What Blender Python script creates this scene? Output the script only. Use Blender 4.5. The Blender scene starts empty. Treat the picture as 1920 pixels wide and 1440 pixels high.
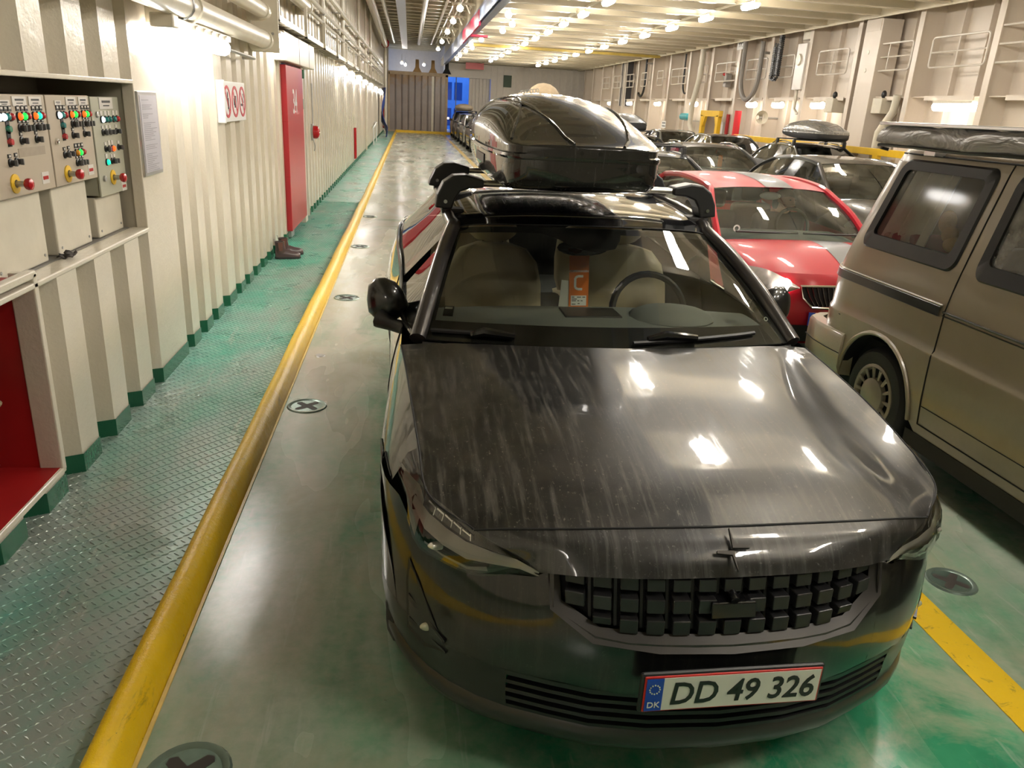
import bpy, math, random
from mathutils import Vector, Matrix, Euler
R = math.radians
PI = math.pi
random.seed(7)
sc = bpy.context.scene
COL = sc.collection

# ------------------------------------------------------------------ camera, light, exposure
cam_d = bpy.data.cameras.new('camera')
cam = bpy.data.objects.new('camera', cam_d)
COL.objects.link(cam)
cam_d.sensor_fit = 'HORIZONTAL'
cam_d.sensor_width = 36.0
cam_d.lens = 36.0*1450/1920
cam_d.clip_start = 0.05
cam_d.clip_end = 300
cam.matrix_world = Matrix(((0.990979, -0.007143, -0.13383, 0),
                           (-0.123416, 0.340678, -0.932044, 0),
                           (0.05225, 0.940153, 0.336723, 1.85),
                           (0, 0, 0, 1)))
sc.camera = cam
wd = bpy.data.worlds.new('world')
sc.world = wd
wd.use_nodes = True
wd.node_tree.nodes['Background'].inputs[0].default_value = (0.10, 0.22, 0.55, 1)
wd.node_tree.nodes['Background'].inputs[1].default_value = 0.9
sc.view_settings.view_transform = 'Standard'
sc.view_settings.look = 'None'
sc.view_settings.exposure = 0.88
sc.view_settings.gamma = 1.0
sc.view_settings.use_curve_mapping = False
sc.cycles.use_denoising = True
sc.cycles.max_bounces = 10
sc.cycles.transparent_max_bounces = 16
sc.cycles.sample_clamp_indirect = 8.0
LAMP = 66.0          # radiance of every fluorescent diffuser
LAMPCOL = (1.0, 0.94, 0.85)

# ------------------------------------------------------------------ materials
MATS = {}
def nt(name):
    m = bpy.data.materials.new(name)
    m.use_nodes = True
    t = m.node_tree
    return m, t, t.nodes['Principled BSDF']
def lin(c):
    return tuple((x/255/12.92 if x/255 <= 0.04045 else ((x/255+0.055)/1.055)**2.4) for x in c)
def node(t, typ, **k):
    n = t.nodes.new(typ)
    for a, b in k.items():
        setattr(n, a, b)
    return n
def noise(t, scale, detail=3, rough=0.55, vec=None, dist=0.0):
    n = node(t, 'ShaderNodeTexNoise')
    n.inputs['Scale'].default_value = scale
    n.inputs['Detail'].default_value = detail
    n.inputs['Roughness'].default_value = rough
    n.inputs['Distortion'].default_value = dist
    if vec is not None:
        t.links.new(vec, n.inputs['Vector'])
    return n.outputs['Fac']
def coords(t, scale=(1, 1, 1), rot=(0, 0, 0), kind='Object'):
    tc = node(t, 'ShaderNodeTexCoord')
    mp = node(t, 'ShaderNodeMapping')
    mp.inputs['Scale'].default_value = scale
    mp.inputs['Rotation'].default_value = rot
    t.links.new(tc.outputs[kind], mp.inputs['Vector'])
    return mp.outputs['Vector']
def ramp(t, fac, a, b, c0=(0, 0, 0, 1), c1=(1, 1, 1, 1), mid=None):
    r = node(t, 'ShaderNodeValToRGB')
    e = r.color_ramp.elements
    e[0].position, e[1].position = a, b
    e[0].color, e[1].color = c0, c1
    if mid:
        m = e.new(mid[0]); m.color = mid[1]
    t.links.new(fac, r.inputs['Fac'])
    return r.outputs['Color']
def mth(t, op, a, b=None, c=None):
    n = node(t, 'ShaderNodeMath', operation=op)
    for i, v in enumerate((a, b, c)):
        if v is None: continue
        if isinstance(v, (int, float)): n.inputs[i].default_value = v
        else: t.links.new(v, n.inputs[i])
    return n.outputs[0]
def mixc(t, fac, a, b):
    n = node(t, 'ShaderNodeMix', data_type='RGBA')
    for i, v in ((0, fac), (6, a), (7, b)):
        if isinstance(v, (int, float)): n.inputs[i].default_value = v
        elif isinstance(v, tuple): n.inputs[i].default_value = (*v[:3], 1)
        else: t.links.new(v, n.inputs[i])
    return n.outputs[2]
def bump(t, p, h, strength=0.2, dist=0.01):
    b = node(t, 'ShaderNodeBump')
    b.inputs['Strength'].default_value = strength
    b.inputs['Distance'].default_value = dist
    t.links.new(h, b.inputs['Height'])
    t.links.new(b.outputs['Normal'], p.inputs['Normal'])
def M(name, col, rough=0.5, metal=0.0, coat=0.0, var=0.12, vscale=6.0, bmp=0.0, bscale=40.0, spec=0.5, crough=0.03):
    """plain procedural surface: colour with slow noise variation and a fine bump"""
    if name in MATS: return MATS[name]
    m, t, p = nt(name)
    v = coords(t)
    n = noise(t, vscale, 4, vec=v)
    c = mixc(t, n, tuple(x*(1-var) for x in col), tuple(min(1, x*(1+var)) for x in col))
    t.links.new(c, p.inputs['Base Color'])
    p.inputs['Roughness'].default_value = rough
    p.inputs['Metallic'].default_value = metal
    p.inputs['Coat Weight'].default_value = coat
    p.inputs['Coat Roughness'].default_value = crough
    p.inputs['Specular IOR Level'].default_value = spec
    if bmp:
        bump(t, p, noise(t, bscale, 3, vec=v), bmp, 0.01)
    MATS[name] = m
    return m
def EM(name, col, s):
    if name in MATS: return MATS[name]
    m, t, p = nt(name)
    p.inputs['Base Color'].default_value = (*col, 1)
    p.inputs['Emission Color'].default_value = (*col, 1)
    p.inputs['Emission Strength'].default_value = s
    MATS[name] = m
    return m
def GL(name, tint, refl=1.0, rough=0.015, ior=1.5, haze=0.0, hazecol=(0.3, 0.3, 0.25)):
    """thin pane: tinted see-through, mirror reflection by angle, optional dusty film"""
    if name in MATS: return MATS[name]
    m = bpy.data.materials.new(name); m.use_nodes = True
    t = m.node_tree
    t.nodes.remove(t.nodes['Principled BSDF'])
    out = t.nodes['Material Output']
    tr = node(t, 'ShaderNodeBsdfTransparent'); tr.inputs[0].default_value = (*tint, 1)
    gl = node(t, 'ShaderNodeBsdfGlossy'); gl.inputs['Roughness'].default_value = rough
    fr = node(t, 'ShaderNodeFresnel'); fr.inputs[0].default_value = ior
    f = mth(t, 'MULTIPLY', fr.outputs[0], refl)
    f = mth(t, 'MINIMUM', f, 1.0)
    mx = node(t, 'ShaderNodeMixShader')
    base = tr.outputs[0]
    if haze:
        df = node(t, 'ShaderNodeBsdfDiffuse'); df.inputs[0].default_value = (*hazecol, 1)
        v = coords(t)
        hz = mth(t, 'MULTIPLY', ramp(t, noise(t, 5, 6, vec=v), 0.35, 0.7), haze)
        m2 = node(t, 'ShaderNodeMixShader')
        t.links.new(hz, m2.inputs[0]); t.links.new(tr.outputs[0], m2.inputs[1]); t.links.new(df.outputs[0], m2.inputs[2])
        base = m2.outputs[0]
    t.links.new(f, mx.inputs[0]); t.links.new(base, mx.inputs[1]); t.links.new(gl.outputs[0], mx.inputs[2])
    t.links.new(mx.outputs[0], out.inputs['Surface'])
    MATS[name] = m
    return m

CREAM = (0.66, 0.60, 0.49)
def wall_paint(name, col, rough=0.22, bs=0.25):
    m, t, p = nt(name)
    v = coords(t)
    n1 = noise(t, 0.9, 4, vec=v)
    c = mixc(t, n1, tuple(x*0.9 for x in col), tuple(min(1, x*1.06) for x in col))
    vs = coords(t, (3.0, 3.0, 0.35))
    st = ramp(t, noise(t, 3.0, 6, 0.7, vs), 0.45, 0.85)
    c = mixc(t, mth(t, 'MULTIPLY', st, 0.10), c, (col[0]*0.70, col[1]*0.64, col[2]*0.50))
    ch = ramp(t, noise(t, 26, 3, 0.6, v), 0.72, 0.76)
    c = mixc(t, mth(t, 'MULTIPLY', ch, 0.12), c, (0.4, 0.32, 0.24))
    t.links.new(c, p.inputs['Base Color'])
    r = ramp(t, noise(t, 5, 3, vec=v), 0.3, 0.75, (rough*0.85,)*3+(1,), (rough*1.2,)*3+(1,))
    t.links.new(r, p.inputs['Roughness'])
    h = mth(t, 'ADD', mth(t, 'MULTIPLY', noise(t, 14, 3, vec=v), 1.0), mth(t, 'MULTIPLY', noise(t, 75, 2, vec=v), 0.25))
    bump(t, p, h, bs, 0.012)
    MATS[name] = m
    return m
WALL = wall_paint('cream_gloss_paint', CREAM)
CEIL = wall_paint('ceiling_cream_paint', (0.64, 0.57, 0.43), 0.35, 0.15)
HULLP = wall_paint('hull_side_paint', (0.66, 0.58, 0.49), 0.33, 0.18)
GREENB = M('green_skirting_paint', (0.012, 0.115, 0.055), 0.22, var=0.2, bmp=0.1, bscale=30)
STEELP = M('cream_pipe_paint', (0.62, 0.57, 0.46), 0.3, var=0.15, bmp=0.06)
GALV = M('galvanised_steel', (0.45, 0.45, 0.44), 0.38, 0.85, var=0.2, vscale=20)
ALU = M('brushed_aluminium', (0.66, 0.66, 0.67), 0.28, 0.9, var=0.08)
CHROME = M('chrome', (0.8, 0.8, 0.8), 0.08, 1.0, var=0.02)
BLACKPL = M('black_plastic', (0.016, 0.016, 0.017), 0.42, var=0.25, bmp=0.05, bscale=150)
BLACKGL = M('black_gloss_plastic', (0.008, 0.008, 0.009), 0.12, coat=0.5, var=0.2)
RUBBER = M('tyre_rubber', (0.018, 0.018, 0.018), 0.62, var=0.3, bmp=0.15, bscale=60)
DARKIN = M('dark_void', (0.006, 0.006, 0.006), 0.8, var=0.1)
REDP = M('red_gloss_paint', (0.42, 0.008, 0.012), 0.22, coat=0.3, var=0.15, bmp=0.05)
DRED = M('dark_red_paint', (0.30, 0.006, 0.006), 0.4, var=0.2)
YELP = M('yellow_paint', (0.75, 0.46, 0.02), 0.35, var=0.15, bmp=0.08)
WHITEP = M('white_enamel', (0.75, 0.75, 0.73), 0.3, var=0.05)
CABT = M('taupe_cabinet_paint', (0.44, 0.37, 0.28), 0.42, var=0.05, bmp=0.04, bscale=200)
CABG = M('grey_green_cabinet_paint', (0.39, 0.38, 0.29), 0.42, var=0.05, bmp=0.04, bscale=200)
DIFF = EM('lamp_diffuser', LAMPCOL, LAMP)

# ------------------------------------------------------------------ mesh helpers
class B:
    def __init__(s): s.v = []; s.f = []
    def add(s, vs, fs, M4=None):
        o = len(s.v)
        if M4 is not None: vs = [tuple(M4 @ Vector(q)) for q in vs]
        s.v += [tuple(q) for q in vs]
        s.f += [tuple(i+o for i in q) for q in fs]
        return s
    def box(s, x0, x1, y0, y1, z0, z1, M4=None):
        return s.add([(x0, y0, z0), (x1, y0, z0), (x1, y1, z0), (x0, y1, z0), (x0, y0, z1), (x1, y0, z1), (x1, y1, z1), (x0, y1, z1)],
              [(0, 3, 2, 1), (4, 5, 6, 7), (0, 1, 5, 4), (1, 2, 6, 5), (2, 3, 7, 6), (3, 0, 4, 7)], M4)
    def cyl(s, a, b, r, n=12, r2=None, caps=True):
        a, b = Vector(a), Vector(b); d = (b-a).normalized()
        u = d.orthogonal().normalized(); w = d.cross(u)
        r2 = r if r2 is None else r2
        vs = [tuple(a+(u*math.cos(2*PI*i/n)+w*math.sin(2*PI*i/n))*r) for i in range(n)]
        vs += [tuple(b+(u*math.cos(2*PI*i/n)+w*math.sin(2*PI*i/n))*r2) for i in range(n)]
        fs = [(i, (i+1) % n, n+(i+1) % n, n+i) for i in range(n)]
        if caps: fs += [tuple(range(n-1, -1, -1)), tuple(range(n, 2*n))]
        return s.add(vs, fs)
    def tube(s, pts, r, n=8, caps=True, closed=False):
        P = [Vector(p) for p in pts]; k = len(P)
        rs = r if isinstance(r, (list, tuple)) else [r]*k
        T = []
        for i in range(k):
            a = P[i-1] if (i > 0 or closed) else P[i]
            b = P[(i+1) % k] if (i < k-1 or closed) else P[i]
            T.append((b-a).normalized())
        u = T[0].orthogonal().normalized(); vs = []
        for i in range(k):
            u = (u - T[i]*u.dot(T[i])).normalized(); w = T[i].cross(u)
            vs += [tuple(P[i]+(u*math.cos(2*PI*j/n)+w*math.sin(2*PI*j/n))*rs[i]) for j in range(n)]
        fs = []
        for i in range(k if closed else k-1):
            o, q = i*n, ((i+1) % k)*n
            fs += [(o+j, o+(j+1) % n, q+(j+1) % n, q+j) for j in range(n)]
        if caps and not closed: fs += [tuple(range(n-1, -1, -1)), tuple(range((k-1)*n, k*n))]
        return s.add(vs, fs)
    def grid(s, rows, flip=False, closed=False):
        n = len(rows[0]); vs = [p for r in rows for p in r]; fs = []
        for i in range(len(rows)-1):
            for j in range(n if closed else n-1):
                q = (i*n+j, i*n+(j+1) % n, (i+1)*n+(j+1) % n, (i+1)*n+j)
                fs.append(q[::-1] if flip else q)
        return s.add(vs, fs)
    def prism(s, poly, axis, a, b):
        """2D polygon swept along an axis: axis 0 -> (y,z), 1 -> (x,z), 2 -> (x,y)"""
        def P(p, d): return (d, p[0], p[1]) if axis == 0 else ((p[0], d, p[1]) if axis == 1 else (p[0], p[1], d))
        n = len(poly)
        return s.add([P(p, a) for p in poly]+[P(p, b) for p in poly],
                     [tuple(range(n-1, -1, -1)), tuple(range(n, 2*n))]+[(i, (i+1) % n, n+(i+1) % n, n+i) for i in range(n)])
    def lathe(s, prof, c, axis=2, n=24, caps=False):
        """profile (r, h) turned about an axis through c"""
        vs = []
        for r, h in prof:
            for i in range(n):
                a = 2*PI*i/n; p, q = r*math.cos(a), r*math.sin(a)
                vs.append((c[0]+h, c[1]+p, c[2]+q) if axis == 0 else ((c[0]+q, c[1]+h, c[2]+p) if axis == 1 else (c[0]+p, c[1]+q, c[2]+h)))
        fs = []
        for k in range(len(prof)-1):
            fs += [(k*n+i, k*n+(i+1) % n, (k+1)*n+(i+1) % n, (k+1)*n+i) for i in range(n)]
        if caps: fs += [tuple(range(n-1, -1, -1)), tuple(range((len(prof)-1)*n, len(prof)*n))]
        return s.add(vs, fs)
    def ball(s, c, r, nu=14, nv=8, M4=None):
        r = r if isinstance(r, (list, tuple)) else (r, r, r)
        rows = []
        for i in range(nv+1):
            t = PI*i/nv
            rows.append([(c[0]+r[0]*math.sin(t)*math.cos(2*PI*j/nu), c[1]+r[1]*math.sin(t)*math.sin(2*PI*j/nu), c[2]-r[2]*math.cos(t)) for j in range(nu)])
        b = B().grid(rows, closed=True)
        return s.add(b.v, b.f, M4)
    def mirror(s):
        n = len(s.v)
        s.v += [(-x, y, z) for x, y, z in s.v]
        s.f += [tuple(i+n for i in q)[::-1] for q in s.f]
        return s

def mk(name, b, mat, parent=None, smooth=40, bevel=0, solid=0, weld=True, sub=0, flipn=True):
    me = bpy.data.meshes.new(name)
    me.from_pydata(b.v, [], b.f)
    import bmesh
    if weld or flipn:
        bm = bmesh.new(); bm.from_mesh(me)
        if weld: bmesh.ops.remove_doubles(bm, verts=bm.verts, dist=1e-5)
        if flipn: bmesh.ops.recalc_face_normals(bm, faces=bm.faces)
        bm.to_mesh(me); bm.free()
    for m in (mat if isinstance(mat, (list, tuple)) else [mat]): me.materials.append(m)
    if smooth:
        me.polygons.foreach_set('use_smooth', [True]*len(me.polygons))
        me.set_sharp_from_angle(angle=R(smooth))
    o = bpy.data.objects.new(name, me)
    COL.objects.link(o)
    if parent is not None: o.parent = parent
    if solid:
        d = o.modifiers.new('thick', 'SOLIDIFY'); d.thickness = solid; d.offset = -1
    if bevel:
        d = o.modifiers.new('bevel', 'BEVEL'); d.width = bevel; d.segments = 2; d.limit_method = 'ANGLE'; d.angle_limit = R(40)
    if sub:
        d = o.modifiers.new('sub', 'SUBSURF'); d.levels = sub; d.render_levels = sub
    return o
def tag(o, label=None, cat=None, group=None, kind=None):
    if label: o['label'] = label
    if cat: o['category'] = cat
    if group: o['group'] = group
    if kind: o['kind'] = kind
    return o
def thing(name, label, cat, loc=(0, 0, 0), rz=0, group=None):
    o = bpy.data.objects.new(name, None)
    o.empty_display_size = 0.1
    COL.objects.link(o)
    o.location = loc; o.rotation_euler = (0, 0, rz)
    return tag(o, label, cat, group)
def dup(root, loc=None, rz=None, label=None, group=None, parent=None):
    c = root.copy(); COL.objects.link(c)
    if parent is not None: c.parent = parent
    if loc is not None: c.location = loc
    if rz is not None: c.rotation_euler = (0, 0, rz)
    if label: c['label'] = label
    if group: c['group'] = group
    for ch in list(root.children): dup(ch, parent=c)
    return c
def struct(name, b, mat, **k):
    return tag(mk(name, b, mat, **k), kind='structure')
def text_mesh(name, body, size, mat, parent, M4, align='CENTER', depth=0.001, shear=0.0, sx=1.0, bold=0.0):
    cu = bpy.data.curves.new(name, 'FONT'); cu.body = body; cu.size = size
    cu.align_x = align; cu.align_y = 'CENTER'; cu.extrude = depth; cu.shear = shear; cu.offset = bold; cu.resolution_u = 3
    tmp = bpy.data.objects.new(name, cu); COL.objects.link(tmp)
    me = bpy.data.meshes.new_from_object(tmp.evaluated_get(bpy.context.evaluated_depsgraph_get()))
    bpy.data.objects.remove(tmp); bpy.data.curves.remove(cu)
    me.transform(M4 @ Matrix.Diagonal((sx, 1, 1, 1)))
    me.materials.clear(); me.materials.append(mat); me.name = name
    o = bpy.data.objects.new(name, me); COL.objects.link(o)
    if parent is not None: o.parent = parent
    return o
def frame(o, x, y):
    """matrix placing a flat drawing: its right = x, its up = y, facing x cross y"""
    x = Vector(x).normalized(); y = Vector(y); z = x.cross(y).normalized(); y = z.cross(x)
    m = Matrix((x, y, z)).transposed().to_4x4(); m.translation = Vector(o)
    return m
def cr(p, t):
    """Catmull-Rom through points p at t in 0..len-1"""
    n = len(p); i = min(int(t), n-2); f = t-i
    a, b = p[i], p[i+1]
    z = p[i-1] if i > 0 else tuple(2*u-w for u, w in zip(a, b))
    c = p[i+2] if i+2 < n else tuple(2*w-u for u, w in zip(a, b))
    return tuple(0.5*((2*q)+(s-o)*f+(2*o-5*q+4*s-e)*f*f+(-o+3*q-3*s+e)*f**3) for o, q, s, e in zip(z, a, b, c))
def patch(net, k=6, kv=None):
    """smooth rows of points through a coarse net of points"""
    kv = kv or k
    cols = []
    for r in net: cols.append([cr(r, j/k) for j in range((len(r)-1)*k+1)])
    rows = []
    for i in range((len(cols)-1)*kv+1):
        rows.append([cr([c[j] for c in cols], i/kv) for j in range(len(cols[0]))])
    return rows
def interp(tab, x):
    if x <= tab[0][0]: return tab[0][1]
    for (a, p), (b, q) in zip(tab, tab[1:]):
        if x <= b: return p+(q-p)*(x-a)/(b-a)
    return tab[-1][1]
def sint(tab, x):
    """smooth interpolation of a table (x, value)"""
    if x <= tab[0][0]: return tab[0][1]
    if x >= tab[-1][0]: return tab[-1][1]
    for i in range(len(tab)-1):
        if x <= tab[i+1][0]:
            (x1, y1), (x2, y2) = tab[i], tab[i+1]
            m1 = (y2-tab[i-1][1])/(x2-tab[i-1][0]) if i > 0 else (y2-y1)/(x2-x1)
            m2 = (tab[i+2][1]-y1)/(tab[i+2][0]-x1) if i+2 < len(tab) else (y2-y1)/(x2-x1)
            h = x2-x1; t = (x-x1)/h
            return (2*t**3-3*t*t+1)*y1+(t**3-2*t*t+t)*h*m1+(-2*t**3+3*t*t)*y2+(t**3-t*t)*h*m2

# ================================================================== SETTING
YB, YE = -10.0, 52.0
# ---- floor
def floor_mat(name, walkway=False):
    m, t, p = nt(name)
    g = node(t, 'ShaderNodeNewGeometry')
    sp = node(t, 'ShaderNodeSeparateXYZ'); t.links.new(g.outputs['Position'], sp.inputs[0])
    x, y = sp.outputs[0], sp.outputs[1]
    v = coords(t)
    vl = coords(t, (1.0, 0.28, 1.0))
    big = noise(t, 0.75, 5, 0.6, v, 0.6)
    med = noise(t, 2.6, 3, 0.55, vl, 0.4)
    fine = noise(t, 22, 4, 0.65, v, 0.2)
    streak = noise(t, 9, 4, 0.6, coords(t, (2.2, 0.25, 1)), 0.2)
    wear = mth(t, 'ADD', mth(t, 'MULTIPLY', big, 0.6), mth(t, 'MULTIPLY', med, 0.55))
    wear = mth(t, 'ADD', wear, mth(t, 'MULTIPLY', fine, 0.18))
    if walkway:
        green, pale, brown = (0.040, 0.270, 0.190), (0.30, 0.41, 0.37), (0.34, 0.34, 0.30)
        near = mth(t, 'MULTIPLY', mth(t, 'SUBTRACT', 6.0, y), 0.035)           # bare steel by the cabinets
        near = mth(t, 'MINIMUM', mth(t, 'MAXIMUM', near, -0.03), 0.12)
        wear = mth(t, 'ADD', wear, near)
        lo, hi = 0.50, 0.82
    else:
        green, pale, brown = (0.020, 0.190, 0.092), (0.47, 0.49, 0.40), (0.46, 0.39, 0.31)
        # the driven tracks: along the kerb, between the lanes, and the whole empty lane further off
        tr = mth(t, 'ABSOLUTE', mth(t, 'ADD', x, 0.48))
        tr = mth(t, 'MAXIMUM', mth(t, 'SUBTRACT', 0.17, mth(t, 'MULTIPLY', tr, 0.46)), -0.04)
        far = mth(t, 'MINIMUM', mth(t, 'MAXIMUM', mth(t, 'MULTIPLY', mth(t, 'SUBTRACT', y, 4.5), 0.06), 0.0), 0.22)
        tr2 = mth(t, 'MAXIMUM', mth(t, 'SUBTRACT', 0.13, mth(t, 'MULTIPLY', mth(t, 'ABSOLUTE', mth(t, 'SUBTRACT', x, 2.7)), 0.22)), 0.0)
        wear = mth(t, 'ADD', mth(t, 'ADD', mth(t, 'ADD', wear, tr), tr2), far)
        lo, hi = 0.52, 0.86
    w = ramp(t, wear, lo, hi)
    pc = mixc(t, ramp(t, noise(t, 1.7, 5, 0.6, vl, 0.5), 0.38, 0.74), pale, brown)
    gc = mixc(t, ramp(t, noise(t, 3.5, 4, 0.6, v), 0.3, 0.7), green, tuple(min(1, q*1.7+0.01) for q in green))
    c = mixc(t, w, gc, pc)
    if not walkway:
        blot = ramp(t, noise(t, 1.5, 7, 0.70, coords(t, (1, 0.8, 1)), 0.5), 0.50, 0.62)
        c = mixc(t, mth(t, 'MULTIPLY', blot, 0.62), c, (0.36, 0.36, 0.25))
        wet = ramp(t, noise(t, 0.9, 5, 0.6, coords(t, (1, 0.6, 1), (0, 0, 0.4)), 0.8), 0.60, 0.66)
        c = mixc(t, mth(t, 'MULTIPLY', wet, 0.45), c, (0.008, 0.13, 0.055))
    sc_ = ramp(t, streak, 0.60, 0.72)
    c = mixc(t, mth(t, 'MULTIPLY', sc_, 0.40), c, (0.52, 0.52, 0.47))
    sp2 = ramp(t, noise(t, 38, 4, 0.7, v, 0.4), 0.70, 0.75)
    c = mixc(t, mth(t, 'MULTIPLY', sp2, 0.35), c, (0.07, 0.06, 0.05))
    t.links.new(c, p.inputs['Base Color'])
    r = ramp(t, noise(t, 2.2, 3, 0.5, vl, 0.3), 0.25, 0.80, (0.13, 0.13, 0.13, 1), (0.40, 0.40, 0.40, 1))
    if walkway: r = ramp(t, noise(t, 3, 5, 0.6, v, 0.5), 0.30, 0.70, (0.22,)*3+(1,), (0.45,)*3+(1,))
    t.links.new(r, p.inputs['Roughness'])
    if walkway:
        t.links.new(mth(t, 'MULTIPLY', w, 0.3), p.inputs['Metallic'])
    h = mth(t, 'ADD', mth(t, 'MULTIPLY', noise(t, 7, 4, 0.6, v), 1.0), mth(t, 'MULTIPLY', fine, 0.35))
    bump(t, p, h, 0.16 if walkway else 0.05, 0.02)
    return m
FLOORM = floor_mat('worn_green_deck_paint')
WALKM = floor_mat('green_tread_plate', True)
struct('floor', B().box(-2.6, 11.4, YB, 62, -0.12, 0.0), FLOORM, smooth=0)
b = B().box(-1.78, -0.885, YB, YE, 0.0, 0.02)
pit = 0.046
y = 1.7; j = 0
while y < 15.0:                      # raised tread bars of the checker plate
    for i in range(19):
        x = -1.71+i*pit+(pit/2 if j % 2 else 0)
        if x > -0.90: continue
        s = 1 if (i+j//2) % 2 else -1
        c, sn = math.cos(R(35*s)), math.sin(R(35*s))
        L, W, H = 0.0175, 0.0052, 0.0032
        top = [(-L*0.55, 0), (L*0.55, 0)]; base = [(-L, 0), (0, -W), (L, 0), (0, W)]
        rot = lambda q: (x+q[0]*c-q[1]*sn, y+q[0]*sn+q[1]*c)
        o = len(b.v)
        b.v += [(*rot(q), 0.02) for q in base]+[(*rot(q), 0.02+H) for q in top]
        b.f += [(o, o+1, o+5, o+4), (o+1, o+2, o+5), (o+2, o+3, o+4, o+5), (o+3, o, o+4)]
    y += pit*0.55; j += 1
struct('floor_walkway', b, WALKM, smooth=0, weld=False, flipn=False)
# ---- yellow kerb, welded lip beside it, painted lane lines
prof = [(-0.900, 0.0), (-0.898, 0.060), (-0.885, 0.088), (-0.862, 0.098), (-0.832, 0.094), (-0.802, 0.066), (-0.784, 0.022), (-0.779, 0.0)]
m, t, p = nt('yellow_kerb_paint')
v = coords(t, (1, 0.35, 1))
vn = coords(t)
c = mixc(t, noise(t, 6, 5, 0.6, v), (0.74, 0.44, 0.006), (0.92, 0.62, 0.018))
sc1 = ramp(t, noise(t, 9, 6, 0.75, v, 0.5), 0.62, 0.74)
c = mixc(t, mth(t, 'MULTIPLY', sc1, 0.75), c, (0.16, 0.09, 0.02))
sp_ = ramp(t, noise(t, 45, 3, 0.6, vn), 0.70, 0.75)
c = mixc(t, mth(t, 'MULTIPLY', sp_, 0.8), c, (0.07, 0.05, 0.03))
t.links.new(c, p.inputs['Base Color']); p.inputs['Roughness'].default_value = 0.33
bump(t, p, noise(t, 16, 5, 0.7, vn), 0.35, 0.02)
KERBM = m
b = B(); n = 60
rows = [[(x+0.003*math.sin(yy*1.7)+0.002*math.sin(yy*5.1), yy, z) for x, z in prof] for yy in [YB+(YE-0.2-YB)*i/160 for i in range(161)]]
b.grid(rows); b.f += [tuple(range(len(prof))), tuple(range(160*len(prof), 161*len(prof)))[::-1]]
struct('trim_1', b, KERBM, smooth=60)
struct('trim_10', B().box(-0.779, -0.766, YB, YE-.3, 0, 0.006), M('weld_edge_yellow', (0.75, 0.55, 0.16), 0.4, var=.3, vscale=12), smooth=0)
m, t, p = nt('yellow_line_paint')
v = coords(t)
c = mixc(t, noise(t, 4, 5, 0.6, v), (0.72, 0.45, 0.01), (0.85, 0.58, 0.03))
c = mixc(t, mth(t, 'MULTIPLY', ramp(t, noise(t, 14, 6, 0.75, v, 0.6), 0.57, 0.68), 0.75), c, (0.20, 0.14, 0.05))
t.links.new(c, p.inputs['Base Color']); p.inputs['Roughness'].default_value = 0.3
bump(t, p, noise(t, 18, 4, 0.7, v), 0.25, 0.015)
LINEM = m
for i, (x, w) in enumerate(((2.10, 0.080), (5.0, 0.08), (7.9, 0.08))):
    struct('trim_%d' % (i+2), B().box(x-w, x+w*0.9, YB, 51.2, 0.0, 0.0025), LINEM, smooth=0)
struct('trim_5', B().box(-0.85, 11.0, 51.3, 51.75, 0, 0.14), KERBM, smooth=0)

# ---- left wall: trapezoid corrugation with two openings
XP, XR_ = -1.600, -1.712
proud = [[2.89, 3.10], [3.31, 3.52], [3.73, 3.95], [4.18, 4.41], [4.63, 4.87], [5.06, 5.68], [5.85, 6.05], [6.25, 6.45], [6.63, 6.85], [7.10, 7.39]]
y = 7.60
while y < YE-0.5: proud.append([y, y+0.21]); y += 0.42
y = 2.47
while y > YB+0.3: proud.insert(0, [y, y+0.21]); y -= 0.42
def corr(x1, x2, y0, y1, off=0.0):
    pts = [(x2+off, y0-1)]
    for a, c in proud:
        if c+0.06 < y0 or a-0.06 > y1: continue
        pts += [(x2+off, a-0.055), (x1+off, a), (x1+off, c), (x2+off, c+0.055)]
    pts.append((x2+off, y1+1))
    def at(y):
        for p_, q in zip(pts, pts[1:]):
            if p_[1] <= y <= q[1]: return (p_[0]+(q[0]-p_[0])*(y-p_[1])/max(1e-6, q[1]-p_[1]), y)
    return [at(y0)]+[q for q in pts if y0 < q[1] < y1]+[at(y1)]
NB = (2.15, 5.06, 1.03, 1.865)       # control niche: y0 y1 z0 z1
RB = (2.15, 3.49, 0.16, 1.055)       # red hose niche
DB = (10.85, 13.05, 0.02, 2.22)      # doorway behind the red sliding door
b = B()
def wallband(y0, y1, z0, z1, off=0.0, bb=None):
    pts = corr(XP, XR_, y0, y1, off)
    (bb or b).grid([[(x, yy, z0) for x, yy in pts], [(x, yy, z1) for x, yy in pts]])
wallband(YB, NB[0], 0, 6.0)
wallband(NB[0], NB[1], NB[3], 6.0)
wallband(RB[1], NB[1], 0, NB[2])
wallband(NB[0], RB[1], 0, RB[2])
wallband(NB[1], DB[0], 0, 6.0)
wallband(DB[0], DB[1], DB[3], 6.0)
wallband(DB[1], YE, 0, 6.0)
x0 = -2.12
def lining(yy0, yy1, z0, z1, xf, xb, bb):
    bb.grid([[(xf, yy0, z0), (xf, yy1, z0)], [(xb, yy0, z0), (xb, yy1, z0)]])
    bb.grid([[(xf, yy0, z1), (xf, yy1, z1)], [(xb, yy0, z1), (xb, yy1, z1)]])
    bb.grid([[(xf, yy0, z0), (xf, yy0, z1)], [(xb, yy0, z0), (xb, yy0, z1)]])
    bb.grid([[(xf, yy1, z0), (xf, yy1, z1)], [(xb, yy1, z0), (xb, yy1, z1)]])
    bb.grid([[(xb, yy0, z0), (xb, yy1, z0)], [(xb, yy0, z1), (xb, yy1, z1)]])
wl = struct('wall_left', b, WALL, smooth=20, weld=True, flipn=False)
b = B(); lining(NB[0], NB[1]-.003, NB[2], NB[3], XP, x0, b)
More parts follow.
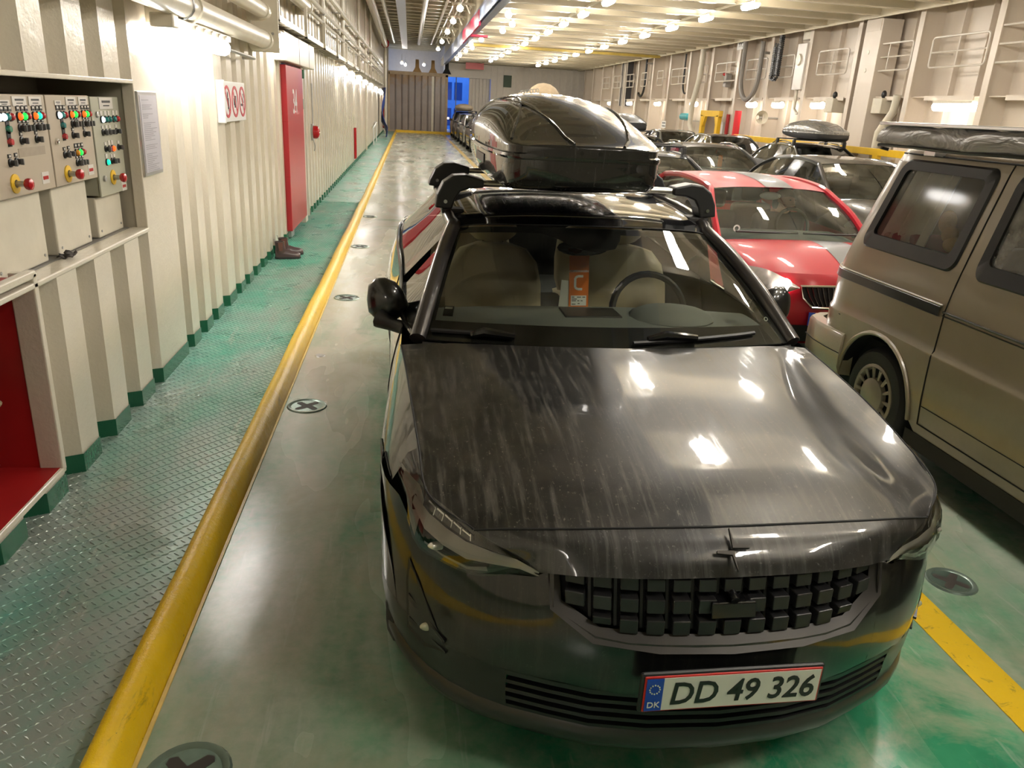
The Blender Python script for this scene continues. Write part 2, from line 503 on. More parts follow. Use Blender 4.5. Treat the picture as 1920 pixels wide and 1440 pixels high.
tag(mk('wall_left_recess', b, M('recess_taupe_paint', (0.40, 0.36, 0.28), 0.35, var=0.08, bmp=0.05), smooth=0, flipn=False), kind='structure')
b = B(); b.box(XP-0.09, XP+0.012, NB[0], NB[1], NB[2]-0.022, NB[2]+0.004); b.box(XP-0.01, XP+0.008, NB[0], NB[1], NB[3]-.003, NB[3]+0.02)
b.box(XP-0.06, XP+0.008, NB[1]-0.012, NB[1]+0.004, NB[2], NB[3]+0.02)
b.box(XP-0.09, XP+0.012, RB[1]-0.005, RB[1]+0.035, RB[2]-0.02, RB[3]+0.02); b.box(XP-0.09, XP+0.012, RB[0], RB[1]+0.03, RB[2]-0.03, RB[2]-.003); b.box(XP-0.03, XP+0.012, RB[0], RB[1]+0.03, RB[3]-.004, RB[3]+0.03)
struct('trim_6', b, WALL, smooth=0, bevel=0.006)
struct('trim_7', B().box(x0+0.01, XP-0.10, NB[0], NB[1]-0.01, NB[2]-0.01, NB[2]+0.003), M('niche_shelf_grey', (0.19, 0.18, 0.165), 0.35, var=0.25, vscale=9), smooth=0)
b = B(); lining(RB[0], RB[1], RB[2], RB[3], XP, -2.25, b)
tag(mk('wall_left_hose_niche', b, M('niche_red_paint', (0.36, 0.012, 0.012), 0.45, var=0.25, vscale=3), smooth=0, flipn=False), kind='structure')
# skirting
b = B()
for y0, y1 in ((YB, DB[0]-0.15), (DB[1]+0.1, YE)): wallband(y0, y1, 0.0, 0.118, 0.006, b)
struct('baseboard_left', b, GREENB, smooth=20, flipn=False)
struct('baseboard_left_footing', B().box(-1.80, -1.745, YB, YE, 0, 0.05), M('footing_grey', (0.13, 0.12, 0.10), 0.7, var=0.3), smooth=0)
# room behind the doorway and backing of the wall
b = B(); lining(DB[0], DB[1], 0.0, DB[3], XR_, -2.9, b)
tag(mk('wall_left_doorway', b, M('doorway_dark_paint', (0.30, 0.27, 0.22), 0.5), smooth=0, flipn=False), kind='structure')

# ---- right hull side
HX = 11.30
b = B(); b.grid([[(HX, YB, 0), (HX, YE+8, 0)], [(HX, YB, 4.7), (HX, YE+8, 4.7)]])
struct('wall_right', b, HULLP, smooth=0)
b = B()
posts = [2.35+2.42*i for i in range(-4, 21)]
for q in posts:
    for d in (0.8, 1.61): b.box(HX-0.13, HX, q+d-0.012, q+d+0.012, 0, 4.5)
    b.box(HX-0.42, HX, q+0.05, q+2.37, 2.50, 2.52); b.box(HX-0.44, HX-0.42, q+0.35, q+1.9, 2.44, 2.53)
    b.box(HX-0.30, HX, q+0.05, q+2.37, 0.95, 0.97)
    b.box(HX-0.50, HX, q-0.012, q+0.012, 0, 4.6)
struct('trim_8', b, HULLP, smooth=20, weld=False, flipn=True)
fr0 = struct('trim_9', B().box(HX-0.52, HX-0.495, -0.085, 0.085, 0, 4.55), HULLP, smooth=0, bevel=0.004)
for i, q in enumerate(posts):
    (fr0 if i == 0 else dup(fr0)).location = (0, q, 0)

# ---- ceilings: low deck of close beams on the right, open casing strip on the left
CZ = 4.62; DX = 2.08
b = B(); b.box(DX, HX+0.1, YB, YE+8, CZ, CZ+0.06)
y = YB+0.3; k = 0
while y < YE+7:
    b.box(DX+0.02, 10.55, y-0.010, y+0.010, 4.24, CZ); b.box(DX+0.02, 10.55, y-0.085, y+0.085, 4.225, 4.24)
    y += 1.21
for x in (4.28, 7.1): b.box(x-0.02, x+0.02, YB, YE+6, 4.21, 4.27)
b.box(10.55, 10.60, YB, YE+7, 4.20, CZ)
struct('ceiling', b, CEIL, smooth=0, weld=False)
b = B(); b.box(-2.6, DX, YB, YE+8, 5.50, 5.60)
y = YB+0.5
while y < YE+7:
    b.box(-1.7, DX, y-0.012, y+0.012, 5.12, 5.50); b.box(-1.7, DX, y-0.08, y+0.08, 5.10, 5.12)
    y += 1.21
for x in (-0.6, 0.7): b.box(x-0.015, x+0.015, YB, YE, 5.2, 5.50)
struct('ceiling_casing', b, M('grimy_ceiling_paint', (0.56, 0.50, 0.36), 0.35, var=0.28, vscale=2.5), smooth=0, weld=False)
# edge girder of the low deck, grey blue, with a coaming of the void above it
b = B(); b.box(DX-0.03, DX+0.03, YB, YE-0.5, 4.14, 4.62); b.box(DX-0.03, DX+0.16, YB, YE-0.5, 4.10, 4.16)
struct('ceiling_edge_girder', b, M('girder_blue_grey', (0.33, 0.37, 0.50), 0.35, var=0.2), smooth=0)
b = B(); b.grid([[(DX+0.02, YB, 4.6), (DX+0.02, YE, 4.6)], [(DX+0.02, YB, 5.75), (DX+0.02, YE, 5.75)]])
struct('wall_casing', b, CEIL, smooth=0)
struct('wall_back', B().box(-2.6, HX+0.1, YB-0.1, YB, -0.1, 5.8), WALL, smooth=0)

# ---- far end: brown plank gate, open stern beside it, pale panels
b = B()
b.box(5.05, HX, YE, YE+0.1, 0, 4.6); b.box(2.3, 5.05, YE, YE+0.1, 3.42, 4.6); b.box(-2.6, -1.30, YE, YE+0.1, 0, 5.8); b.box(-2.6, 2.3, YE+6.0, YE+6.1, 0, 5.8); b.box(2.28, 2.38, YE+0.15, YE+6.1, 0, 5.8)  # last box: unseen partition added to block blue light behind the gate
x = 5.05
while x < HX-0.3: b.box(x, x+0.12, YE-0.05, YE, 0, 4.5); x += 0.4
b.box(3.72, 5.05, YE+0.3, YE+0.4, 0, 3.5)
x = 3.72
while x < 5.0: b.box(x, x+0.1, YE+0.22, YE+0.3, 0, 3.5); x += 0.22
struct('wall_far', b, M('far_panel_paint', (0.60, 0.55, 0.49), 0.4, var=0.1), smooth=0, weld=False)
g = thing('door_2', None, None, (0, YE-0.1, 0)); tag(g, kind='structure')
m, t, p = nt('brown_plank_paint')
v = coords(t)
c = mixc(t, noise(t, 1.4, 5, 0.65, v), (0.19, 0.15, 0.13), (0.36, 0.30, 0.265))
sep = node(t, 'ShaderNodeSeparateXYZ'); t.links.new(v, sep.inputs[0])
rust = ramp(t, mth(t, 'ADD', mth(t, 'MULTIPLY', sep.outputs[2], 0.22), mth(t, 'MULTIPLY', noise(t, 2.5, 5, 0.7, v), 0.5)), 0.85, 1.05)
c = mixc(t, rust, c, (0.30, 0.17, 0.06))
t.links.new(c, p.inputs['Base Color']); p.inputs['Roughness'].default_value = 0.3
GATEM = m
RUST = M('rusty_ochre', (0.33, 0.19, 0.06), 0.6, var=0.4, vscale=5)
b = B(); pts = []
x = -1.22
while x < 2.25:
    pts += [(x, 0), (x+0.30, 0), (x+0.34, 0.10), (x+0.38, 0.10)]; x += 0.40
b.grid([[(px, py, 0.05) for px, py in pts], [(px, py, 3.40) for px, py in pts]])
mk('gate_planks', b, GATEM, g, smooth=20, flipn=False)
b = B(); b.box(-1.30, 2.36, -0.06, 0.14, 3.38, 3.58); b.box(-1.34, -1.22, -0.06, 0.14, 0, 3.5); b.box(2.22, 2.36, -0.06, 0.14, 0, 3.5)
b.box(-1.3, 2.36, -0.08, 0.14, 0.0, 0.12)
mk('gate_frame', b, M('gate_frame_rusty', (0.42, 0.31, 0.19), 0.5, var=0.35, vscale=3), g, smooth=0)
mk('gate_mullion', B().box(1.36, 1.50, -0.05, 0.12, 0.1, 3.5), STEELP, g, smooth=0)
for x, mm in ((0.45, RUST), (1.42, RUST), (2.28, DARKIN)):
    b = B().prism([(x-0.28, 3.56), (x+0.28, 3.56), (x+0.12, 3.85), (x+0.10, 4.3), (x-0.10, 4.3), (x-0.12, 3.85)], 1, -0.02, 0.12)
    mk('lifting_lug', b, mm, g, smooth=0)
# quay outside the open stern, blue dusk
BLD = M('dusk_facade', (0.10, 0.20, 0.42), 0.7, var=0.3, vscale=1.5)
t_ = thing('quay_building', 'blue dusk-lit building seen through the open stern beside the plank gate', 'building', (3.5, 68, 0))
mk('facade', B().box(-6, 6, 0, 4, -0.5, 12), BLD, t_, smooth=0)
for x, z in ((-0.4, 2.9), (0.45, 2.9), (-0.4, 0.9), (0.45, 0.9), (-0.4, 4.8), (0.45, 4.8)):
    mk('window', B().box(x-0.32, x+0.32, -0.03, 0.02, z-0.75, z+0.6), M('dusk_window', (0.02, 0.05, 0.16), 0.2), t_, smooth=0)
for x, z in ((-0.35, 0.7), (0.30, 0.55), (0.62, 0.75)):
    mk('lit_window', B().box(x-0.10, x+0.10, -0.05, 0.0, z-0.07, z+0.07), EM('lit_window', (1, 0.8, 0.6), 3), t_, smooth=0)
t_ = tag(mk('flag_pole', B().cyl((3.05, YE+3, 0), (3.05, YE+3, 3.8), 0.03), WHITEP), 'thin white pole standing upright in the blue stern opening', 'pole')
sun_d = bpy.data.lights.new('dusk_sky', 'AREA'); sun_d.energy = 900; sun_d.color = (0.25, 0.5, 1); sun_d.shape = 'RECTANGLE'; sun_d.size = 12; sun_d.size_y = 8
so = bpy.data.objects.new('dusk_sky', sun_d); COL.objects.link(so); so.location = (3.5, 61, 9); so.rotation_euler = (R(60), 0, 0)

# ================================================================== LAMPS
def long_lamp(name, label, L, group, w=0.15):
    t_ = thing(name, label, 'lamp', group=group)
    b = B().box(-w*0.55, w*0.55, -L/2, L/2, 0.0, 0.05)
    for s in (-1, 1): b.cyl((0, s*L*0.36, 0.04), (0, s*L*0.36, 0.16), 0.012, 6)
    mk('housing', b, STEELP, t_, smooth=0)
    pr = [(-w, 0.0), (-w*0.92, -0.05), (-w*0.6, -0.085), (w*0.6, -0.085), (w*0.92, -0.05), (w, 0.0)]
    mk('diffuser', B().prism(pr, 1, -L/2, L/2), DIFF, t_, smooth=0)
    return t_
lamp0 = long_lamp('ceiling_lamp', 'white fluorescent lamp in the row under the low ceiling by the hull side', 0.62, 'lamp row nearer the hull side', 0.080)
first = True
for X_, lab, grp, y0 in ((7.1, None, None, 1.56), (4.28, 'white fluorescent lamp in the ceiling row over the second lane', 'lamp row over the second lane', -0.06)):
    k = 0
    while y0+2.62*k < 47:
        pos = (X_, y0+2.62*k, 4.14)
        if first: lamp0.location = pos; first = False
        else: dup(lamp0, pos, label=lab, group=grp)
        k += 1
for y_ in (0.0, 2.6, 5.2, 7.8, 10.4): dup(lamp0, (2.75, y_, 4.14), label='fluorescent lamp under the low ceiling above the first lane, over the picture', group='lamps over the first lane out of the picture')
bulb0 = thing('bulkhead_lamp', 'small round bulkhead lamp hanging under the low ceiling over the first lane', 'lamp', group='round lamps over the first lane')
mk('base', B().cyl((0, 0, 0.02), (0, 0, 0.12), 0.06, 14), STEELP, bulb0)
mk('stem', B().cyl((0, 0, 0.10), (0, 0, 0.455), 0.018, 8), STEELP, bulb0)
mk('globe', B().ball((0, 0, -0.03), (0.09, 0.09, 0.08)), EM('bulkhead_globe', LAMPCOL, 75), bulb0)
sp = [(2.75, 13.5), (2.9, 17.4), (2.55, 22.2), (2.95, 24.6), (2.93, 26.9), (2.6, 31.0), (2.4, 33.5), (2.6, 35.5), (2.5, 38), (2.45, 41.5), (2.5, 45), (-.5, 53.6), (.9, 54.4), (-.3, 56)]
for i, (x, y) in enumerate(sp):
    if i == 0: bulb0.location = (x, y, 4.15)
    else: dup(bulb0, (x, y, 4.15))
for y in (16.4, 20.2, 23.4, 27.0, 31, 36, 41):
    dup(bulb0, (1.35, y, 4.34), label='small round bulkhead lamp on the left of the blue grey ceiling girder', group='round lamps left of the girder')
t_ = thing('lamp_conduit', 'pale conduits and brackets carrying round lamps along the girder', 'conduit', (0, 0, 0))
b = B()
for x, z in ((1.40, 4.89), (1.62, 4.89), (1.75, 4.89)): b.tube([(x, 11, z), (x, 46, z)], 0.025, 6)
mk('conduits', b, STEELP, t_)
b = B()
for y in (16.4, 20.2, 23.4, 27.0, 31, 36, 41): b = B(); b.box(1.30, DX-.04, y-0.03, y+0.03, 4.80, 4.86); mk('bracket', b, STEELP, t_); b = B(); b.tube([(1.75, y+0.3, 4.89), (1.9, y+0.4, 4.62), (1.98, y+0.5, 4.8), (1.8, y+0.7, 5.0)], 0.03, 6); mk('cable_bend', b, STEELP, t_)
# lamps on the left wall
wlamp = thing('wall_lamp', 'glaring long fluorescent lamp on the left wall under the fat pipe', 'lamp', (-1.47, 6.15, 2.17))
b = B().box(-0.06, 0.06, -0.78, 0.78, 0.045, 0.085); b.box(-0.16, -0.02, -0.72, -0.66, 0.05, 0.16); b.box(-0.16, -0.02, 0.62, 0.68, 0.05, 0.16)
for i in range(5): b.cyl((0.06, -0.3+i*0.22, 0.065), (0.075, -0.3+i*0.22, 0.065), 0.014, 8)
mk('housing', b, STEELP, wlamp, smooth=0)
mk('end_cap', B().box(-0.07, 0.07, -0.86, -0.74, 0.02, 0.10), STEELP, wlamp, bevel=0.01)
mk('diffuser', B().tube([(0, -0.74, 0), (0, 0.76, 0)], 0.058, 12), EM('near_wall_diffuser', (1, 0.96, 0.93), 19), wlamp)
spots = [(10.05, 2.42, -1.47), (18.6, 2.42, -1.44), (21.0, 2.40, -1.44), (24.3, 2.40, -1.44), (27.5, 2.36, -1.44), (31.5, 2.34, -1.44), (36, 2.30, -1.44), (41, 2.28, -1.44), (46, 2.26, -1.44), (50, 2.2, -1.44)]
labs = ['white wall lamp glowing beside the sliding door header', 'white wall lamp on the left wall just past the red door']
w1 = None
for i, (y, z, x) in enumerate(spots):
    lab = labs[i] if i < 2 else 'white lamp in the receding row along the far left wall'
    grp = None if i < 2 else 'far lamps on the left wall'
    if w1 is None:
        w1 = thing('wall_lamp', lab, 'lamp', (x, y, z))
        mk('housing', B().box(-0.16, 0.03, -0.30, 0.30, 0.055, 0.095), STEELP, w1, smooth=0)
        mk('diffuser', B().tube([(0, -0.30, 0), (0, 0.30, 0)], 0.07, 12), EM('wall_diffuser', (1, 0.96, 0.92), 13), w1)
    else: dup(w1, (x, y, z), label=lab, group=grp)
for y in (-3.6,): dup(wlamp, (-1.47, y, 2.17), label='unseen long fluorescent lamp added on the left wall behind the camera', group='added left wall lamps out of the picture')  # unseen lamp added to brighten the van side
# lamps under the hull-side ledge
labs = {15.3: 'large bright lamp under the ledge on the hull side above the beige van awning', 20.9: 'oval lamp on the hull side above the grey roof box', 23.3: 'oval lamp on the hull side left of the one above the grey roof box'}
hl = None
for i, y in enumerate((5.6, 10.5, 15.3, 20.9, 23.3, 25.2, 30.6, 35.3, 40, 44)):
    lab = labs.get(y, 'small oval lamp under the far hull side ledge'); grp = None if y in labs else 'oval lamps far along the hull side'
    if hl is None:
        hl = thing('hull_lamp', lab, 'lamp', (10.86, y, 2.33), group=grp)
        mk('housing', B().box(-0.09, 0.09, -0.6, 0.6, 0.05, 0.10), STEELP, hl, smooth=0)
        mk('diffuser', B().tube([(0, -0.66, -0.01), (0, -0.6, -0.01), (0, 0.6, -0.01), (0, 0.66, -0.01)], [0.05, 0.09, 0.09, 0.05], 12), EM('hull_diffuser', (1, 0.93, 0.82), 11), hl)
    else:
        o = dup(hl, (10.86, y, 2.33), label=lab, group=grp)
        if not grp and 'group' in o: del o['group']
        if y != 15.3: o.scale = (1, 0.42, 1)

# ================================================================== BLACK CAR IN FRONT
def paint(name, col, dirt=0.0, metal=0.2, rough=0.22, dust=(0.22, 0.20, 0.17), streaks=False):
    m, t, p = nt(name)
    v = coords(t)
    base = mixc(t, noise(t, 300, 1, vec=v), tuple(q*0.8 for q in col), tuple(q*1.25 for q in col))
    if dirt:
        film = ramp(t, noise(t, 2.2, 5, 0.65, v, 0.5), 0.35, 0.75)
        vs = coords(t, (30, 2.4, 2.4))
        st = ramp(t, noise(t, 1.6, 5, 0.7, vs, 0.2), 0.50, 0.70)
        sp = ramp(t, noise(t, 95, 4, 0.75, coords(t, (1, 0.6, 1))), 0.61, 0.70)
        f = mth(t, 'ADD', mth(t, 'MULTIPLY', film, 0.16*dirt), mth(t, 'MULTIPLY', st, 0.28*dirt))
        f = mth(t, 'ADD', f, mth(t, 'MULTIPLY', sp, 0.55*dirt))
        base = mixc(t, f, base, dust)
        r = mth(t, 'ADD', rough, mth(t, 'MULTIPLY', f, 0.9))
        t.links.new(r, p.inputs['Roughness'])
        ct = mth(t, 'SUBTRACT', 1.0, mth(t, 'MULTIPLY', mth(t, 'ADD', mth(t, 'MULTIPLY', film, 0.12), mth(t, 'MULTIPLY', sp, 0.9)), dirt))
        ct = mth(t, 'MAXIMUM', ct, 0.0)
        t.links.new(ct, p.inputs['Coat Weight'])
        cr_ = mth(t, 'ADD', 0.02, mth(t, 'MULTIPLY', f, 0.35))
        t.links.new(cr_, p.inputs['Coat Roughness'])
    else:
        p.inputs['Roughness'].default_value = rough
        p.inputs['Coat Weight'].default_value = 1.0
        p.inputs['Coat Roughness'].default_value = 0.02
    t.links.new(base, p.inputs['Base Color'])
    p.inputs['Metallic'].default_value = metal
    MATS[name] = m
    return m
CARB = paint('black_metallic_dirty', (0.010, 0.0098, 0.0095), 1.0, 0.3, 0.3)
CARB2 = paint('black_metallic_clean', (0.008, 0.0079, 0.0078), 0.22, 0.3, 0.28)
CARB3 = paint('dusty_black_nose', (0.020, 0.0195, 0.019), 0.9, 0.3, 0.34, dust=(0.25, 0.24, 0.23))
WSG = GL('windscreen_glass', (0.86, 0.90, 0.82), 1.15, 0.01, haze=0.05)
SIDEG = GL('side_glass', (0.66, 0.70, 0.66), 1.4, 0.01)
ROOFG = M('black_roof_glass', (0.006, 0.006, 0.007), 0.08, coat=1.0, var=0.2)
TAN = M('tan_leather', (0.50, 0.42, 0.28), 0.5, var=0.12, bmp=0.06, bscale=90)
DASH = M('grey_dashboard', (0.15, 0.157, 0.15), 0.7, var=0.15, bmp=0.05, bscale=200)

HERO = thing('car', 'dirty black hatchback with a cross-shaped nose emblem, parked in front under a black roof box', 'car', (0.862, 1.6, 0), R(1.1))

PLAN = [(0, 0.0), (0.20, 0.012), (0.36, 0.045), (0.47, 0.090), (0.58, 0.140), (0.665, 0.195), (0.74, 0.262), (0.80, 0.335), (0.85, 0.415), (0.89, 0.505), (0.918, 0.60), (0.930, 0.70), (0.935, 0.80)]
def plan(s):
    """s along the plan curve measured in x for the front, clean side beyond"""
    return sint(PLAN, s)
DY = [(0.14, 0.065), (0.19, 0.035), (0.25, 0.018), (0.34, 0.012), (0.40, 0.0), (0.50, 0.0), (0.56, 0.012), (0.62, 0.028), (0.70, 0.055), (0.76, 0.085)]
def fas(x, z, off=0.0):
    """point on the front fascia"""
    ax = abs(x)
    k = 1.0 if ax < 0.6 else max(0.25, 1-(ax-0.6)*2.0)
    nx = ax*(1-0.05*max(0, (0.30-z))/0.15*(ax/0.93))
    p = plan(ax)+sint(DY, z)*k
    e = 0.01
    dx = (plan(min(0.93, ax+e))-plan(max(0, ax-e)))/(2*e)
    n = Vector((dx, -1, 0)).normalized()
    q = Vector((nx, p, z))+n*off
    return ((q.x if x >= 0 else -q.x), q.y, q.z)

# ---- bonnet: rows front to back, columns centre to shut line
hood = [
 [(0, .172, .803), (.22, .178, .802), (.42, .192, .797), (.50, .202, .793), (.60, .222, .784), (.676, .245, .770)],
 [(0, .33, .856), (.22, .335, .855), (.42, .345, .848), (.54, .35, .833), (.66, .36, .815), (.792, .385, .804)],
 [(0, .56, .901), (.22, .56, .900), (.43, .56, .893), (.555, .56, .870), (.69, .57, .849), (.813, .60, .855)],
 [(0, .83, .938), (.22, .83, .937), (.47, .83, .931), (.60, .83, .904), (.715, .84, .884), (.830, .86, .897)],
 [(0, 1.06, .962), (.24, 1.07, .961), (.56, 1.09, .955), (.66, 1.10, .938), (.745, 1.11, .921), (.845, 1.14, .925)],
 [(0, 1.235, .978), (.26, 1.245, .979), (.60, 1.285, .977), (.69, 1.31, .970), (.77, 1.34, .960), (.861, 1.385, .940)],
]
b = B().grid(patch(hood, 7)); b.mirror()
mk('bonnet', b, CARB, HERO, smooth=60)
# ---- nose panel between bonnet seam and grille
nose = [
 [(0, .166, .799), (.22, .172, .798), (.42, .186, .793), (.56, .212, .786), (.672, .240, .767)],
 [(0, .122, .782), (.22, .127, .781), (.42, .147, .776), (.53, .176, .764), (.615, .203, .738)],
 [(0, .082, .750), (.22, .089, .749), (.40, .118, .742), (.49, .148, .731), (.555, .176, .712)],
 [(0, .058, .712), (.22, .066, .711), (.38, .093, .706), (.455, .118, .700), (.508, .146, .690)],
]
b = B().grid(patch(nose, 7)); b.mirror()
mk('nose_panel', b, CARB3, HERO, smooth=60)
# emblem
bd = B()
def star(a, c, cx, cy):
    pts = []
    for k_ in range(4):
        ang = PI/2*k_; L = a if k_ % 2 else c
        pts.append((cx+L*math.cos(ang), cy+L*math.sin(ang)))
        pts.append((cx+0.014*math.cos(ang+PI/4), cy+0.014*math.sin(ang+PI/4)))
    return pts
fm = frame((0.0, 0.094, 0.772), (1, 0, 0), (0, 0.62, 0.42))
st = star(0.052, 0.046, 0, 0)
# the arms are offset like two chevrons
q1 = [(0.003, 0.062), (0.007, 0.016), (0.048, 0.010), (0.046, 0.002), (-0.001, 0.004)]
q2 = [(-0.003, -0.062), (-0.007, -0.016), (-0.048, -0.010), (-0.046, -0.002), (0.001, -0.004)]
for q in (q1, q2): bd.prism(q, 2, 0.0, 0.008)
bd.v = [tuple(fm @ Vector(q)) for q in bd.v]
mk('emblem', bd, M('dark_emblem', (0.05, 0.045, 0.04), 0.35, 0.6), HERO, smooth=0)

# ---- bumper: outer wings, lower centre
SX = [0.47, 0.52, 0.58, 0.62, 0.665, 0.70, 0.74, 0.77, 0.80, 0.83, 0.85, 0.875, 0.89, 0.905, 0.918, 0.926, 0.930, 0.933, 0.935]
HLB = [(0.47, .70), (0.507, .672), (0.565, .668), (0.666, .642), (0.76, .645), (0.83, .662), (0.866, .738), (0.88, .745), (0.935, .74)]
def wing(sign):
    rows = []
    for k_ in range(13):
        r = []
        for s in SX:
            zt = interp(HLB, s)
            z = zt+(0.375-zt)*k_/12
            r.append(fas(sign*s, z))
        rows.append(r)
    return rows
b = B().grid(wing(1)); b.grid(wing(-1))
cxs = [-0.47, -0.365, -0.28, -0.2, -0.1, 0, 0.1, 0.2, 0.28, 0.365, 0.47]
GB = [(0, .538), (0.30, .540), (0.365, .548), (0.47, .600)]
rows = []
for k_ in range(7):
    rows.append([fas(x, interp(GB, abs(x))+(0.375-interp(GB, abs(x)))*k_/6) for x in cxs])
b.grid(rows)
mk('front_bumper', b, CARB2, HERO, smooth=60)
# grille surround lip
path = [fas(-0.485, .702, .004), fas(-0.478, .60, .006), fas(-0.37, .533, .01), fas(-0.2, .522, .012), fas(0, .520, .012), fas(0.2, .522, .012), fas(0.37, .533, .01), fas(0.478, .60, .006), fas(0.485, .702, .004)]
inner = [fas(-0.462, .702, -.02), fas(-0.455, .615, -.02), fas(-0.355, .562, -.02), fas(-0.2, .556, -.02), fas(0, .554, -.02), fas(0.2, .556, -.02), fas(0.355, .562, -.02), fas(0.455, .615, -.02), fas(0.462, .702, -.02)]
b = B().grid([path, inner])
mk('grille_surround', b, M('grille_surround_satin', (0.030, 0.026, 0.023), 0.45, 0.2, coat=0.1, var=0.35, vscale=8), HERO, smooth=30)
# grille: backing and chunky blocks
gr = mk('grille', B().grid([[fas(x, z, -0.055) for x in cxs] for z in (.735, .66, .58, .535)]), DARKIN, HERO, smooth=60)
GRB = M('grille_block_black', (0.020, 0.020, 0.021), 0.36, var=0.2, bmp=0.04, bscale=200)
b = B(); px_ = [-0.455+0.0701*i for i in range(14)]
for i in range(13):
    xa, xb = px_[i]+0.011, px_[i+1]-0.011
    for kz, (za, zb) in enumerate(((.668, .704), (.612, .652), (.556, .598))):
        xm = (xa+xb)/2
        if abs(xm) > 0.40 and kz == 2: continue
        if abs(xm) < 0.05 and kz == 1: continue
        if abs(xm) > 0.33 and kz == 2: za = za+0.018
        qs = []
        sl = 0.010*(1 if xm > 0 else -1)*0
        for zz, off in ((za, -0.012), (zb, -0.004)):
            qs.append([fas(xa, zz, off), fas(xb, zz, off)])
        back = [[fas(xa, zz, -0.05), fas(xb, zz, -0.05)] for zz in (za, zb)]
        v8 = qs[0]+qs[1]+back[0]+back[1]
        b.add(v8, [(0, 1, 3, 2), (4, 6, 7, 5), (0, 4, 5, 1), (2, 3, 7, 6), (0, 2, 6, 4), (1, 5, 7, 3)])
mk('grille_blocks', b, GRB, gr, smooth=0, bevel=0.003)
b = B()
for x in px_[1:-1]:
    b.add([fas(x-0.004, .70, -.03), fas(x+0.004, .70, -.03), fas(x+0.004, .56, -.036), fas(x-0.004, .56, -.036)], [(0, 1, 2, 3)])
mk('grille_ribs', b, BLACKPL, gr, smooth=0, flipn=False)
b = B()
b.add([fas(-.062, .606, .001), fas(.062, .606, .001), fas(.062, .648, .004), fas(-.062, .648, .004), fas(-.062, .60, -.05), fas(.062, .60, -.05), fas(.062, .655, -.05), fas(-.062, .655, -.05)],
      [(0, 1, 2, 3), (4, 7, 6, 5), (0, 4, 5, 1), (1, 5, 6, 2), (2, 6, 7, 3), (3, 7, 4, 0)])
mk('radar_sensor', b, BLACKGL, gr, smooth=0, bevel=0.003)
b = B(); q = fas(0, .665, -.02); b.cyl(q, (q[0], q[1]-0.03, q[2]-.008), 0.012, 10)
mk('nose_camera', b, BLACKGL, gr)
# lower bumper, intake, lip
b = B()
xs = [-0.93, -0.918, -0.89, -0.85, -0.80, -0.74, -0.665, -0.58, -0.47, -0.36, -0.2, 0, 0.2, 0.36, 0.47, 0.58, 0.665, 0.74, 0.80, 0.85, 0.89, 0.918, 0.93]
def low(x, z, off=0): return fas(x, z, off)
side = [x for x in xs if abs(x) >= 0.58]
for sg in (-1, 1):
    ss = [abs(x) for x in xs if x > 0.57]
    b.grid([[fas(sg*s, z, 0.001) for s in ss] for z in (.380, .33, .28, .235)])
b.grid([[fas(x, z, o_) for x in xs if abs(x) < 0.585] for z, o_ in ((.380, 0.001), (.365, 0.004), (.352, -0.01))])
mk('lower_bumper', b, M('lower_bumper_black', (0.014, 0.0135, 0.013), 0.28, coat=0.3, var=0.2), HERO, smooth=50)
b = B()
b.grid([[fas(x, .355, -0.07) for x in xs if abs(x) < 0.59], [fas(x, .215, -0.05) for x in xs if abs(x) < 0.59]])
it = mk('lower_intake', b, DARKIN, HERO, smooth=50)
for z in (.335, .305, .275, .245):
    b = B(); cx = [x for x in xs if abs(x) < 0.59]
    b.grid([[fas(x, z+.006, -0.05) for x in cx], [fas(x, z+.007, 0.0) for x in cx], [fas(x, z-.004, 0.002) for x in cx], [fas(x, z-.006, -0.05) for x in cx]])
    mk('intake_slat', b, BLACKPL, it, smooth=50)
b = B()
b.grid([[fas(x, .240, 0.0) for x in xs], [fas(x, .222, 0.014) for x in xs], [fas(x, .19, 0.022) for x in xs], [fas(x, .160, 0.018) for x in xs], [fas(x, .145, -0.01) for x in xs], [fas(x*0.94, .15, -0.14) for x in xs]])
mk('chin_spoiler', b, M('chin_satin_black', (0.030, 0.029, 0.027), 0.33, coat=0.2, var=0.3), HERO, smooth=50)
# fog lamp pockets
for sg in (-1, 1):
    b = B()
    tri = [(0.845, .585), (0.852, .50), (0.85, .42), (0.848, .335), (0.80, .318), (0.735, .352), (0.775, .44), (0.815, .53)]
    ctr = fas(sg*0.825, .42, -0.012)
    vs = [fas(sg*x, z, 0.003) for x, z in tri]
    b.add(vs+[ctr], [(i, (i+1) % len(vs), len(vs)) for i in range(len(vs))])
    fp = mk('fog_lamp_pocket', b, BLACKPL, HERO, smooth=0)
    c = fas(sg*0.795, .395, -0.004)
    mk('fog_lamp', B().ball(c, (0.024, 0.010, 0.015)), M('fog_lens', (0.55, 0.55, 0.42), 0.1, 0.3, coat=1), fp)
    for (x1, z1), (x2, z2), w in (((.845, .452), (.742, .392), .011), ((.842, .372), (.738, .352), .009)):
        b = B()
        p = [fas(sg*x1, z1+w, .003), fas(sg*x2, z2+w*.4, .007), fas(sg*x2, z2-w*.4, .007), fas(sg*x1, z1-w, .003)]
        q = [fas(sg*x1, z1+w, -.012), fas(sg*x2, z2+w*.4, -.006), fas(sg*x2, z2-w*.4, -.006), fas(sg*x1, z1-w, -.012)]
        b.add(p+q, [(0, 1, 2, 3), (0, 4, 5, 1), (1, 5, 6, 2), (2, 6, 7, 3), (3, 7, 4, 0)])
        mk('pocket_blade', b, GRB, fp, smooth=0)
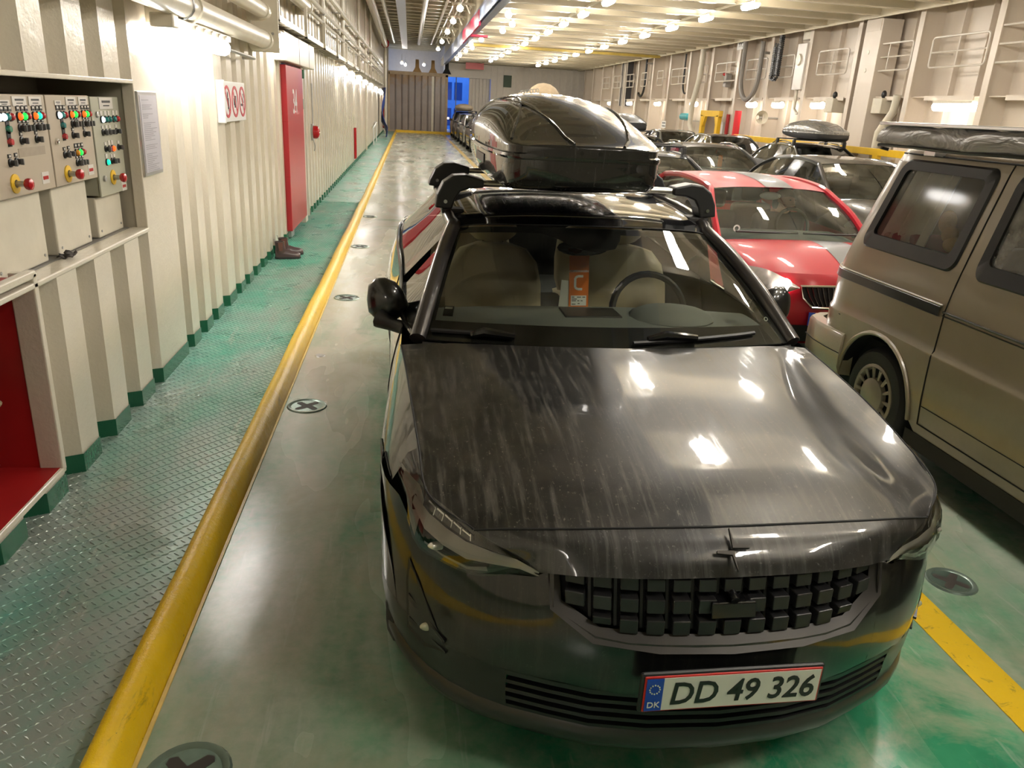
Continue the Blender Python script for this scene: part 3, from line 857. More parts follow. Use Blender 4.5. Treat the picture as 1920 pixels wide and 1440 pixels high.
    # character line under the headlamp
# ---- headlights
HTOP = [(.870, .610, .803), (.792, .402, .803), (.735, .318, .790), (.678, .250, .768), (.59, .198, .732), (.509, .150, .692)]
HBOT = [(.868, .575, .745), (.832, .372, .664), (.76, .290, .645), (.667, .214, .643), (.566, .180, .668), (.508, .152, .672)]
HMID = [tuple((a+c_)/2+d for a, c_, d in zip(p, q, (0.006, -0.012, 0.004))) for p, q in zip(HTOP, HBOT)]
def hp(u, w, off=0.0):
    """headlamp surface, u 0..1 from fender to grille, w 0..1 bottom to top"""
    cols = [cr(l, u*5) for l in (HBOT, HMID, HTOP)]
    p = Vector(cr(cols, w*2))
    return p+Vector((0.45, -0.80, 0.35)).normalized()*off
HLD = M('headlamp_dark', (0.035, 0.035, 0.030), 0.15, 0.5, coat=1.0)
HLW = M('headlamp_satin_white', (0.42, 0.40, 0.36), 0.3, 0.1, coat=1.0, var=0.1)
HLC = M('headlamp_chrome_lines', (0.85, 0.83, 0.78), 0.15, 0.7, coat=1.0)
LENS = GL('headlamp_lens', (0.92, 0.92, 0.90), 1.6, 0.01)
for sg in (1, -1):
    mm = (lambda p: (p[0]*sg, p[1], p[2]))
    h = mk('headlight', B().grid([[mm(hp(i/16, j/6, -0.012)) for i in range(17)] for j in range(7)]), HLD, HERO, smooth=60)
    def strip(name, pts, mat, off=0.0, th=0.0):
        # pts: list of ((u,w0),(u,w1))
        b = B().grid([[mm(hp(*a, off)) for a, _ in pts], [mm(hp(*c, off)) for _, c in pts]])
        mk(name, b, mat, h, smooth=60, solid=0)
    strip('daytime_blade', [((0.13, .50), (0.13, .70)), ((.25, .40), (.25, .70)), ((.4, .32), (.4, .66)), ((.55, .30), (.55, .66)), ((.70, .32), (.70, .68)), ((.85, .3), (.85, .8)), ((1, .05), (1, .95))], HLW, -0.002)
    strip('side_blade', [((0.03, .55), (0.03, .9)), ((.08, .3), (.08, .95)), ((.13, .06), (.13, .98)), ((.19, .04), (.19, .80))], HLW, -0.003)
    strip('outer_panel', [((0.0, .1), (0.0, .95)), ((.05, .1), (.05, .95))], M('headlamp_smoke', (0.20, 0.19, 0.18), 0.3, 0.2, coat=1), -0.005)
    strip('chrome_line', [((0.27, .16), (0.27, .20)), ((.40, .10), (.40, .14)), ((.55, .08), (.55, .14)), ((.66, .12), (.66, .24))], HLC, -0.001)
    b = B()
    for k_ in range(5):
        u = 0.22+0.075*k_
        b.grid([[mm(hp(u, .86-.01*k_, 0)), mm(hp(u+.065, .84-.01*k_, 0))], [mm(hp(u, .89-.01*k_, 0)), mm(hp(u+.065, .87-.01*k_, 0))]])
        b.grid([[mm(hp(u+.06, .72, 0)), mm(hp(u+.066, .72, 0))], [mm(hp(u+.06, .86, 0)), mm(hp(u+.066, .86, 0))]])
    mk('pixel_leds', b, HLC, h, smooth=0)
    mk('projector', B().ball(mm(hp(.36, .24, -.010)), (0.030, 0.012, 0.014)), HLC, h)
    mk('lens', B().grid([[mm(hp(i/16, j/6, 0.006)) for i in range(17)] for j in range(7)]), LENS, h, smooth=60)

# ---- body side: columns along y, wheel arches cut out
BELT = [(0.60, .852), (0.86, .893), (1.14, .922), (1.385, .938), (1.7, .965), (2.2, .985), (2.8, 1.005), (3.3, 1.03), (3.8, 1.06), (4.2, 1.06), (4.45, 1.03)]
XB = [(0.60, .816), (0.86, .834), (1.14, .848), (1.385, .862), (1.7, .852), (2.2, .848), (2.8, .848), (3.3, .86), (3.8, .84), (4.2, .80), (4.45, .74)]
XM = [(0.50, .895), (0.60, .921), (0.80, .937), (1.1, .935), (1.5, .915), (2.2, .908), (2.8, .912), (3.3, .930), (3.7, .938), (4.1, .925), (4.45, .84)]
WY, WZ, WR = 0.875, 0.335, 0.392
WY2 = 0.875+2.72
def arch(y):
    for c in (WY, WY2):
        if abs(y-c) < WR: return WZ+math.sqrt(WR*WR-(y-c)**2)
    return 0.21
def sidex(y, z):
    zb = sint(BELT, y); xb = sint(XB, y); xm = sint(XM, y)
    zm = 0.66
    if z >= zm:
        f = min(1, (z-zm)/max(0.05, zb-zm))
        return xm+(xb-xm)*(f**1.7)
    f = (zm-z)/(zm-0.2)
    return xm-0.045*f*f
ys = sorted(set([0.60, 0.66, 0.72, 0.80] + [round(WY+WR*math.cos(PI*i/14), 4) for i in range(15)] + [round(WY2+WR*math.cos(PI*i/14), 4) for i in range(15)] + [1.4, 1.55, 1.7, 1.9, 2.1, 2.3, 2.5, 2.7, 2.9, 3.05, 4.1, 4.2, 4.3, 4.4, 4.45]))
ys = [y for y in ys if y >= 0.60]
def sidecol(y, n=12):
    zt = sint(BELT, y)
    zb = arch(y)
    if y < 0.80: zb = max(zb, .742)
    return [(sidex(y, zt+(zb-zt)*k_/n), y, zt+(zb-zt)*k_/n) for k_ in range(n+1)]
b = B().grid([sidecol(y) for y in ys]); b.mirror()
wa = [(.792, .388, .804), (.803, .49, .832), (.816, .60, .852)]; wb_ = [(.794, .402, .802), (.838, .50, .803), (.868, .60, .803)]
for sg in (1, -1):
    b.grid([[(sg*p_[0], p_[1], p_[2]) for p_ in [cr(l_, i/4) for i in range(9)]] for l_ in (wa, [tuple((u+v_)/2+d for u, v_, d in zip(p_, q, (.006, 0, .008))) for p_, q in zip(wa, wb_)], wb_)])
# tail: close the back simply
tail = []
for k_ in range(9):
    z = 1.03-0.82*k_/8
    xw = sidex(4.45, z)
    tail.append([(xw*math.sin(PI/2*(j/6)), 4.45+0.13*math.cos(PI/2*(j/6))*(1-0.5*abs(k_-4)/4), z) for j in range(7)])
t2 = B().grid(tail); t2.mirror(); b.add(t2.v, t2.f)
mk('body_side', b, CARB2, HERO, smooth=50)
# shut lines (door, bonnet edge, bumper seam)
GAP = M('shut_line_black', (0.003, 0.003, 0.003), 0.7)
def seam(name, pts, r=0.0035):
    for sg in (1, -1): mk(name, B().tube([(p[0]*sg, p[1], p[2]) for p in pts], r, 6), GAP, HERO)
seam('bonnet_gap', [tuple(a+d for a, d in zip(cr([r[-1] for r in hood], t_/6), (0.002, 0, -0.001))) for t_ in range(31)])
mk('bonnet_gap', B().tube([cr([(-x, y-0.003, z-0.002) for x, y, z in hood[0][::-1]]+[(x, y-0.003, z-0.002) for x, y, z in hood[0][1:]], t_/4) for t_ in range(41)], 0.003, 6), GAP, HERO)
seam('door_gap', [(sidex(1.52+0.10*(z-.3), z)+.001, 1.52+0.10*(z-.3), z) for z in (.25, .4, .55, .7, .8, .9, .955)])
seam('door_gap', [(sidex(2.62, z)+.001, 2.62, z) for z in (.25, .4, .55, .7, .8, .9, .99)])
seam('bumper_gap', [(sidex(y, .745)+.001, y, .745) for y in (.62, .68, .74, .80)] + [(sidex(.81, z)+.001, .81, z) for z in (.735, .725)])
# arch cladding and wheel wells
for cy in (WY, WY2):
    for sg in (1, -1):
        o_ = [(cy+(WR)*math.cos(PI*i/24), WZ+(WR)*math.sin(PI*i/24)) for i in range(25)]
        i_ = [(cy+(WR-.03)*math.cos(PI*i/24), WZ+(WR-.03)*math.sin(PI*i/24)) for i in range(25)]
        b = B().grid([[(sg*(sidex(y, z)+0.004), y, z) for y, z in o_], [(sg*(sidex(y, z)+0.002), y, z) for y, z in i_], [(sg*0.62, y, z) for y, z in i_]])
        mk('wheel_arch', b, BLACKPL, HERO, smooth=40)
b = B(); b.box(-0.62, 0.62, 0.35, 4.35, 0.20, 0.62); mk('underbody', b, DARKIN, HERO, smooth=0)
# sill cladding
for sg in (1, -1): mk('sill', B().grid([[(sg*(sidex(y, .25)+.006), y, .255) for y in (1.27, 1.6, 2.2, 2.8, 3.2)], [(sg*(sidex(y, .2)+.004), y, .17) for y in (1.27, 1.6, 2.2, 2.8, 3.2)], [(sg*0.6, y, .18) for y in (1.27, 1.6, 2.2, 2.8, 3.2)]]), BLACKPL, HERO, smooth=40)

def wheel_meshes(r, w, rim_r, spokes, rimmat, style='spoke'):
    """tyre and rim about the x axis, outer face towards +x"""
    ty = B().lathe([(rim_r-0.005, -w/2+.01), (rim_r+.01, -w/2), (r-.045, -w/2), (r-.012, -w/2+.02), (r, -w/2+.05), (r, w/2-.05), (r-.012, w/2-.02), (r-.05, w/2), (rim_r+.012, w/2+.004), (rim_r-.005, w/2-.012)], (0, 0, 0), 0, 40)
    for k_ in range(40):      # tread grooves read as a ribbed crown
        pass
    ri = B().lathe([(rim_r, w/2-.01), (rim_r-.012, w/2+.002), (rim_r-.03, w/2-.012), (rim_r-.035, -w/2+.03), (0.02, -w/2+.03)], (0, 0, 0), 0, 40)
    if style == 'spoke':
        for k_ in range(spokes):
            a = 2*PI*k_/spokes
            for da in (-0.13, 0.13):
                ca, sa = math.cos(a+da*0.4), math.sin(a+da*0.4); cb, sb = math.cos(a+da), math.sin(a+da)
                ri.tube([(w/2-.028, .05*ca, .05*sa), (w/2-.012, (rim_r-.02)*cb, (rim_r-.02)*sb)], 0.013, 6)
        ri.lathe([(0.0, w/2-.015), (.045, w/2-.018), (.06, w/2-.04)], (0, 0, 0), 0, 20)
    return ty, ri
ALLOYD = M('dark_alloy', (0.12, 0.12, 0.12), 0.3, 0.8)
ALLOY = M('silver_alloy', (0.5, 0.5, 0.5), 0.3, 0.8)
ty, ri = wheel_meshes(0.335, 0.235, 0.245, 5, ALLOYD)
for cy in (WY, WY2):
    for sg in (1, -1):
        s2 = B(); s2.v = [(x*sg, y, z) for x, y, z in ty.v]; s2.f = ty.f
        w_ = mk('wheel', s2, RUBBER, HERO, smooth=35); w_.location = (sg*0.795, cy, 0.335)
        s3 = B(); s3.v = [(x*sg, y, z) for x, y, z in ri.v]; s3.f = ri.f
        mk('rim', s3, ALLOYD, w_, smooth=35)

# ---- greenhouse
WSB = [(0, 1.255, .972), (.26, 1.265, .973), (.52, 1.295, .975), (.68, 1.33, .974), (.775, 1.375, .968)]
WST = [(0, 1.925, 1.345), (.22, 1.93, 1.343), (.42, 1.95, 1.337), (.53, 1.975, 1.328), (.595, 2.005, 1.318)]
WSM = [tuple((a+c)/2+d for a, c, d in zip(p, q, (0.004, -0.012, 0.014))) for p, q in zip(WSB, WST)]
def wsp(u, w, off=0.0):
    """windscreen, u -1..1 across, w 0..1 up"""
    cols = [cr(l, abs(u)*4) for l in (WSB, WSM, WST)]
    p = Vector(cr(cols, w*2))+Vector((0.12*abs(u), -0.45, 0.88))*off
    return (p.x if u >= 0 else -p.x, p.y, p.z)
us = [-1+i/14 for i in range(29)]
def wsgrid(u0, u1, w0, w1, off, n=12, k=8):
    return [[wsp(u0+(u1-u0)*i/n, w0+(w1-w0)*j/k, off) for i in range(n+1)] for j in range(k+1)]
ws = mk('windscreen', B().grid(wsgrid(-1, 1, 0, 1, 0, 28, 10)), WSG, HERO, smooth=60)
FRIT = M('glass_frit_black', (0.004, 0.004, 0.004), 0.6, spec=0.1)
b = B(); o_ = -0.004
b.grid(wsgrid(-1, 1, 0, .15, o_, 28, 2)); b.grid(wsgrid(-1, 1, .94, 1, o_, 28, 1))
b.grid(wsgrid(-1, -.93, .15, .94, o_, 1, 8)); b.grid(wsgrid(.93, 1, .15, .94, o_, 1, 8))
b.add([wsp(-.28, .95, o_), wsp(.16, .95, o_), wsp(.14, .88, o_), wsp(.10, .80, o_), wsp(0, .76, o_), wsp(-.10, .80, o_), wsp(-.17, .88, o_)][::1], [(0, 1, 2, 3, 4, 5, 6)])
mk('glass_frit', b, FRIT, ws, smooth=40, flipn=False)
# roof
RF = [
 [(0, 1.935, 1.350), (.22, 1.94, 1.348), (.42, 1.96, 1.342), (.53, 1.985, 1.333), (.60, 2.015, 1.318)],
 [(0, 2.12, 1.398), (.22, 2.12, 1.396), (.42, 2.13, 1.388), (.55, 2.14, 1.374), (.618, 2.16, 1.352)],
 [(0, 2.55, 1.437), (.22, 2.55, 1.435), (.42, 2.55, 1.425), (.55, 2.55, 1.408), (.624, 2.55, 1.385)],
 [(0, 3.1, 1.430), (.22, 3.1, 1.428), (.42, 3.1, 1.418), (.55, 3.1, 1.402), (.618, 3.1, 1.380)],
 [(0, 3.6, 1.370), (.22, 3.6, 1.368), (.42, 3.6, 1.358), (.53, 3.6, 1.344), (.59, 3.6, 1.325)],
]
b = B().grid(patch(RF, 6)); b.mirror()
mk('roof', b, ROOFG, HERO, smooth=60)
seam('roof_gap', [cr([(x+.0, y, z+.001) for x, y, z in RF[0]], t_/3) for t_ in range(13)], 0.003)
# rear glass and hatch
RG = [[(0, 3.62, 1.366), (.4, 3.62, 1.352), (.58, 3.62, 1.322)], [(0, 4.05, 1.24), (.42, 4.05, 1.225), (.64, 4.02, 1.19)], [(0, 4.45, 1.07), (.45, 4.42, 1.06), (.72, 4.36, 1.035)]]
b = B().grid(patch(RG, 6)); b.mirror(); mk('rear_window', b, SIDEG, HERO, smooth=60)
b = B().grid([[(0, 4.45, 1.07), (.45, 4.42, 1.06), (.73, 4.40, 1.035)], [(0, 4.58, 1.05), (.45, 4.56, 1.04), (.74, 4.45, 1.03)]]); b.mirror(); mk('tailgate', b, CARB2, HERO)
# pillars, rails, side glass
RAIL = [(.615, 2.02, 1.316), (.632, 2.16, 1.350), (.638, 2.55, 1.383), (.632, 3.1, 1.378), (.60, 3.6, 1.322)]
SILL = [(.795, 1.40, .968), (.842, 1.72, .970), (.842, 2.2, .987), (.842, 2.8, 1.007), (.852, 3.3, 1.032), (.835, 3.8, 1.062), (.76, 4.3, 1.045)]
for sg in (1, -1):
    f = lambda p: (p[0]*sg, p[1], p[2])
    ap = [(.797, 1.385, .965), (.735, 1.60, 1.115), (.670, 1.84, 1.245), (.615, 2.03, 1.322)]
    b = B().tube([f(cr(ap, t_/4)) for t_ in range(13)]+[f(cr(RAIL, t_/3)) for t_ in range(1, 13)], [0.034]*13+[0.030]*12, 10)
    mk('pillar_and_rail', b, M('pillar_dusty_black', (0.045, 0.040, 0.038), 0.28, 0.3, coat=0.7), HERO)
    b = B().tube([f((x+.012, y, z)) for x, y, z in [cr(SILL, t_/3) for t_ in range(19)]], 0.010, 8)
    mk('window_sill_trim', b, BLACKGL, HERO)
    # side glass rows from sill to rail
    rows = []
    n = 16
    for k_ in range(n+1):
        q = k_/n
        lo = cr(SILL, 0.1+q*5.2); hi = cr(ap+RAIL[1:], 0.15+q*6.6)
        rows.append([f(tuple(a+(c-a)*j/4 for a, c in zip(lo, hi))) for j in range(5)])
    mk('side_window', B().grid(rows[:7]), SIDEG, HERO, smooth=60)
    mk('side_window', B().grid(rows[8:14]), SIDEG, HERO, smooth=60)
    mk('pillar_panel', B().grid(rows[7:9]), BLACKGL, HERO, smooth=60)
    mk('pillar_panel', B().grid(rows[13:]), BLACKGL, HERO, smooth=60)
# wipers, scuttle
b = B().grid([[wsp(u, -.02, 0.0) for u in us], [tuple(a+d for a, d in zip(wsp(u, -.12, 0), (0, 0, -.03))) for u in us]])
mk('scuttle', b, BLACKPL, HERO, smooth=60)
for (ua, wa), (ub, wb), (uc, wc) in (((-.93, .055), (-.40, .055), (-.55, .03)), ((.05, .02), (.62, .075), (.16, .04))):
    b = B().tube([wsp(ua+(ub-ua)*i/10, wa+(wb-wa)*i/10, 0.012) for i in range(11)], 0.009, 6)
    w_ = mk('wiper', b, BLACKPL, HERO)
    b = B().tube([wsp(uc-.05, wc, 0.018), wsp(uc+.02, wc+.012, 0.03), wsp(uc+.15, wc, 0.022)], [0.012, 0.020, 0.014], 8)
    mk('wiper_arm', b, BLACKGL, w_)
# mirrors
for sg in (1, -1):
    b = B()
    prof_ = [(0.0, .0), (.03, .55), (.07, .88), (.12, 1.0), (.17, .93), (.205, .62), (.215, .0)]
    rows = []
    for t_, s_ in prof_:
        a = []
        for k_ in range(16):
            an = 2*PI*k_/16
            a.append((sg*(.822+t_*.88), 1.83+.060*s_*math.cos(an)+.03*(t_/.2), .990+.112*s_*math.sin(an)*(1.0 if math.sin(an) > 0 else 0.80)+.012*(t_/.2)))
        rows.append(a)
    b.grid(rows, closed=True)
    mi = mk('side_mirror', b, CARB2, HERO, smooth=60)
    b = B().tube([(sg*.79, 1.56, .935), (sg*.83, 1.66, .925), (sg*.90, 1.76, .920), (sg*.955, 1.80, .935)], [.034, .030, .030, .044], 10)
    mk('mirror_arm', b, BLACKPL, mi)

# ---- number plate
PL = mk('number_plate', B().box(-.262, .262, -.052, -.036, .388, .512), BLACKPL, HERO, smooth=0, bevel=0.008)
PR_ = M('plate_red', (0.55, 0.02, 0.015), 0.4); PW = M('plate_white', (0.70, 0.69, 0.62), 0.35, var=0.03); PB = M('plate_blue', (0.01, 0.06, 0.42), 0.35)
mk('plate_red_edge', B().box(-.252, .252, -.056, -.051, .394, .506), PR_, PL, smooth=0, bevel=0.003)
mk('plate_face', B().box(-.247, .247, -.0575, -.055, .399, .501), PW, PL, smooth=0)
mk('plate_country_band', B().box(-.247, -.200, -.0583, -.056, .399, .501), PB, PL, smooth=0)
fm_ = frame((0.033, -.0590, .449), (1, 0, 0), (0, 0, 1))
BLK = M('plate_black_ink', (0.012, 0.013, 0.012), 0.4)
text_mesh('plate_text', 'DD 49 326', .098, BLK, PL, frame((.026, -.0585, .447), (1, 0, 0), (0, 0, 1)), shear=0.12, sx=0.93, bold=0.0012)
text_mesh('plate_country_text', 'DK', .026, PW, PL, frame((-.2235, -.0590, .418), (1, 0, 0), (0, 0, 1)))
b = B()
for k_ in range(12):
    a = 2*PI*k_/12; b.cyl((-.2235+.014*math.cos(a), -.0600, .468+.014*math.sin(a)), (-.2235+.014*math.cos(a), -.058, .468+.014*math.sin(a)), .0022, 6)
mk('plate_stars', b, M('star_yellow', (0.7, 0.7, 0.5), 0.4), PL, smooth=0)

for c_ in [PL]:
    c_.scale = (.968, 1, .985); c_.location = (-.013, -.002, .004)

# ---- interior
cab = mk('cabin_floor', B().box(-.70, .70, 1.45, 4.2, .55, .60), DARKIN, HERO, smooth=0)
dash = [[(0, 1.27, .955), (.4, 1.30, .955), (.76, 1.40, .95)], [(0, 1.55, .985), (.4, 1.56, .98), (.78, 1.60, .96)], [(0, 1.86, .985), (.4, 1.86, .98), (.78, 1.86, .965)], [(0, 1.95, .93), (.4, 1.95, .93), (.78, 1.95, .91)], [(0, 1.97, .70), (.4, 1.97, .70), (.78, 1.97, .70)]]
b = B().grid(patch(dash, 5)); b.mirror()
da = mk('dashboard', b, DASH, HERO, smooth=50)
b = B()
for x0_ in (-.10, .10):
    for i in range(8): b.box(x0_+i*.021-.08, x0_+i*.021-.064, 1.425, 1.455, .975, .984)
mk('defrost_vent', b, M('vent_pale', (0.40, 0.40, 0.36), 0.5), da, smooth=0)
mk('cluster_hood', B().ball((.36, 1.70, .985), (.20, .16, .055)), DASH, da)
mk('centre_speaker', B().box(-.14, .12, 1.66, 1.82, .985, .995), BLACKPL, da, smooth=0, bevel=0.004)
sw = mk('steering_wheel', B().tube([(.36+.185*math.cos(2*PI*i/32), 2.02+.06*math.sin(2*PI*i/32), .93+.175*math.sin(2*PI*i/32)) for i in range(32)], .017, 8, closed=True), BLACKPL, HERO)
mk('wheel_hub', B().box(.28, .44, 1.99, 2.03, .87, .95), BLACKPL, sw, bevel=0.02)
def seat(cx, cy, par, w=.26, mat=None, z0=.0):
    mat = mat or TAN
    b = B()
    prof_ = [(cy-.42, .62), (cy-.40, .76), (cy-.1, .73), (cy+.03, .74)]
    b.grid([[(cx-w, y, z-.06*0) for y, z in prof_], [(cx-w*.6, y-.01, z+.03) for y, z in prof_], [(cx+w*.6, y-.01, z+.03) for y, z in prof_], [(cx+w, y, z) for y, z in prof_]])
    s_ = mk('seat', b, mat, par, smooth=60, solid=0.10)
    rows = []
    for z, ww, d in ((.70, .85, 0), (.82, 1.0, .02), (.95, 1.0, .06), (1.06, .92, .10), (1.13, .70, .13), (1.15, .45, .14)):
        y = cy+d
        rows.append([(cx+w*ww*math.cos(2*PI*k_/14), y+.075*math.sin(2*PI*k_/14)-(.03 if abs(math.cos(2*PI*k_/14)) > .7 else 0), z) for k_ in range(14)])
    b = B().grid(rows, closed=True); b.f.append(tuple(range(5*14, 6*14)))
    mk('backrest', b, mat, s_, smooth=60)
    b = B().ball((cx, cy+.15, 1.225), (w*.52, .05, .075)); mk('headrest', b, mat, s_)
    b = B().cyl((cx-.05, cy+.14, 1.12), (cx-.05, cy+.14, 1.2), .008, 6); b.cyl((cx+.05, cy+.14, 1.12), (cx+.05, cy+.14, 1.2), .008, 6); mk('headrest_post', b, CHROME, s_)
    return s_
seat(.36, 2.50, HERO); seat(-.36, 2.46, HERO); seat(.40, 3.30, HERO); seat(-.40, 3.30, HERO)
b = B().box(-.09, .09, 1.95, 2.9, .60, .82); mk('centre_console', b, BLACKPL, HERO, smooth=0, bevel=0.03)
# inside mirror and sensor block
b = B().ball((0.0, 2.02, 1.235), (.125, .022, .040)); im = mk('inside_mirror', b, BLACKGL, HERO)
mk('mirror_glass', B().ball((0.02, 1.999, 1.245), (.07, .006, .016)), M('mirror_back_pale', (0.35, 0.35, 0.31), 0.3), im)
mk('sensor_block', B().box(-.09, .09, 1.86, 1.98, 1.285, 1.31), BLACKPL, im, bevel=0.02)
mk('mirror_stalk', B().cyl((0, 1.96, 1.28), (0, 2.02, 1.24), .014, 8), BLACKPL, im)
pd = mk('parking_disc', B().grid([[wsp(-.86+.10*i, .20+.07*j, -.009) for i in range(2)] for j in range(2)]), BLACKPL, HERO, smooth=0, solid=0.006)
mk('disc_window', B().grid([[wsp(-.85+.08*i, .245+.016*j, -.007) for i in range(2)] for j in range(2)]), WHITEP, pd, smooth=0)
b = B()
c = Vector(wsp(.905, .20, -.008)); b.tube([(c.x+.008*math.cos(2*PI*i/12), c.y+.004*math.sin(2*PI*i/12), c.z+.007*math.sin(2*PI*i/12)) for i in range(12)], .0014, 5, closed=True)
mk('windscreen_sticker', b, WHITEP, HERO)

# ---- orange lane tag hanging on the inside mirror
HM = HERO.matrix_basis if False else Matrix.Translation(HERO.location) @ Matrix.Rotation(R(1.1), 4, 'Z')
tagp = thing('lane_tag', 'orange paper tag with a big letter C hanging in the black car windscreen', 'tag', tuple(HM @ Vector((-.035, 1.925, 1.215))), R(1.1))
ORG = M('orange_card', (0.72, 0.17, 0.015), 0.55, var=0.08)
TAGM = frame((0, 0, 0), (1, 0, .02), (-.10, .16, .985))
b = B().box(-.047, .047, -.250, .0, -.0006, .0006); b.v = [tuple(TAGM @ Vector(q)) for q in b.v]; mk('card', b, ORG, tagp, smooth=0)
b = B().box(-.070, .02, -.262, -.12, -.004, -.003); b.v = [tuple(TAGM @ Matrix.Rotation(R(-6), 4, 'Z') @ Vector(q)) for q in b.v]; mk('receipt', b, WHITEP, tagp, smooth=0)
WINK = M('white_ink', (0.80, 0.80, 0.78), 0.5, var=0.02)
text_mesh('city_text', 'COPENHAGEN', .0135, WINK, tagp, TAGM @ Matrix.Translation((0, -.072, .0010)), depth=.0003, bold=.0004)
b = B(); q = [(.020, .030), (-.006, .030), (-.018, .022), (-.018, -.022), (-.006, -.030), (.016, -.030)]
for a, c in zip(q, q[1:]): b.tube([(a[0], a[1]-.125, .0012), (c[0], c[1]-.125, .0012)], .0058, 6)
b.v = [tuple(TAGM @ Vector((x, y, .0008+z*.15))) for x, y, z in b.v]; mk('letter_c', b, WINK, tagp, smooth=0)
b = B().box(-.037, .037, -.232, -.185, .0007, .0011); b.v = [tuple(TAGM @ Vector(q)) for q in b.v]; mk('printed_label', b, WINK, tagp, smooth=0)
b = B()
for x0_, x1_, y_ in ((-.033, -.02, -.192), (-.008, .012, -.192), (.018, .032, -.192), (-.033, -.008, -.201), (-.033, -.012, -.209), (-.006, .004, -.209), (.010, .020, -.209), (-.033, -.014, -.225), (-.004, .006, -.222)):
    b.box(x0_, x1_, y_-.0022, y_+.0014, .0011, .0014)
b.v = [tuple(TAGM @ Vector(q)) for q in b.v]; mk('label_print', b, BLK, tagp, smooth=0)

# ================================================================== ROOF BARS AND ROOF BOX
RZ = R(1.1)
def hero_at(x, y, z): return tuple(HM @ Vector((x, y, z)))
BARALU = M('bar_aluminium', (0.62, 0.58, 0.50), 0.25, 0.9, var=0.08)
FOOTP = M('foot_black_plastic', (0.022, 0.022, 0.023), 0.38, var=0.2, bmp=0.04, bscale=200)
def roof_bar(y, zf, label):
    t_ = thing('roof_bar', label, 'roof bar', hero_at(0, y, 0), RZ)
    mk('bar', B().prism([(-.575, 1.486), (.575, 1.486), (.575, 1.514), (-.575, 1.514)], 1, -.03, .03), BARALU, t_, smooth=0, bevel=0.011)
    for sg in (1, -1):
        po = [(.47, 1.520), (.555, 1.540), (.615, 1.535), (.662, 1.502), (.690, 1.445), (.698, zf), (.618, zf-.006), (.604, 1.425), (.580, 1.462), (.535, 1.478), (.47, 1.482)]
        f = mk('foot', B().prism([(x*sg, z) for x, z in po], 1, -.055, .055), FOOTP, t_, smooth=0, bevel=0.008)
        mk('foot_lock', B().cyl((sg*.650, -.056, zf+.03), (sg*.650, -.061, zf+.03), .009, 10), CHROME, f)
        mk('foot_pad', B().box(*sorted((sg*.56, sg*.665)), -.05, .05, zf-.028, zf-.004), RUBBER, f, smooth=0, bevel=0.006)
    return t_
roof_bar(2.20, 1.385, 'front aluminium roof bar with black feet on the black car, nearest the windscreen')
roof_bar(2.95, 1.412, 'rear aluminium roof bar with black feet on the black car, behind the front one')

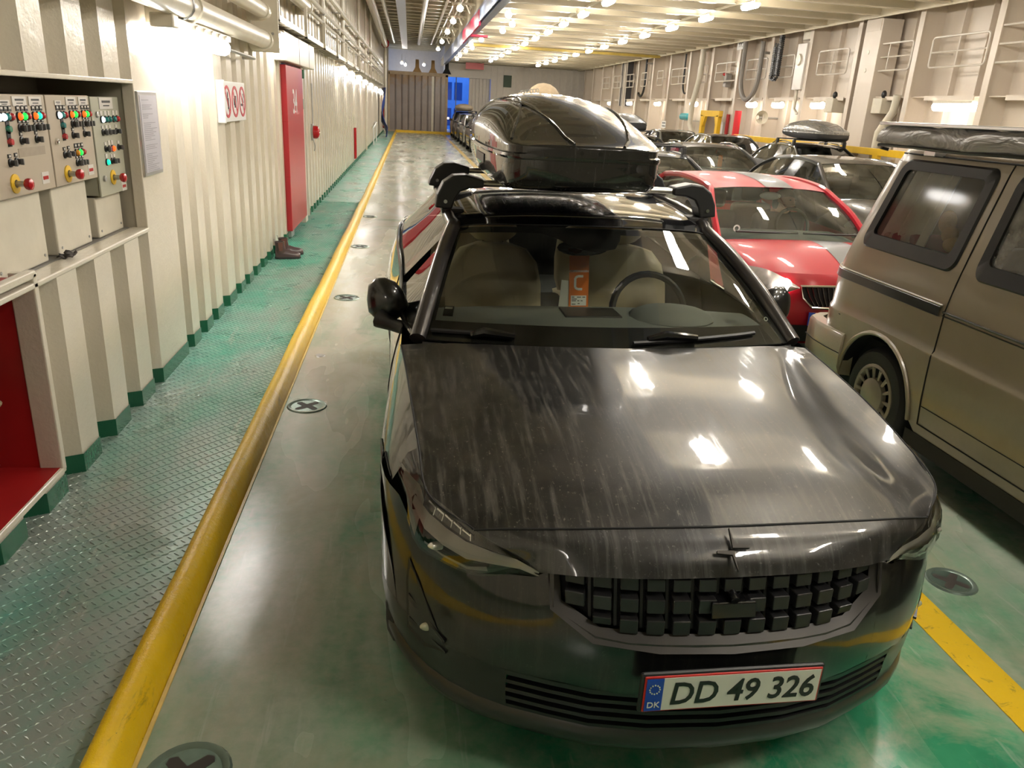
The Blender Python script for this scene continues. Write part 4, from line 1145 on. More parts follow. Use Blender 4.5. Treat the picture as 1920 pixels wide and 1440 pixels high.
def roofbox(name, label, loc, rz, L, wmax, hz, mat, cat='roof box', ridge=True, z0=1.527, traymat=None, k=1.0):
    """long lidded box, its front end at y=0"""
    t_ = thing(name, label, cat, loc, rz)
    W = [(0, .72), (.012, .82), (.035, .90), (.08, .945), (.25, 1.0), (.55, .99), (.8, .91), (.92, .83), (.97, .76), (1.0, .60)]
    H_ = [(0, .05), (.02, .10), (.08, .36), (.16, .60), (.30, .87), (.48, 1.0), (.65, .98), (.82, .76), (.93, .42), (1.0, .06)]
    ZB = [(0, .055), (.012, .028), (.04, .008), (.08, 0), (.5, 0), (.8, .035), (1, .085)]
    us_ = [0, .006, .015, .03, .05, .08, .12, .17, .23, .30, .38, .46, .54, .62, .70, .78, .84, .89, .93, .96, .985, 1.0]
    w = lambda u: wmax*sint(W, u)
    T0 = 0.145*k; T1 = 0.185*k
    def lidz(t, u):
        return T1+hz*sint(H_, u)*(1-abs(t)**2.5)**(1/2.2)
    tray, lid, rim = [], [], []
    for u in us_:
        zb = sint(ZB, u)*k; ww = w(u); y = u*L
        h = [(ww*1.0, T0-.012), (ww*1.0, zb+.06*k), (ww*.97, zb+.022*k), (ww*.88, zb), (ww*.4, zb-.003)]
        tray.append([(x, y, z) for x, z in h]+[(0, y, zb-.004)]+[(-x, y, z) for x, z in h[::-1]])
        r = [(ww*.985, T1), (ww*.985, T0+.014), (ww+.008, T0+.008), (ww+.010, T0-.004), (ww+.002, T0-.014)]
        rim.append([(x, y, z) for x, z in r]); 
        ts = [-1.0, -.996, -.985, -.96]+[-.92+1.84*i/16 for i in range(17)]+[.96, .985, .996, 1.0]
        lid.append([(ww*t, y, lidz(t, u)) for t in ts])
    bb = B().grid(tray); bb.f.append(tuple(range(len(tray[0]))))
    mk('tray', bb, traymat or mat, t_, smooth=35)
    bb = B().grid(rim); bb.mirror()
    r0 = rim[0]; bb.grid([[(-x, y, z) for x, y, z in r0], r0]); r1 = rim[-1]; bb.grid([r1, [(-x, y, z) for x, y, z in r1]])
    mk('rim_band', bb, mat, t_, smooth=35)
    bb = B().grid(lid); bb.f.append(tuple(range(25))); n_ = len(bb.v); bb.f.append(tuple(range(n_-25, n_))[::-1])
    ld = mk('lid', bb, mat, t_, smooth=50)
    if ridge:
        for sg, f0 in ((-1, [(0, .22), (.1, .36), (.22, .52), (.4, .66), (.7, .74), (.95, .78)]), (1, [(0, .55), (.12, .62), (.3, .68), (.6, .74), (.95, .78)])):
            pts = []
            for i in range(29):
                u = .004+.94*i/28; t = sg*sint(f0, u)
                pts.append((w(u)*t, u*L, lidz(t, u)+.001))
            mk('lid_ridge', B().tube(pts, .0075*k, 6), mat, ld)
        pts = []
        for i in range(25):
            a = i/24; u = .05+.62*a; t = -(.93-.40*math.sin(PI*a))
            pts.append((w(u)*t, u*L, lidz(t, u)+.0005))
        mk('side_crease', B().tube(pts, .006*k, 6), mat, ld)
        for x in (-.05, .03): mk('lid_rivet', B().cyl((x+.02, .004, T0+.022), (x+.02, -.004, T0+.022), .008, 8), BLACKGL, ld)
        for y_ in (.55, .59, 1.25, 1.28): mk('lid_rivet', B().cyl((-wmax*1.0, y_, T0+.02), (-wmax*1.0-.003, y_, T0+.02), .006, 8), BLACKGL, ld)
    return t_
BOXP = paint('roof_box_black_gloss', (0.009, 0.0086, 0.0082), 0.22, 0.1, 0.22, dust=(0.25, 0.23, 0.19))
rb = roofbox('roof_box', 'big glossy black roof box on the bars of the black car in front', hero_at(-.095, 1.66, 1.5185), RZ, 2.12, .362, .222, BOXP)
b = B()
for y_ in (.25, .29, .33): pass
q = [(-.3655, .62, .075), (-.3655, .95, .075), (-.3655, .95, .115), (-.3655, .62, .115)]
b.add(q, [(0, 1, 2, 3)])
mk('maker_mark', B().box(-.3675, -.3655, .62, .98, .072, .112), M('faint_grey_lettering', (0.05, 0.05, 0.05), 0.4), rb, smooth=0)

# ================================================================== BEIGE VAN
VAN = thing('van', 'dirty beige camper van with a rolled grey awning, beside the black car', 'van', (3.72, 0.6, 0))
m, t, p = nt('beige_van_paint')
v = coords(t)
c = mixc(t, noise(t, 2.5, 5, 0.6, v), (0.335, 0.275, 0.195), (0.42, 0.35, 0.26))
sep = node(t, 'ShaderNodeSeparateXYZ'); t.links.new(v, sep.inputs[0])
lowd = mth(t, 'ADD', mth(t, 'MULTIPLY', mth(t, 'SUBTRACT', 0.75, sep.outputs[2]), 0.7), mth(t, 'MULTIPLY', noise(t, 4, 5, 0.7, v), 0.6))
lowd = ramp(t, lowd, 0.32, 0.85)
c = mixc(t, mth(t, 'MULTIPLY', lowd, 0.6), c, (0.19, 0.15, 0.085))
scr = ramp(t, noise(t, 6, 5, 0.75, coords(t, (1, 1, 7), (R(12), 0, 0)), 0.4), 0.70, 0.74)
c = mixc(t, mth(t, 'MULTIPLY', scr, 0.35), c, (0.58, 0.52, 0.43))
t.links.new(c, p.inputs['Base Color']); p.inputs['Roughness'].default_value = 0.32; p.inputs['Coat Weight'].default_value = 0.55; p.inputs['Coat Roughness'].default_value = 0.12
VANP = m
VX = [(.20, .885), (.30, .905), (.45, .918), (.60, .922), (.715, .926), (.735, .914), (.80, .913), (.95, .912), (1.05, .906), (1.165, .893), (1.40, .858), (1.67, .812), (1.73, .795)]
def vskew(y0, z):
    r = max(0, min(1.15, (y0-2.4)/(4.08-2.4)))
    zz = max(0, z-.95)
    return -(zz*.26+max(0, z-.6)*.06)*r
def vx(y0, z):
    x = interp(VX, z)
    f = max(0, (y0-4.06)/.30)
    x -= .17*f**2.2*(1 if z > .5 else .7)
    f2 = max(0, (1.1-y0)/1.1)
    return x-.16*f2**2
VC, VR_ = 3.53, .385
def vside(ys_, zs_, arch_=False, skip=None):
    rows = []
    for y0 in ys_:
        col = []
        for z in zs_:
            zz = z
            if arch_:
                for cc in (VC, .78):
                    if abs(y0-cc) < VR_:
                        za = .30+math.sqrt(VR_**2-(y0-cc)**2)
                        zz = zs_[0]+(za-zs_[0])*(zs_[0]-z)/(zs_[0]-zs_[-1])
            col.append((vx(y0, zz), y0+vskew(y0, zz), zz))
        rows.append(col)
    return rows
archy = [round(VC+VR_*math.cos(PI*i/16), 4) for i in range(17)]+[round(.78+VR_*math.cos(PI*i/16), 4) for i in range(17)]
ysl = sorted(set(archy+[.12, .25, 1.3, 1.6, 2.0, 2.4, 2.8, 3.0, 3.05, 3.08, 3.98, 4.06, 4.14, 4.22, 4.29, 4.33, 4.36]))
b = B()
zl = [.715, .70, .66, .60, .5, .40, .31, .24]
b.grid(vside(ysl, zl, True))
b.grid(vside(ysl, [.95, .90, .80, .735, .715]))
b.grid(vside(ysl, [1.165, 1.10, 1.05, .95]))
yw = [.75, 1.0, 1.62, 1.72, 2.05, 2.40, 2.90, 3.03, 3.07, 3.18, 3.30, 3.5, 3.7, 3.9, 4.02, 4.06, 4.14, 4.22, 4.29, 4.33, 4.36]
zu = [1.67, 1.55, 1.42, 1.29, 1.165]
def cells(ys_, zs_, holes):
    g_ = vside(ys_, zs_); bb = B(); n_ = len(zs_)
    bb.v = [q for c_ in g_ for q in c_]
    for i in range(len(ys_)-1):
        for j in range(n_-1):
            ym = (ys_[i]+ys_[i+1])/2
            if any(a < ym < c_ for a, c_ in holes): continue
            bb.f.append((i*n_+j, (i+1)*n_+j, (i+1)*n_+j+1, i*n_+j+1))
    return bb
cc_ = cells(yw, zu, ((1.72, 2.90), (3.18, 4.02)))
b.add(cc_.v, cc_.f)
roofz = [(1.67, None), (1.73, None)]
rows = vside([.75, 1.0, 1.6, 2.2, 2.8, 3.4, 3.9, 4.1, 4.25, 4.33, 4.36], [1.73, 1.70, 1.67])
top = []
for col in rows:
    x, y, z = col[0]
    e = max(0, (y-3.55)/.35)
    top.append([(0, y, 1.795-.02*min(1.6, e)**2), (x*.55, y, 1.79-.02*min(1.6, e)**2), (x*.85, y, 1.775-.015*min(1.6, e)**2), (x*.96, y, 1.755)]+col)
b.grid(top)
# back panel and nose
zs_b = [1.73, 1.6, 1.4, 1.165, .95, .715, .5, .3]
bk = []
for z in zs_b:
    x, y = vx(4.36, z), 4.36+vskew(4.36, z)
    bk.append([(x, y, z), (x*.93, y+.035, z), (x*.6, y+.06, z), (0, y+.065, z)])
b.grid(bk)
ns = []
for z, yf in ((1.73, .75), (1.45, .42), (1.15, .12), (.95, .05), (.7, .0), (.3, .03)):
    x = vx(max(.12, yf), z); yj = .75 if z > 1.165 else .12
    ns.append([(x, max(yf+.05, yj if z < 1.2 else yf+.1), z), (x*.9, yf, z), (0, yf-.05, z)])
b.grid(ns)
b.mirror()
mk('body', b, VANP, VAN, smooth=38)
b = B(); b.box(-.80, .80, .3, 4.2, .22, .55); mk('underbody', b, DARKIN, VAN, smooth=0)
# rear bumper, tail lamp, trims, shut lines
vp = lambda y0, z, off=0.0: (-(vx(y0, z)+off), y0+vskew(y0, z), z)
BUMP = paint('beige_bumper_plastic', (0.40, 0.34, 0.25), 0, 0, 0.45)
b = B()
pth = [(-.925, 3.90), (-.938, 4.05), (-.935, 4.22), (-.90, 4.38), (-.80, 4.46), (-.4, 4.49), (0, 4.50)]
pr = [(0.0, .585), (.012, .565), (.016, .47), (.012, .36), (-.01, .31)]
rows = []
for i, (x, y) in enumerate(pth):
    nx, ny = (-1, .0) if i < 3 else ((-.7, .7) if i == 3 else (0, 1))
    rows.append([(x+nx*o_, y+ny*o_, z) for o_, z in pr]+[(x*.9, y-.03 if i > 3 else y, .30)])
rows2 = [[(x*.92, y-.02, .585)]+r for r, (x, y) in zip(rows, pth)]
b.grid(rows2); b.f.append(tuple(range(len(rows2[0])))); b.mirror()
mk('rear_bumper', b, BUMP, VAN, smooth=40)
mk('bumper_groove', B().tube([(x-(.017 if i < 4 else 0), y+(.017 if i > 2 else 0), .455) for i, (x, y) in enumerate(pth)], .003, 5), GAP, VAN)
b = B()
tl = [[(-(vx(4.33, z)+.004), 4.33+vskew(4.33, z), z), (-(vx(4.36, z)+.006), 4.362+vskew(4.36, z), z), (-(vx(4.36, z)*.93), 4.40+vskew(4.36, z), z), (-(vx(4.36, z)*.80), 4.42+vskew(4.36, z), z)] for z in (.60, .72, .84, .93)]
b.grid(tl); mk('tail_lamp', b, M('tail_lamp_red', (0.55, 0.02, 0.02), 0.12, coat=1), VAN)
STRIP = M('strip_black', (0.012, 0.012, 0.012), 0.3, coat=0.3)
for s0, s1, z0_, z1_ in ((3.09, 4.30, .915, .985),):
    n_ = 16
    b = B().grid([[vp(s0+(s1-s0)*i/n_, z0_, .0) for i in range(n_+1)], [vp(s0+(s1-s0)*i/n_, z0_+.006, .014) for i in range(n_+1)], [vp(s0+(s1-s0)*i/n_, z1_-.012, .016) for i in range(n_+1)], [vp(s0+(s1-s0)*i/n_, z1_, .0) for i in range(n_+1)]])
    st = mk('door_rail', b, STRIP, VAN, smooth=30)
    mk('painted_rail_highlight', B().tube([vp(s0+(s1-s0)*i/n_, z1_-.004, .010) for i in range(n_+1)], .005, 6), BUMP, st)  # pale bead standing in for a highlight along the rail edge
mk('rub_line', B().tube([vp(.9+(3.07-.9)*i/16, .948, .002) for i in range(17)], .007, 6), STRIP, VAN)
mk('rub_line', B().tube([vp(.9+(3.07-.9)*i/16, .928, .002) for i in range(17)], .004, 6), STRIP, VAN)
mk('door_gap', B().tube([vp(3.06, z, .001) for z in (.31, .45, .6, .7, .735, .8, .95, 1.1, 1.3, 1.5, 1.66, 1.71)], .0045, 6), GAP, VAN)
mk('door_gap', B().tube([vp(3.06-(3.06-1.3)*i/8, .310, .001) for i in range(9)], .004, 6), GAP, VAN)
mk('panel_gap', B().tube([vp(y, .418-.0*y, .001) for y in (3.05, 2.6, 2.2, 1.6, 1.25)], .0025, 6), GAP, VAN)
mk('gutter_line', B().tube([vp(4.33-(4.33-.9)*i/20, 1.715, .004) for i in range(21)], .005, 6), GAP, VAN)
mk('panel_gap', B().tube([vp(y, .69, .001) for y in (4.34, 4.2, 4.0)], .003, 6), GAP, VAN)
# wheel-arch lip
b = B().tube([(-(vx(VC+VR_*math.cos(PI*i/24), .30+VR_*math.sin(PI*i/24))+.004), VC+VR_*math.cos(PI*i/24), .30+VR_*math.sin(PI*i/24)) for i in range(25)], .014, 8)
mk('arch_lip', b, VANP, VAN)
b = B().grid([[(-.905, VC+VR_*math.cos(PI*i/24), .30+VR_*math.sin(PI*i/24)) for i in range(25)], [(-.55, VC+VR_*math.cos(PI*i/24), .30+VR_*math.sin(PI*i/24)) for i in range(25)]])
mk('arch_liner', b, DARKIN, VAN, smooth=60, flipn=False)
mk('sill_dark', B().box(-.90, -.84, 1.2, 3.16, .16, .25), M('sill_near_black', (0.03, 0.027, 0.02), 0.8), VAN, smooth=0)  # near-black strip along the bottom of the sill
# windows with thick rubber frames
def rrect(y0, y1, z0_, z1_, r, n_=6):
    pts = []
    for cy_, cz_, a0 in ((y1-r, z1_-r, 0), (y0+r, z1_-r, 90), (y0+r, z0_+r, 180), (y1-r, z0_+r, 270)):
        for i in range(n_+1):
            a = R(a0+90*i/n_); pts.append((cy_+r*math.cos(a), cz_+r*math.sin(a)))
    return pts
VGL = GL('van_window_glass', (0.74, 0.74, 0.68), 0.75, 0.06, haze=0.10, hazecol=(0.40, 0.39, 0.35))
VGL2 = GL('van_window_misted', (0.40, 0.40, 0.38), 1.6, 0.08, haze=0.85, hazecol=(0.45, 0.45, 0.44))
for y0, y1, gm in ((3.12, 4.06, VGL), (1.66, 2.97, VGL2)):
    o_ = rrect(y0, y1, 1.150, 1.688, .07); i_ = rrect(y0+.085, y1-.075, 1.235, 1.628, .035)
    ring = [[vp(y, z, .002) for y, z in o_], [vp(y+.012*(1 if y < (y0+y1)/2 else -1), z+.01*(1 if z < 1.4 else -1), .013) for y, z in o_], [vp(y, z, .010) for y, z in i_], [vp(y, z, -.012) for y, z in i_]]
    f_ = mk('window_rubber', B().grid(ring, closed=True), BLACKPL, VAN, smooth=40)
    b = B(); b.v = [vp(y, z, -.004) for y, z in i_]; b.f = [tuple(range(len(i_)))]
    mk('window_pane', b, gm, f_, smooth=0)
# what shows through the windows
b = B().grid([[vp(3.52+.46*i/30, z, -.045-.018*math.sin(i*1.35)) for i in range(31)] for z in (1.18, 1.3, 1.42, 1.54, 1.66)])
mk('curtain', b, M('pale_curtain', (0.70, 0.68, 0.64), 0.8, var=0.12), VAN, smooth=60, flipn=False)
for i in range(4):
    y = 3.50+.085*i
    mk('folded_cloth', B().box(-.855, -.60, y, y+.075, 1.10, 1.285-.01*i), M('striped_cloth_%d' % (i % 2), ((0.23, 0.05, 0.06), (0.45, 0.38, 0.35))[i % 2], 0.8), VAN, bevel=0.02)
b = B().ball((-.79, 3.36, 1.38), (.04, .055, .065)); b.ball((-.79, 3.32, 1.32), (.04, .05, .05)); b.ball((-.79, 3.29, 1.27), (.04, .05, .045))
mk('tan_plush', b, M('tan_plush_cloth', (0.42, 0.25, 0.06), 0.9, var=0.2, bmp=0.4, bscale=60), VAN)
mk('bench', B().box(-.80, .80, 3.15, 4.0, .75, 1.16), M('grey_upholstery', (0.25, 0.24, 0.22), 0.8), VAN, bevel=0.03)
mk('cupboard', B().box(.55, .80, 1.5, 4.0, 1.0, 1.70), M('pale_cupboard', (0.40, 0.38, 0.33), 0.5), VAN, smooth=0)
mk('cabin_floor', B().box(-.82, .82, .4, 4.2, .56, .60), DARKIN, VAN, smooth=0)
# wheels: steel trim with slots
def van_wheel(x, y, sg):
    ty = B().lathe([(.19, -.09), (.205, -.10), (.27, -.10), (.292, -.075), (.300, -.04), (.300, .04), (.292, .075), (.268, .098), (.22, .104), (.195, .095), (.19, .08)], (0, 0, 0), 0, 40)
    for v_ in (ty,): v_.v = [(q[0]*sg, q[1], q[2]) for q in v_.v]
    w_ = mk('wheel', ty, RUBBER, VAN, smooth=35); w_.location = (x, y, .300)
    tr = B().lathe([(.196, .085), (.196, .102), (.180, .108), (.172, .098), (.168, .075)], (0, 0, 0), 0, 40)
    tr.lathe([(.112, .080), (.108, .108), (.095, .118), (.03, .122), (0.0, .122)], (0, 0, 0), 0, 40)
    for k_ in range(14):
        a = 2*PI*k_/14
        for da in (-.055, .055):
            tr.tube([(.094, .106*math.cos(a), .106*math.sin(a)), (.098, .174*math.cos(a+da*.5), .174*math.sin(a+da*.5))], .0085, 6)
    tr.v = [(q[0]*sg, q[1], q[2]) for q in tr.v]
    mk('wheel_trim', tr, M('greyed_wheel_trim', (0.40, 0.36, 0.28), 0.35, 0.2, var=0.15), w_, smooth=35)
    dk = B().cyl((.06*sg, 0, 0), (.065*sg, 0, 0), .18, 30); mk('wheel_disc', dk, DARKIN, w_)
van_wheel(-.795, VC, -1); van_wheel(.795, VC, 1); van_wheel(-.795, .78, -1); van_wheel(.795, .78, 1)
# rolled awning bag along the roof edge
m, t, p = nt('grey_awning_cloth')
v = coords(t, (1, .5, 1))
t.links.new(mixc(t, noise(t, 5, 4, vec=v), (0.27, 0.25, 0.235), (0.38, 0.36, 0.335)), p.inputs['Base Color'])
p.inputs['Roughness'].default_value = 0.42
bump(t, p, noise(t, 7, 3, 0.6, v, 1.2), 0.9, 0.05)
AWN = m
b = B(); rows = []
sec = [(-.895, 1.752), (-.918, 1.768), (-.925, 1.80), (-.915, 1.835), (-.890, 1.862), (-.855, 1.866), (-.80, 1.85), (-.785, 1.80), (-.80, 1.757), (-.85, 1.748)]
for i in range(60):
    y = 3.98-3.1*i/59
    e = 1.0 if i else .85
    rows.append([(x+.006*math.sin(y*9+k_*1.1)+.004*math.sin(y*23+k_), y, 1.81+(z-1.81)*e+.005*math.sin(y*13+k_*2)) for k_, (x, z) in enumerate(sec)])
b.grid(rows, closed=True); b.f.append(tuple(range(len(sec)))); n_ = len(b.v); b.f.append(tuple(range(n_-len(sec), n_)))
aw = mk('awning_bag', b, AWN, VAN, smooth=60)
mk('awning_rail', B().box(-.915, -.80, .88, 4.0, 1.866, 1.885), ALU, aw, smooth=0, bevel=0.004)
mk('awning_piping', B().tube([(-.905, 3.98-3.1*i/20, 1.752+.003*math.sin(i)) for i in range(21)], .010, 8), STRIP, aw)
for y in (3.55, 1.6):
    mk('awning_bracket', B().box(-.86, -.74, y-.05, y+.05, 1.715, 1.75), ALU, aw, smooth=0, bevel=0.004)
mk('awning_tie', B().tube([(-.90, 3.95, 1.755), (-.89, 3.97, 1.735), (-.86, 3.94, 1.728)], .010, 6), STRIP, aw)

# ================================================================== THE OTHER CARS
DGLASS = GL('dark_car_glass', (0.22, 0.25, 0.23), 1.6, 0.02, haze=0.10)
RGLASS = GL('red_car_screen', (0.72, 0.77, 0.72), 1.1, 0.02, haze=0.13, hazecol=(0.30, 0.31, 0.28))
HLG = M('car_headlamp_glass', (0.42, 0.42, 0.40), 0.08, 0.6, coat=1.0, var=0.25, vscale=30)
TAILM = M('car_tail_red', (0.45, 0.015, 0.015), 0.15, coat=1)
SEATG = M('dark_seat_cloth', (0.05, 0.05, 0.052), 0.8, var=0.2)
PLATEG = M('far_plate_white', (0.6, 0.6, 0.56), 0.4)
def build_car(label, loc, pm, L=4.1, W=1.68, H=1.38, hf=.74, hb=.94, yc=1.05, yt=1.85, yr=3.2, tail=3.95, tz=.98, belt=.93, rz=0.0, group=None,
              glass=None, bars=None, alloy=None, detail=1, tag_=None, wb=(.78, 3.25), wr=.30, name='car', mirm=None, rails=False, zt=None, zr=None):
    t_ = thing(name, label, 'car', loc, rz, group)
    w = W/2; glass = glass or DGLASS
    zt = zt or H-.065; zr = zr or H-.05
    PL_ = [(0, 0), (.35, .01), (.6, .045), (.78, .11), (.9, .20), (.97, .30), (1.0, .42)]
    def fy(x, z):
        k_ = sint([(.15, .05), (.3, .0), (.5, 0), (hf-.08, .035), (hf, .10)], z)
        return sint(PL_, abs(x)/w)+k_
    def fp(x, z, o_=0.0):
        e = .01*w
        dx = (sint(PL_, min(1, (abs(x)+e)/w))-sint(PL_, max(0, (abs(x)-e)/w)))/(2*e)
        n_ = Vector((dx*(1 if x >= 0 else -1), -1, .0)).normalized()
        q = Vector((x, fy(x, z), z))+n_*o_
        return tuple(q)
    xs = [w*q for q in (0, .2, .4, .6, .75, .87, .95, .985, 1.0)]
    b = B()
    # front
    b.grid([[fp(x, z) for x in xs] for z in (hf, hf-.05, hf-.15, .45, .30, .20)])
    # bonnet
    ss = [.0, .3, .55, .75, .88, .95, 1.0]
    rows = []
    for i in range(9):
        u = i/8; r = []
        for s_ in ss:
            y = fy(w*s_, hf)*(1-u)+yc*u+(.10*s_**3)*u
            z = hf+(hb-hf)*(1-(1-u)**1.7)+.02*math.sin(PI*u)-(.03+.05*(1-u))*s_**4-.012*u*s_
            r.append((w*s_*(.985+.015*(1-u)), y, z))
        rows.append(r)
    b.grid(rows)
    edge = [r[-1] for r in rows]
    ztab = [(p_[1], p_[2]) for p_ in edge]+[(yc+.35, belt-.01), (yt+.4, belt+.01), (yr, belt+.05), (tail, tz), (L, tz-.05)]
    def arch_(y):
        for c_ in wb:
            if abs(y-c_) < wr+.045: return wr+math.sqrt((wr+.045)**2-(y-c_)**2)
        return .20
    def sx(y, z):
        zt_ = sint(ztab, y); zm = .58
        f = min(1, max(0, (z-zm)/max(.05, zt_-zm)))
        x = w+.012*(1-f) - .045*f**2-(.035*((zm-z)/.4)**2 if z < zm else 0)
        e = max(0, (y-(L-.45))/.45)
        return x-.14*e**2.2
    ysd = sorted(set([.42, .46, yc, yc+.3, 1.6, 1.9, 2.2, 2.5, L-.45, L-.3, L-.15, L-.06, L]+[round(c_+(wr+.045)*math.cos(PI*i/10), 3) for c_ in wb for i in range(11)]))
    ysd = [y for y in ysd if .42 <= y <= L]
    b.grid([[(sx(y, zz), y, zz) for zz in [sint(ztab, y)+(arch_(y)-sint(ztab, y))*k_/8 for k_ in range(9)]] for y in ysd])
    # tail
    rr = []
    for k_ in range(8):
        z = (tz-.05)+(.2-(tz-.05))*k_/7
        rr.append([(sx(L, z)*math.cos(PI/2*j/5), L+.07*math.sin(PI/2*j/5), z) for j in range(6)])
    b.grid(rr)
    b.grid([[(sx(y, 9)*s_-(0 if s_ < 1 else 0), y, sint(ztab, y)-.0) for s_ in (1, .9, 0)] for y in (tail, (tail+L)/2, L)])
    b.mirror()
    mk('body', b, pm, t_, smooth=42)
    bx = B().box(-w+.12, w-.12, .35, L-.2, .18, .56); mk('underbody', bx, DARKIN, t_, smooth=0)
    # windscreen, roof, rear window
    wbw, wtw, rrw = w*.86, w*.70, w*.66
    A0 = [(0, yc-.03, hb), (wbw*.5, yc, hb), (wbw, yc+.11, hb-.015)]
    A1 = [(0, yt, zt), (wtw*.5, yt+.015, zt-.004), (wtw, yt+.07, zt-.025)]
    AM = [tuple((a+c_)/2+d for a, c_, d in zip(p_, q, (.006, -.01, .018))) for p_, q in zip(A0, A1)]
    g_ = B().grid(patch([A0, AM, A1], 5)); g_.mirror()
    mk('windscreen', g_, glass, t_, smooth=60)
    ym = (yt+yr)/2
    R0 = [(0, yt-.005, zt+.004), (wtw*.6, yt+.02, zt-.004), (wtw+.02, yt+.06, zt-.028)]
    R1 = [(0, yt+.3, H-.018), (wtw*.6, yt+.3, H-.026), (wtw+.03, yt+.33, H-.06)]
    R2 = [(0, ym+.1, H), (wtw*.6, ym+.1, H-.008), (wtw+.03, ym+.1, H-.045)]
    R3 = [(0, yr, zr), (rrw*.65, yr, zr-.006), (rrw+.02, yr-.02, zr-.04)]
    rf = patch([R0, R1, R2, R3], 5)
    g_ = B().grid(rf); g_.mirror(); mk('roof', g_, pm, t_, smooth=60)
    T0 = [(0, yr, zr-.004), (rrw*.6, yr, zr-.01), (rrw, yr-.02, zr-.04)]
    T1 = [(0, tail, tz+.01), (w*.45, tail-.01, tz+.01), (w*.82, tail-.06, tz)]
    g_ = B().grid(patch([T0, [tuple((a+c_)/2+d for a, c_, d in zip(p_, q, (.01, .03, .03))) for p_, q in zip(T0, T1)], T1], 4)); g_.mirror()
    mk('rear_window', g_, glass, t_, smooth=60)
    rail = [r[-1] for r in rf]
    sill = [(sx(y, 9)-.012, y, sint(ztab, y)-.005) for y in [yc+.06+(tail-.1-yc-.06)*i/18 for i in range(19)]]
    for sg in (1, -1):
        f = lambda p_: (p_[0]*sg, p_[1], p_[2])
        ap = [(wbw+.015, yc+.09, hb-.03), tuple((a+c_)/2+d for a, c_, d in zip((wbw+.015, yc+.09, hb-.03), rail[0], (.02, -.01, .025))), rail[0]]
        cp = [rail[-1], tuple((a+c_)/2+d for a, c_, d in zip(rail[-1], (w*.84, tail-.06, tz), (.02, .03, .03))), (w*.86, tail-.05, tz-.02)]
        line = [cr(ap, i/4) for i in range(9)]+rail[1:]+[cr(cp, i/4) for i in range(1, 9)]
        mk('roof_frame', B().tube([f(q) for q in line], .030, 8), pm, t_)
        n_ = 18; g_ = B(); rws = []
        for i in range(n_+1):
            u = .05+.9*i/n_
            lo = cr(sill, u*18); hi = cr(line, u*(len(line)-1))
            rws.append([f(tuple(a+(c_-a)*j/3 for a, c_ in zip(lo, hi))) for j in range(4)])
        mk('side_window', B().grid(rws[:9]), glass, t_, smooth=60)
        mk('side_window', B().grid(rws[10:]), glass, t_, smooth=60)
        mk('door_pillar', B().grid(rws[8:11]), BLACKGL, t_, smooth=60)
        # mirror
        mb = B().ball((sg*(w+.085), yc+.42, belt+.055), (.095, .06, .065)); 
        mi_ = mk('side_mirror', mb, mirm or pm, t_)
        mk('mirror_arm', B().tube([(sg*(w-.09), yc+.38, belt-.0), (sg*(w+.03), yc+.42, belt+.02)], .022, 6), BLACKPL, mi_)
        # headlamp
        hl_ = [(.50, hf-.075), (.62, hf-.055), (.76, hf-.03), (.88, hf-.01), (.965, hf+.01)]
        lo_ = [(.50, hf-.125), (.62, hf-.155), (.76, hf-.165), (.88, hf-.15), (.965, hf-.07)]
        top_ = [fp(sg*w*x, min(z, hf-.012), .008) for x, z in hl_]; bot_ = [fp(sg*w*x, z, .006) for x, z in lo_]
        md_ = [tuple((a+c_)/2 for a, c_ in zip(p_, q)) for p_, q in zip(top_, bot_)]
        md_ = [fp(q[0], q[2], .020) for q in md_]
        mk('headlight', B().grid(patch([top_, md_, bot_], 3)), HLG, t_, smooth=60)
        tb = B().grid([[(sg*(sx(y, z)+.005), y, z) for y in (L-.22, L-.10, L-.02, L)]+[(sg*sx(L, z)*.80, L+.04, z)] for z in (tz-.07, tz-.16, tz-.27)])
        mk('tail_lamp', tb, TAILM, t_, smooth=60)
    gx = [w*q for q in (-.42, -.28, -.14, 0, .14, .28, .42)]
    gm = mk('grille', B().grid([[fp(x*(1.0 if z > hf-.12 else .9), z, .006) for x in gx] for z in (hf-.075, hf-.12, hf-.165)]), DARKIN, t_, smooth=60)
    mk('lower_grille', B().grid([[fp(x*1.5, z, .006) for x in gx] for z in (.40, .34, .27)]), DARKIN, t_, smooth=60)
    mk('chin', B().grid([[fp(x*2.2, z, .010) for x in gx] for z in (.255, .22, .185)]), BLACKPL, t_, smooth=60)
    pb = B(); q = [fp(-.24, .50, .02), fp(.24, .50, .02), fp(.24, .41, .02), fp(-.24, .41, .02)]; pb.add(q, [(0, 1, 2, 3)])
    mk('number_plate', pb, PLATEG, t_, smooth=0, solid=.008)
    rim = alloy or ALLOY
    for cy in wb:
        for sg in (1, -1):
            ty_, ri_ = B(), B()
            ty_.lathe([(wr*.64, -.08*sg), (wr*.97, -.09*sg), (wr, -.05*sg), (wr, .05*sg), (wr*.96, .09*sg), (wr*.66, .10*sg), (wr*.64, .08*sg)], (0, 0, 0), 0, 24)
            w_ = mk('wheel', ty_, RUBBER, t_, smooth=40); w_.location = (sg*(w-.11), cy, wr)
            if detail:
                ri_.lathe([(wr*.66, .085*sg), (wr*.60, .07*sg), (wr*.58, .03*sg), (.0, .03*sg)], (0, 0, 0), 0, 24)
                for k_ in range(7):
                    a = 2*PI*k_/7; ri_.tube([(.06*sg, .03*math.cos(a), .03*math.sin(a)), (.082*sg, wr*.6*math.cos(a), wr*.6*math.sin(a))], .016, 5)
                mk('rim', ri_, rim, w_, smooth=40)
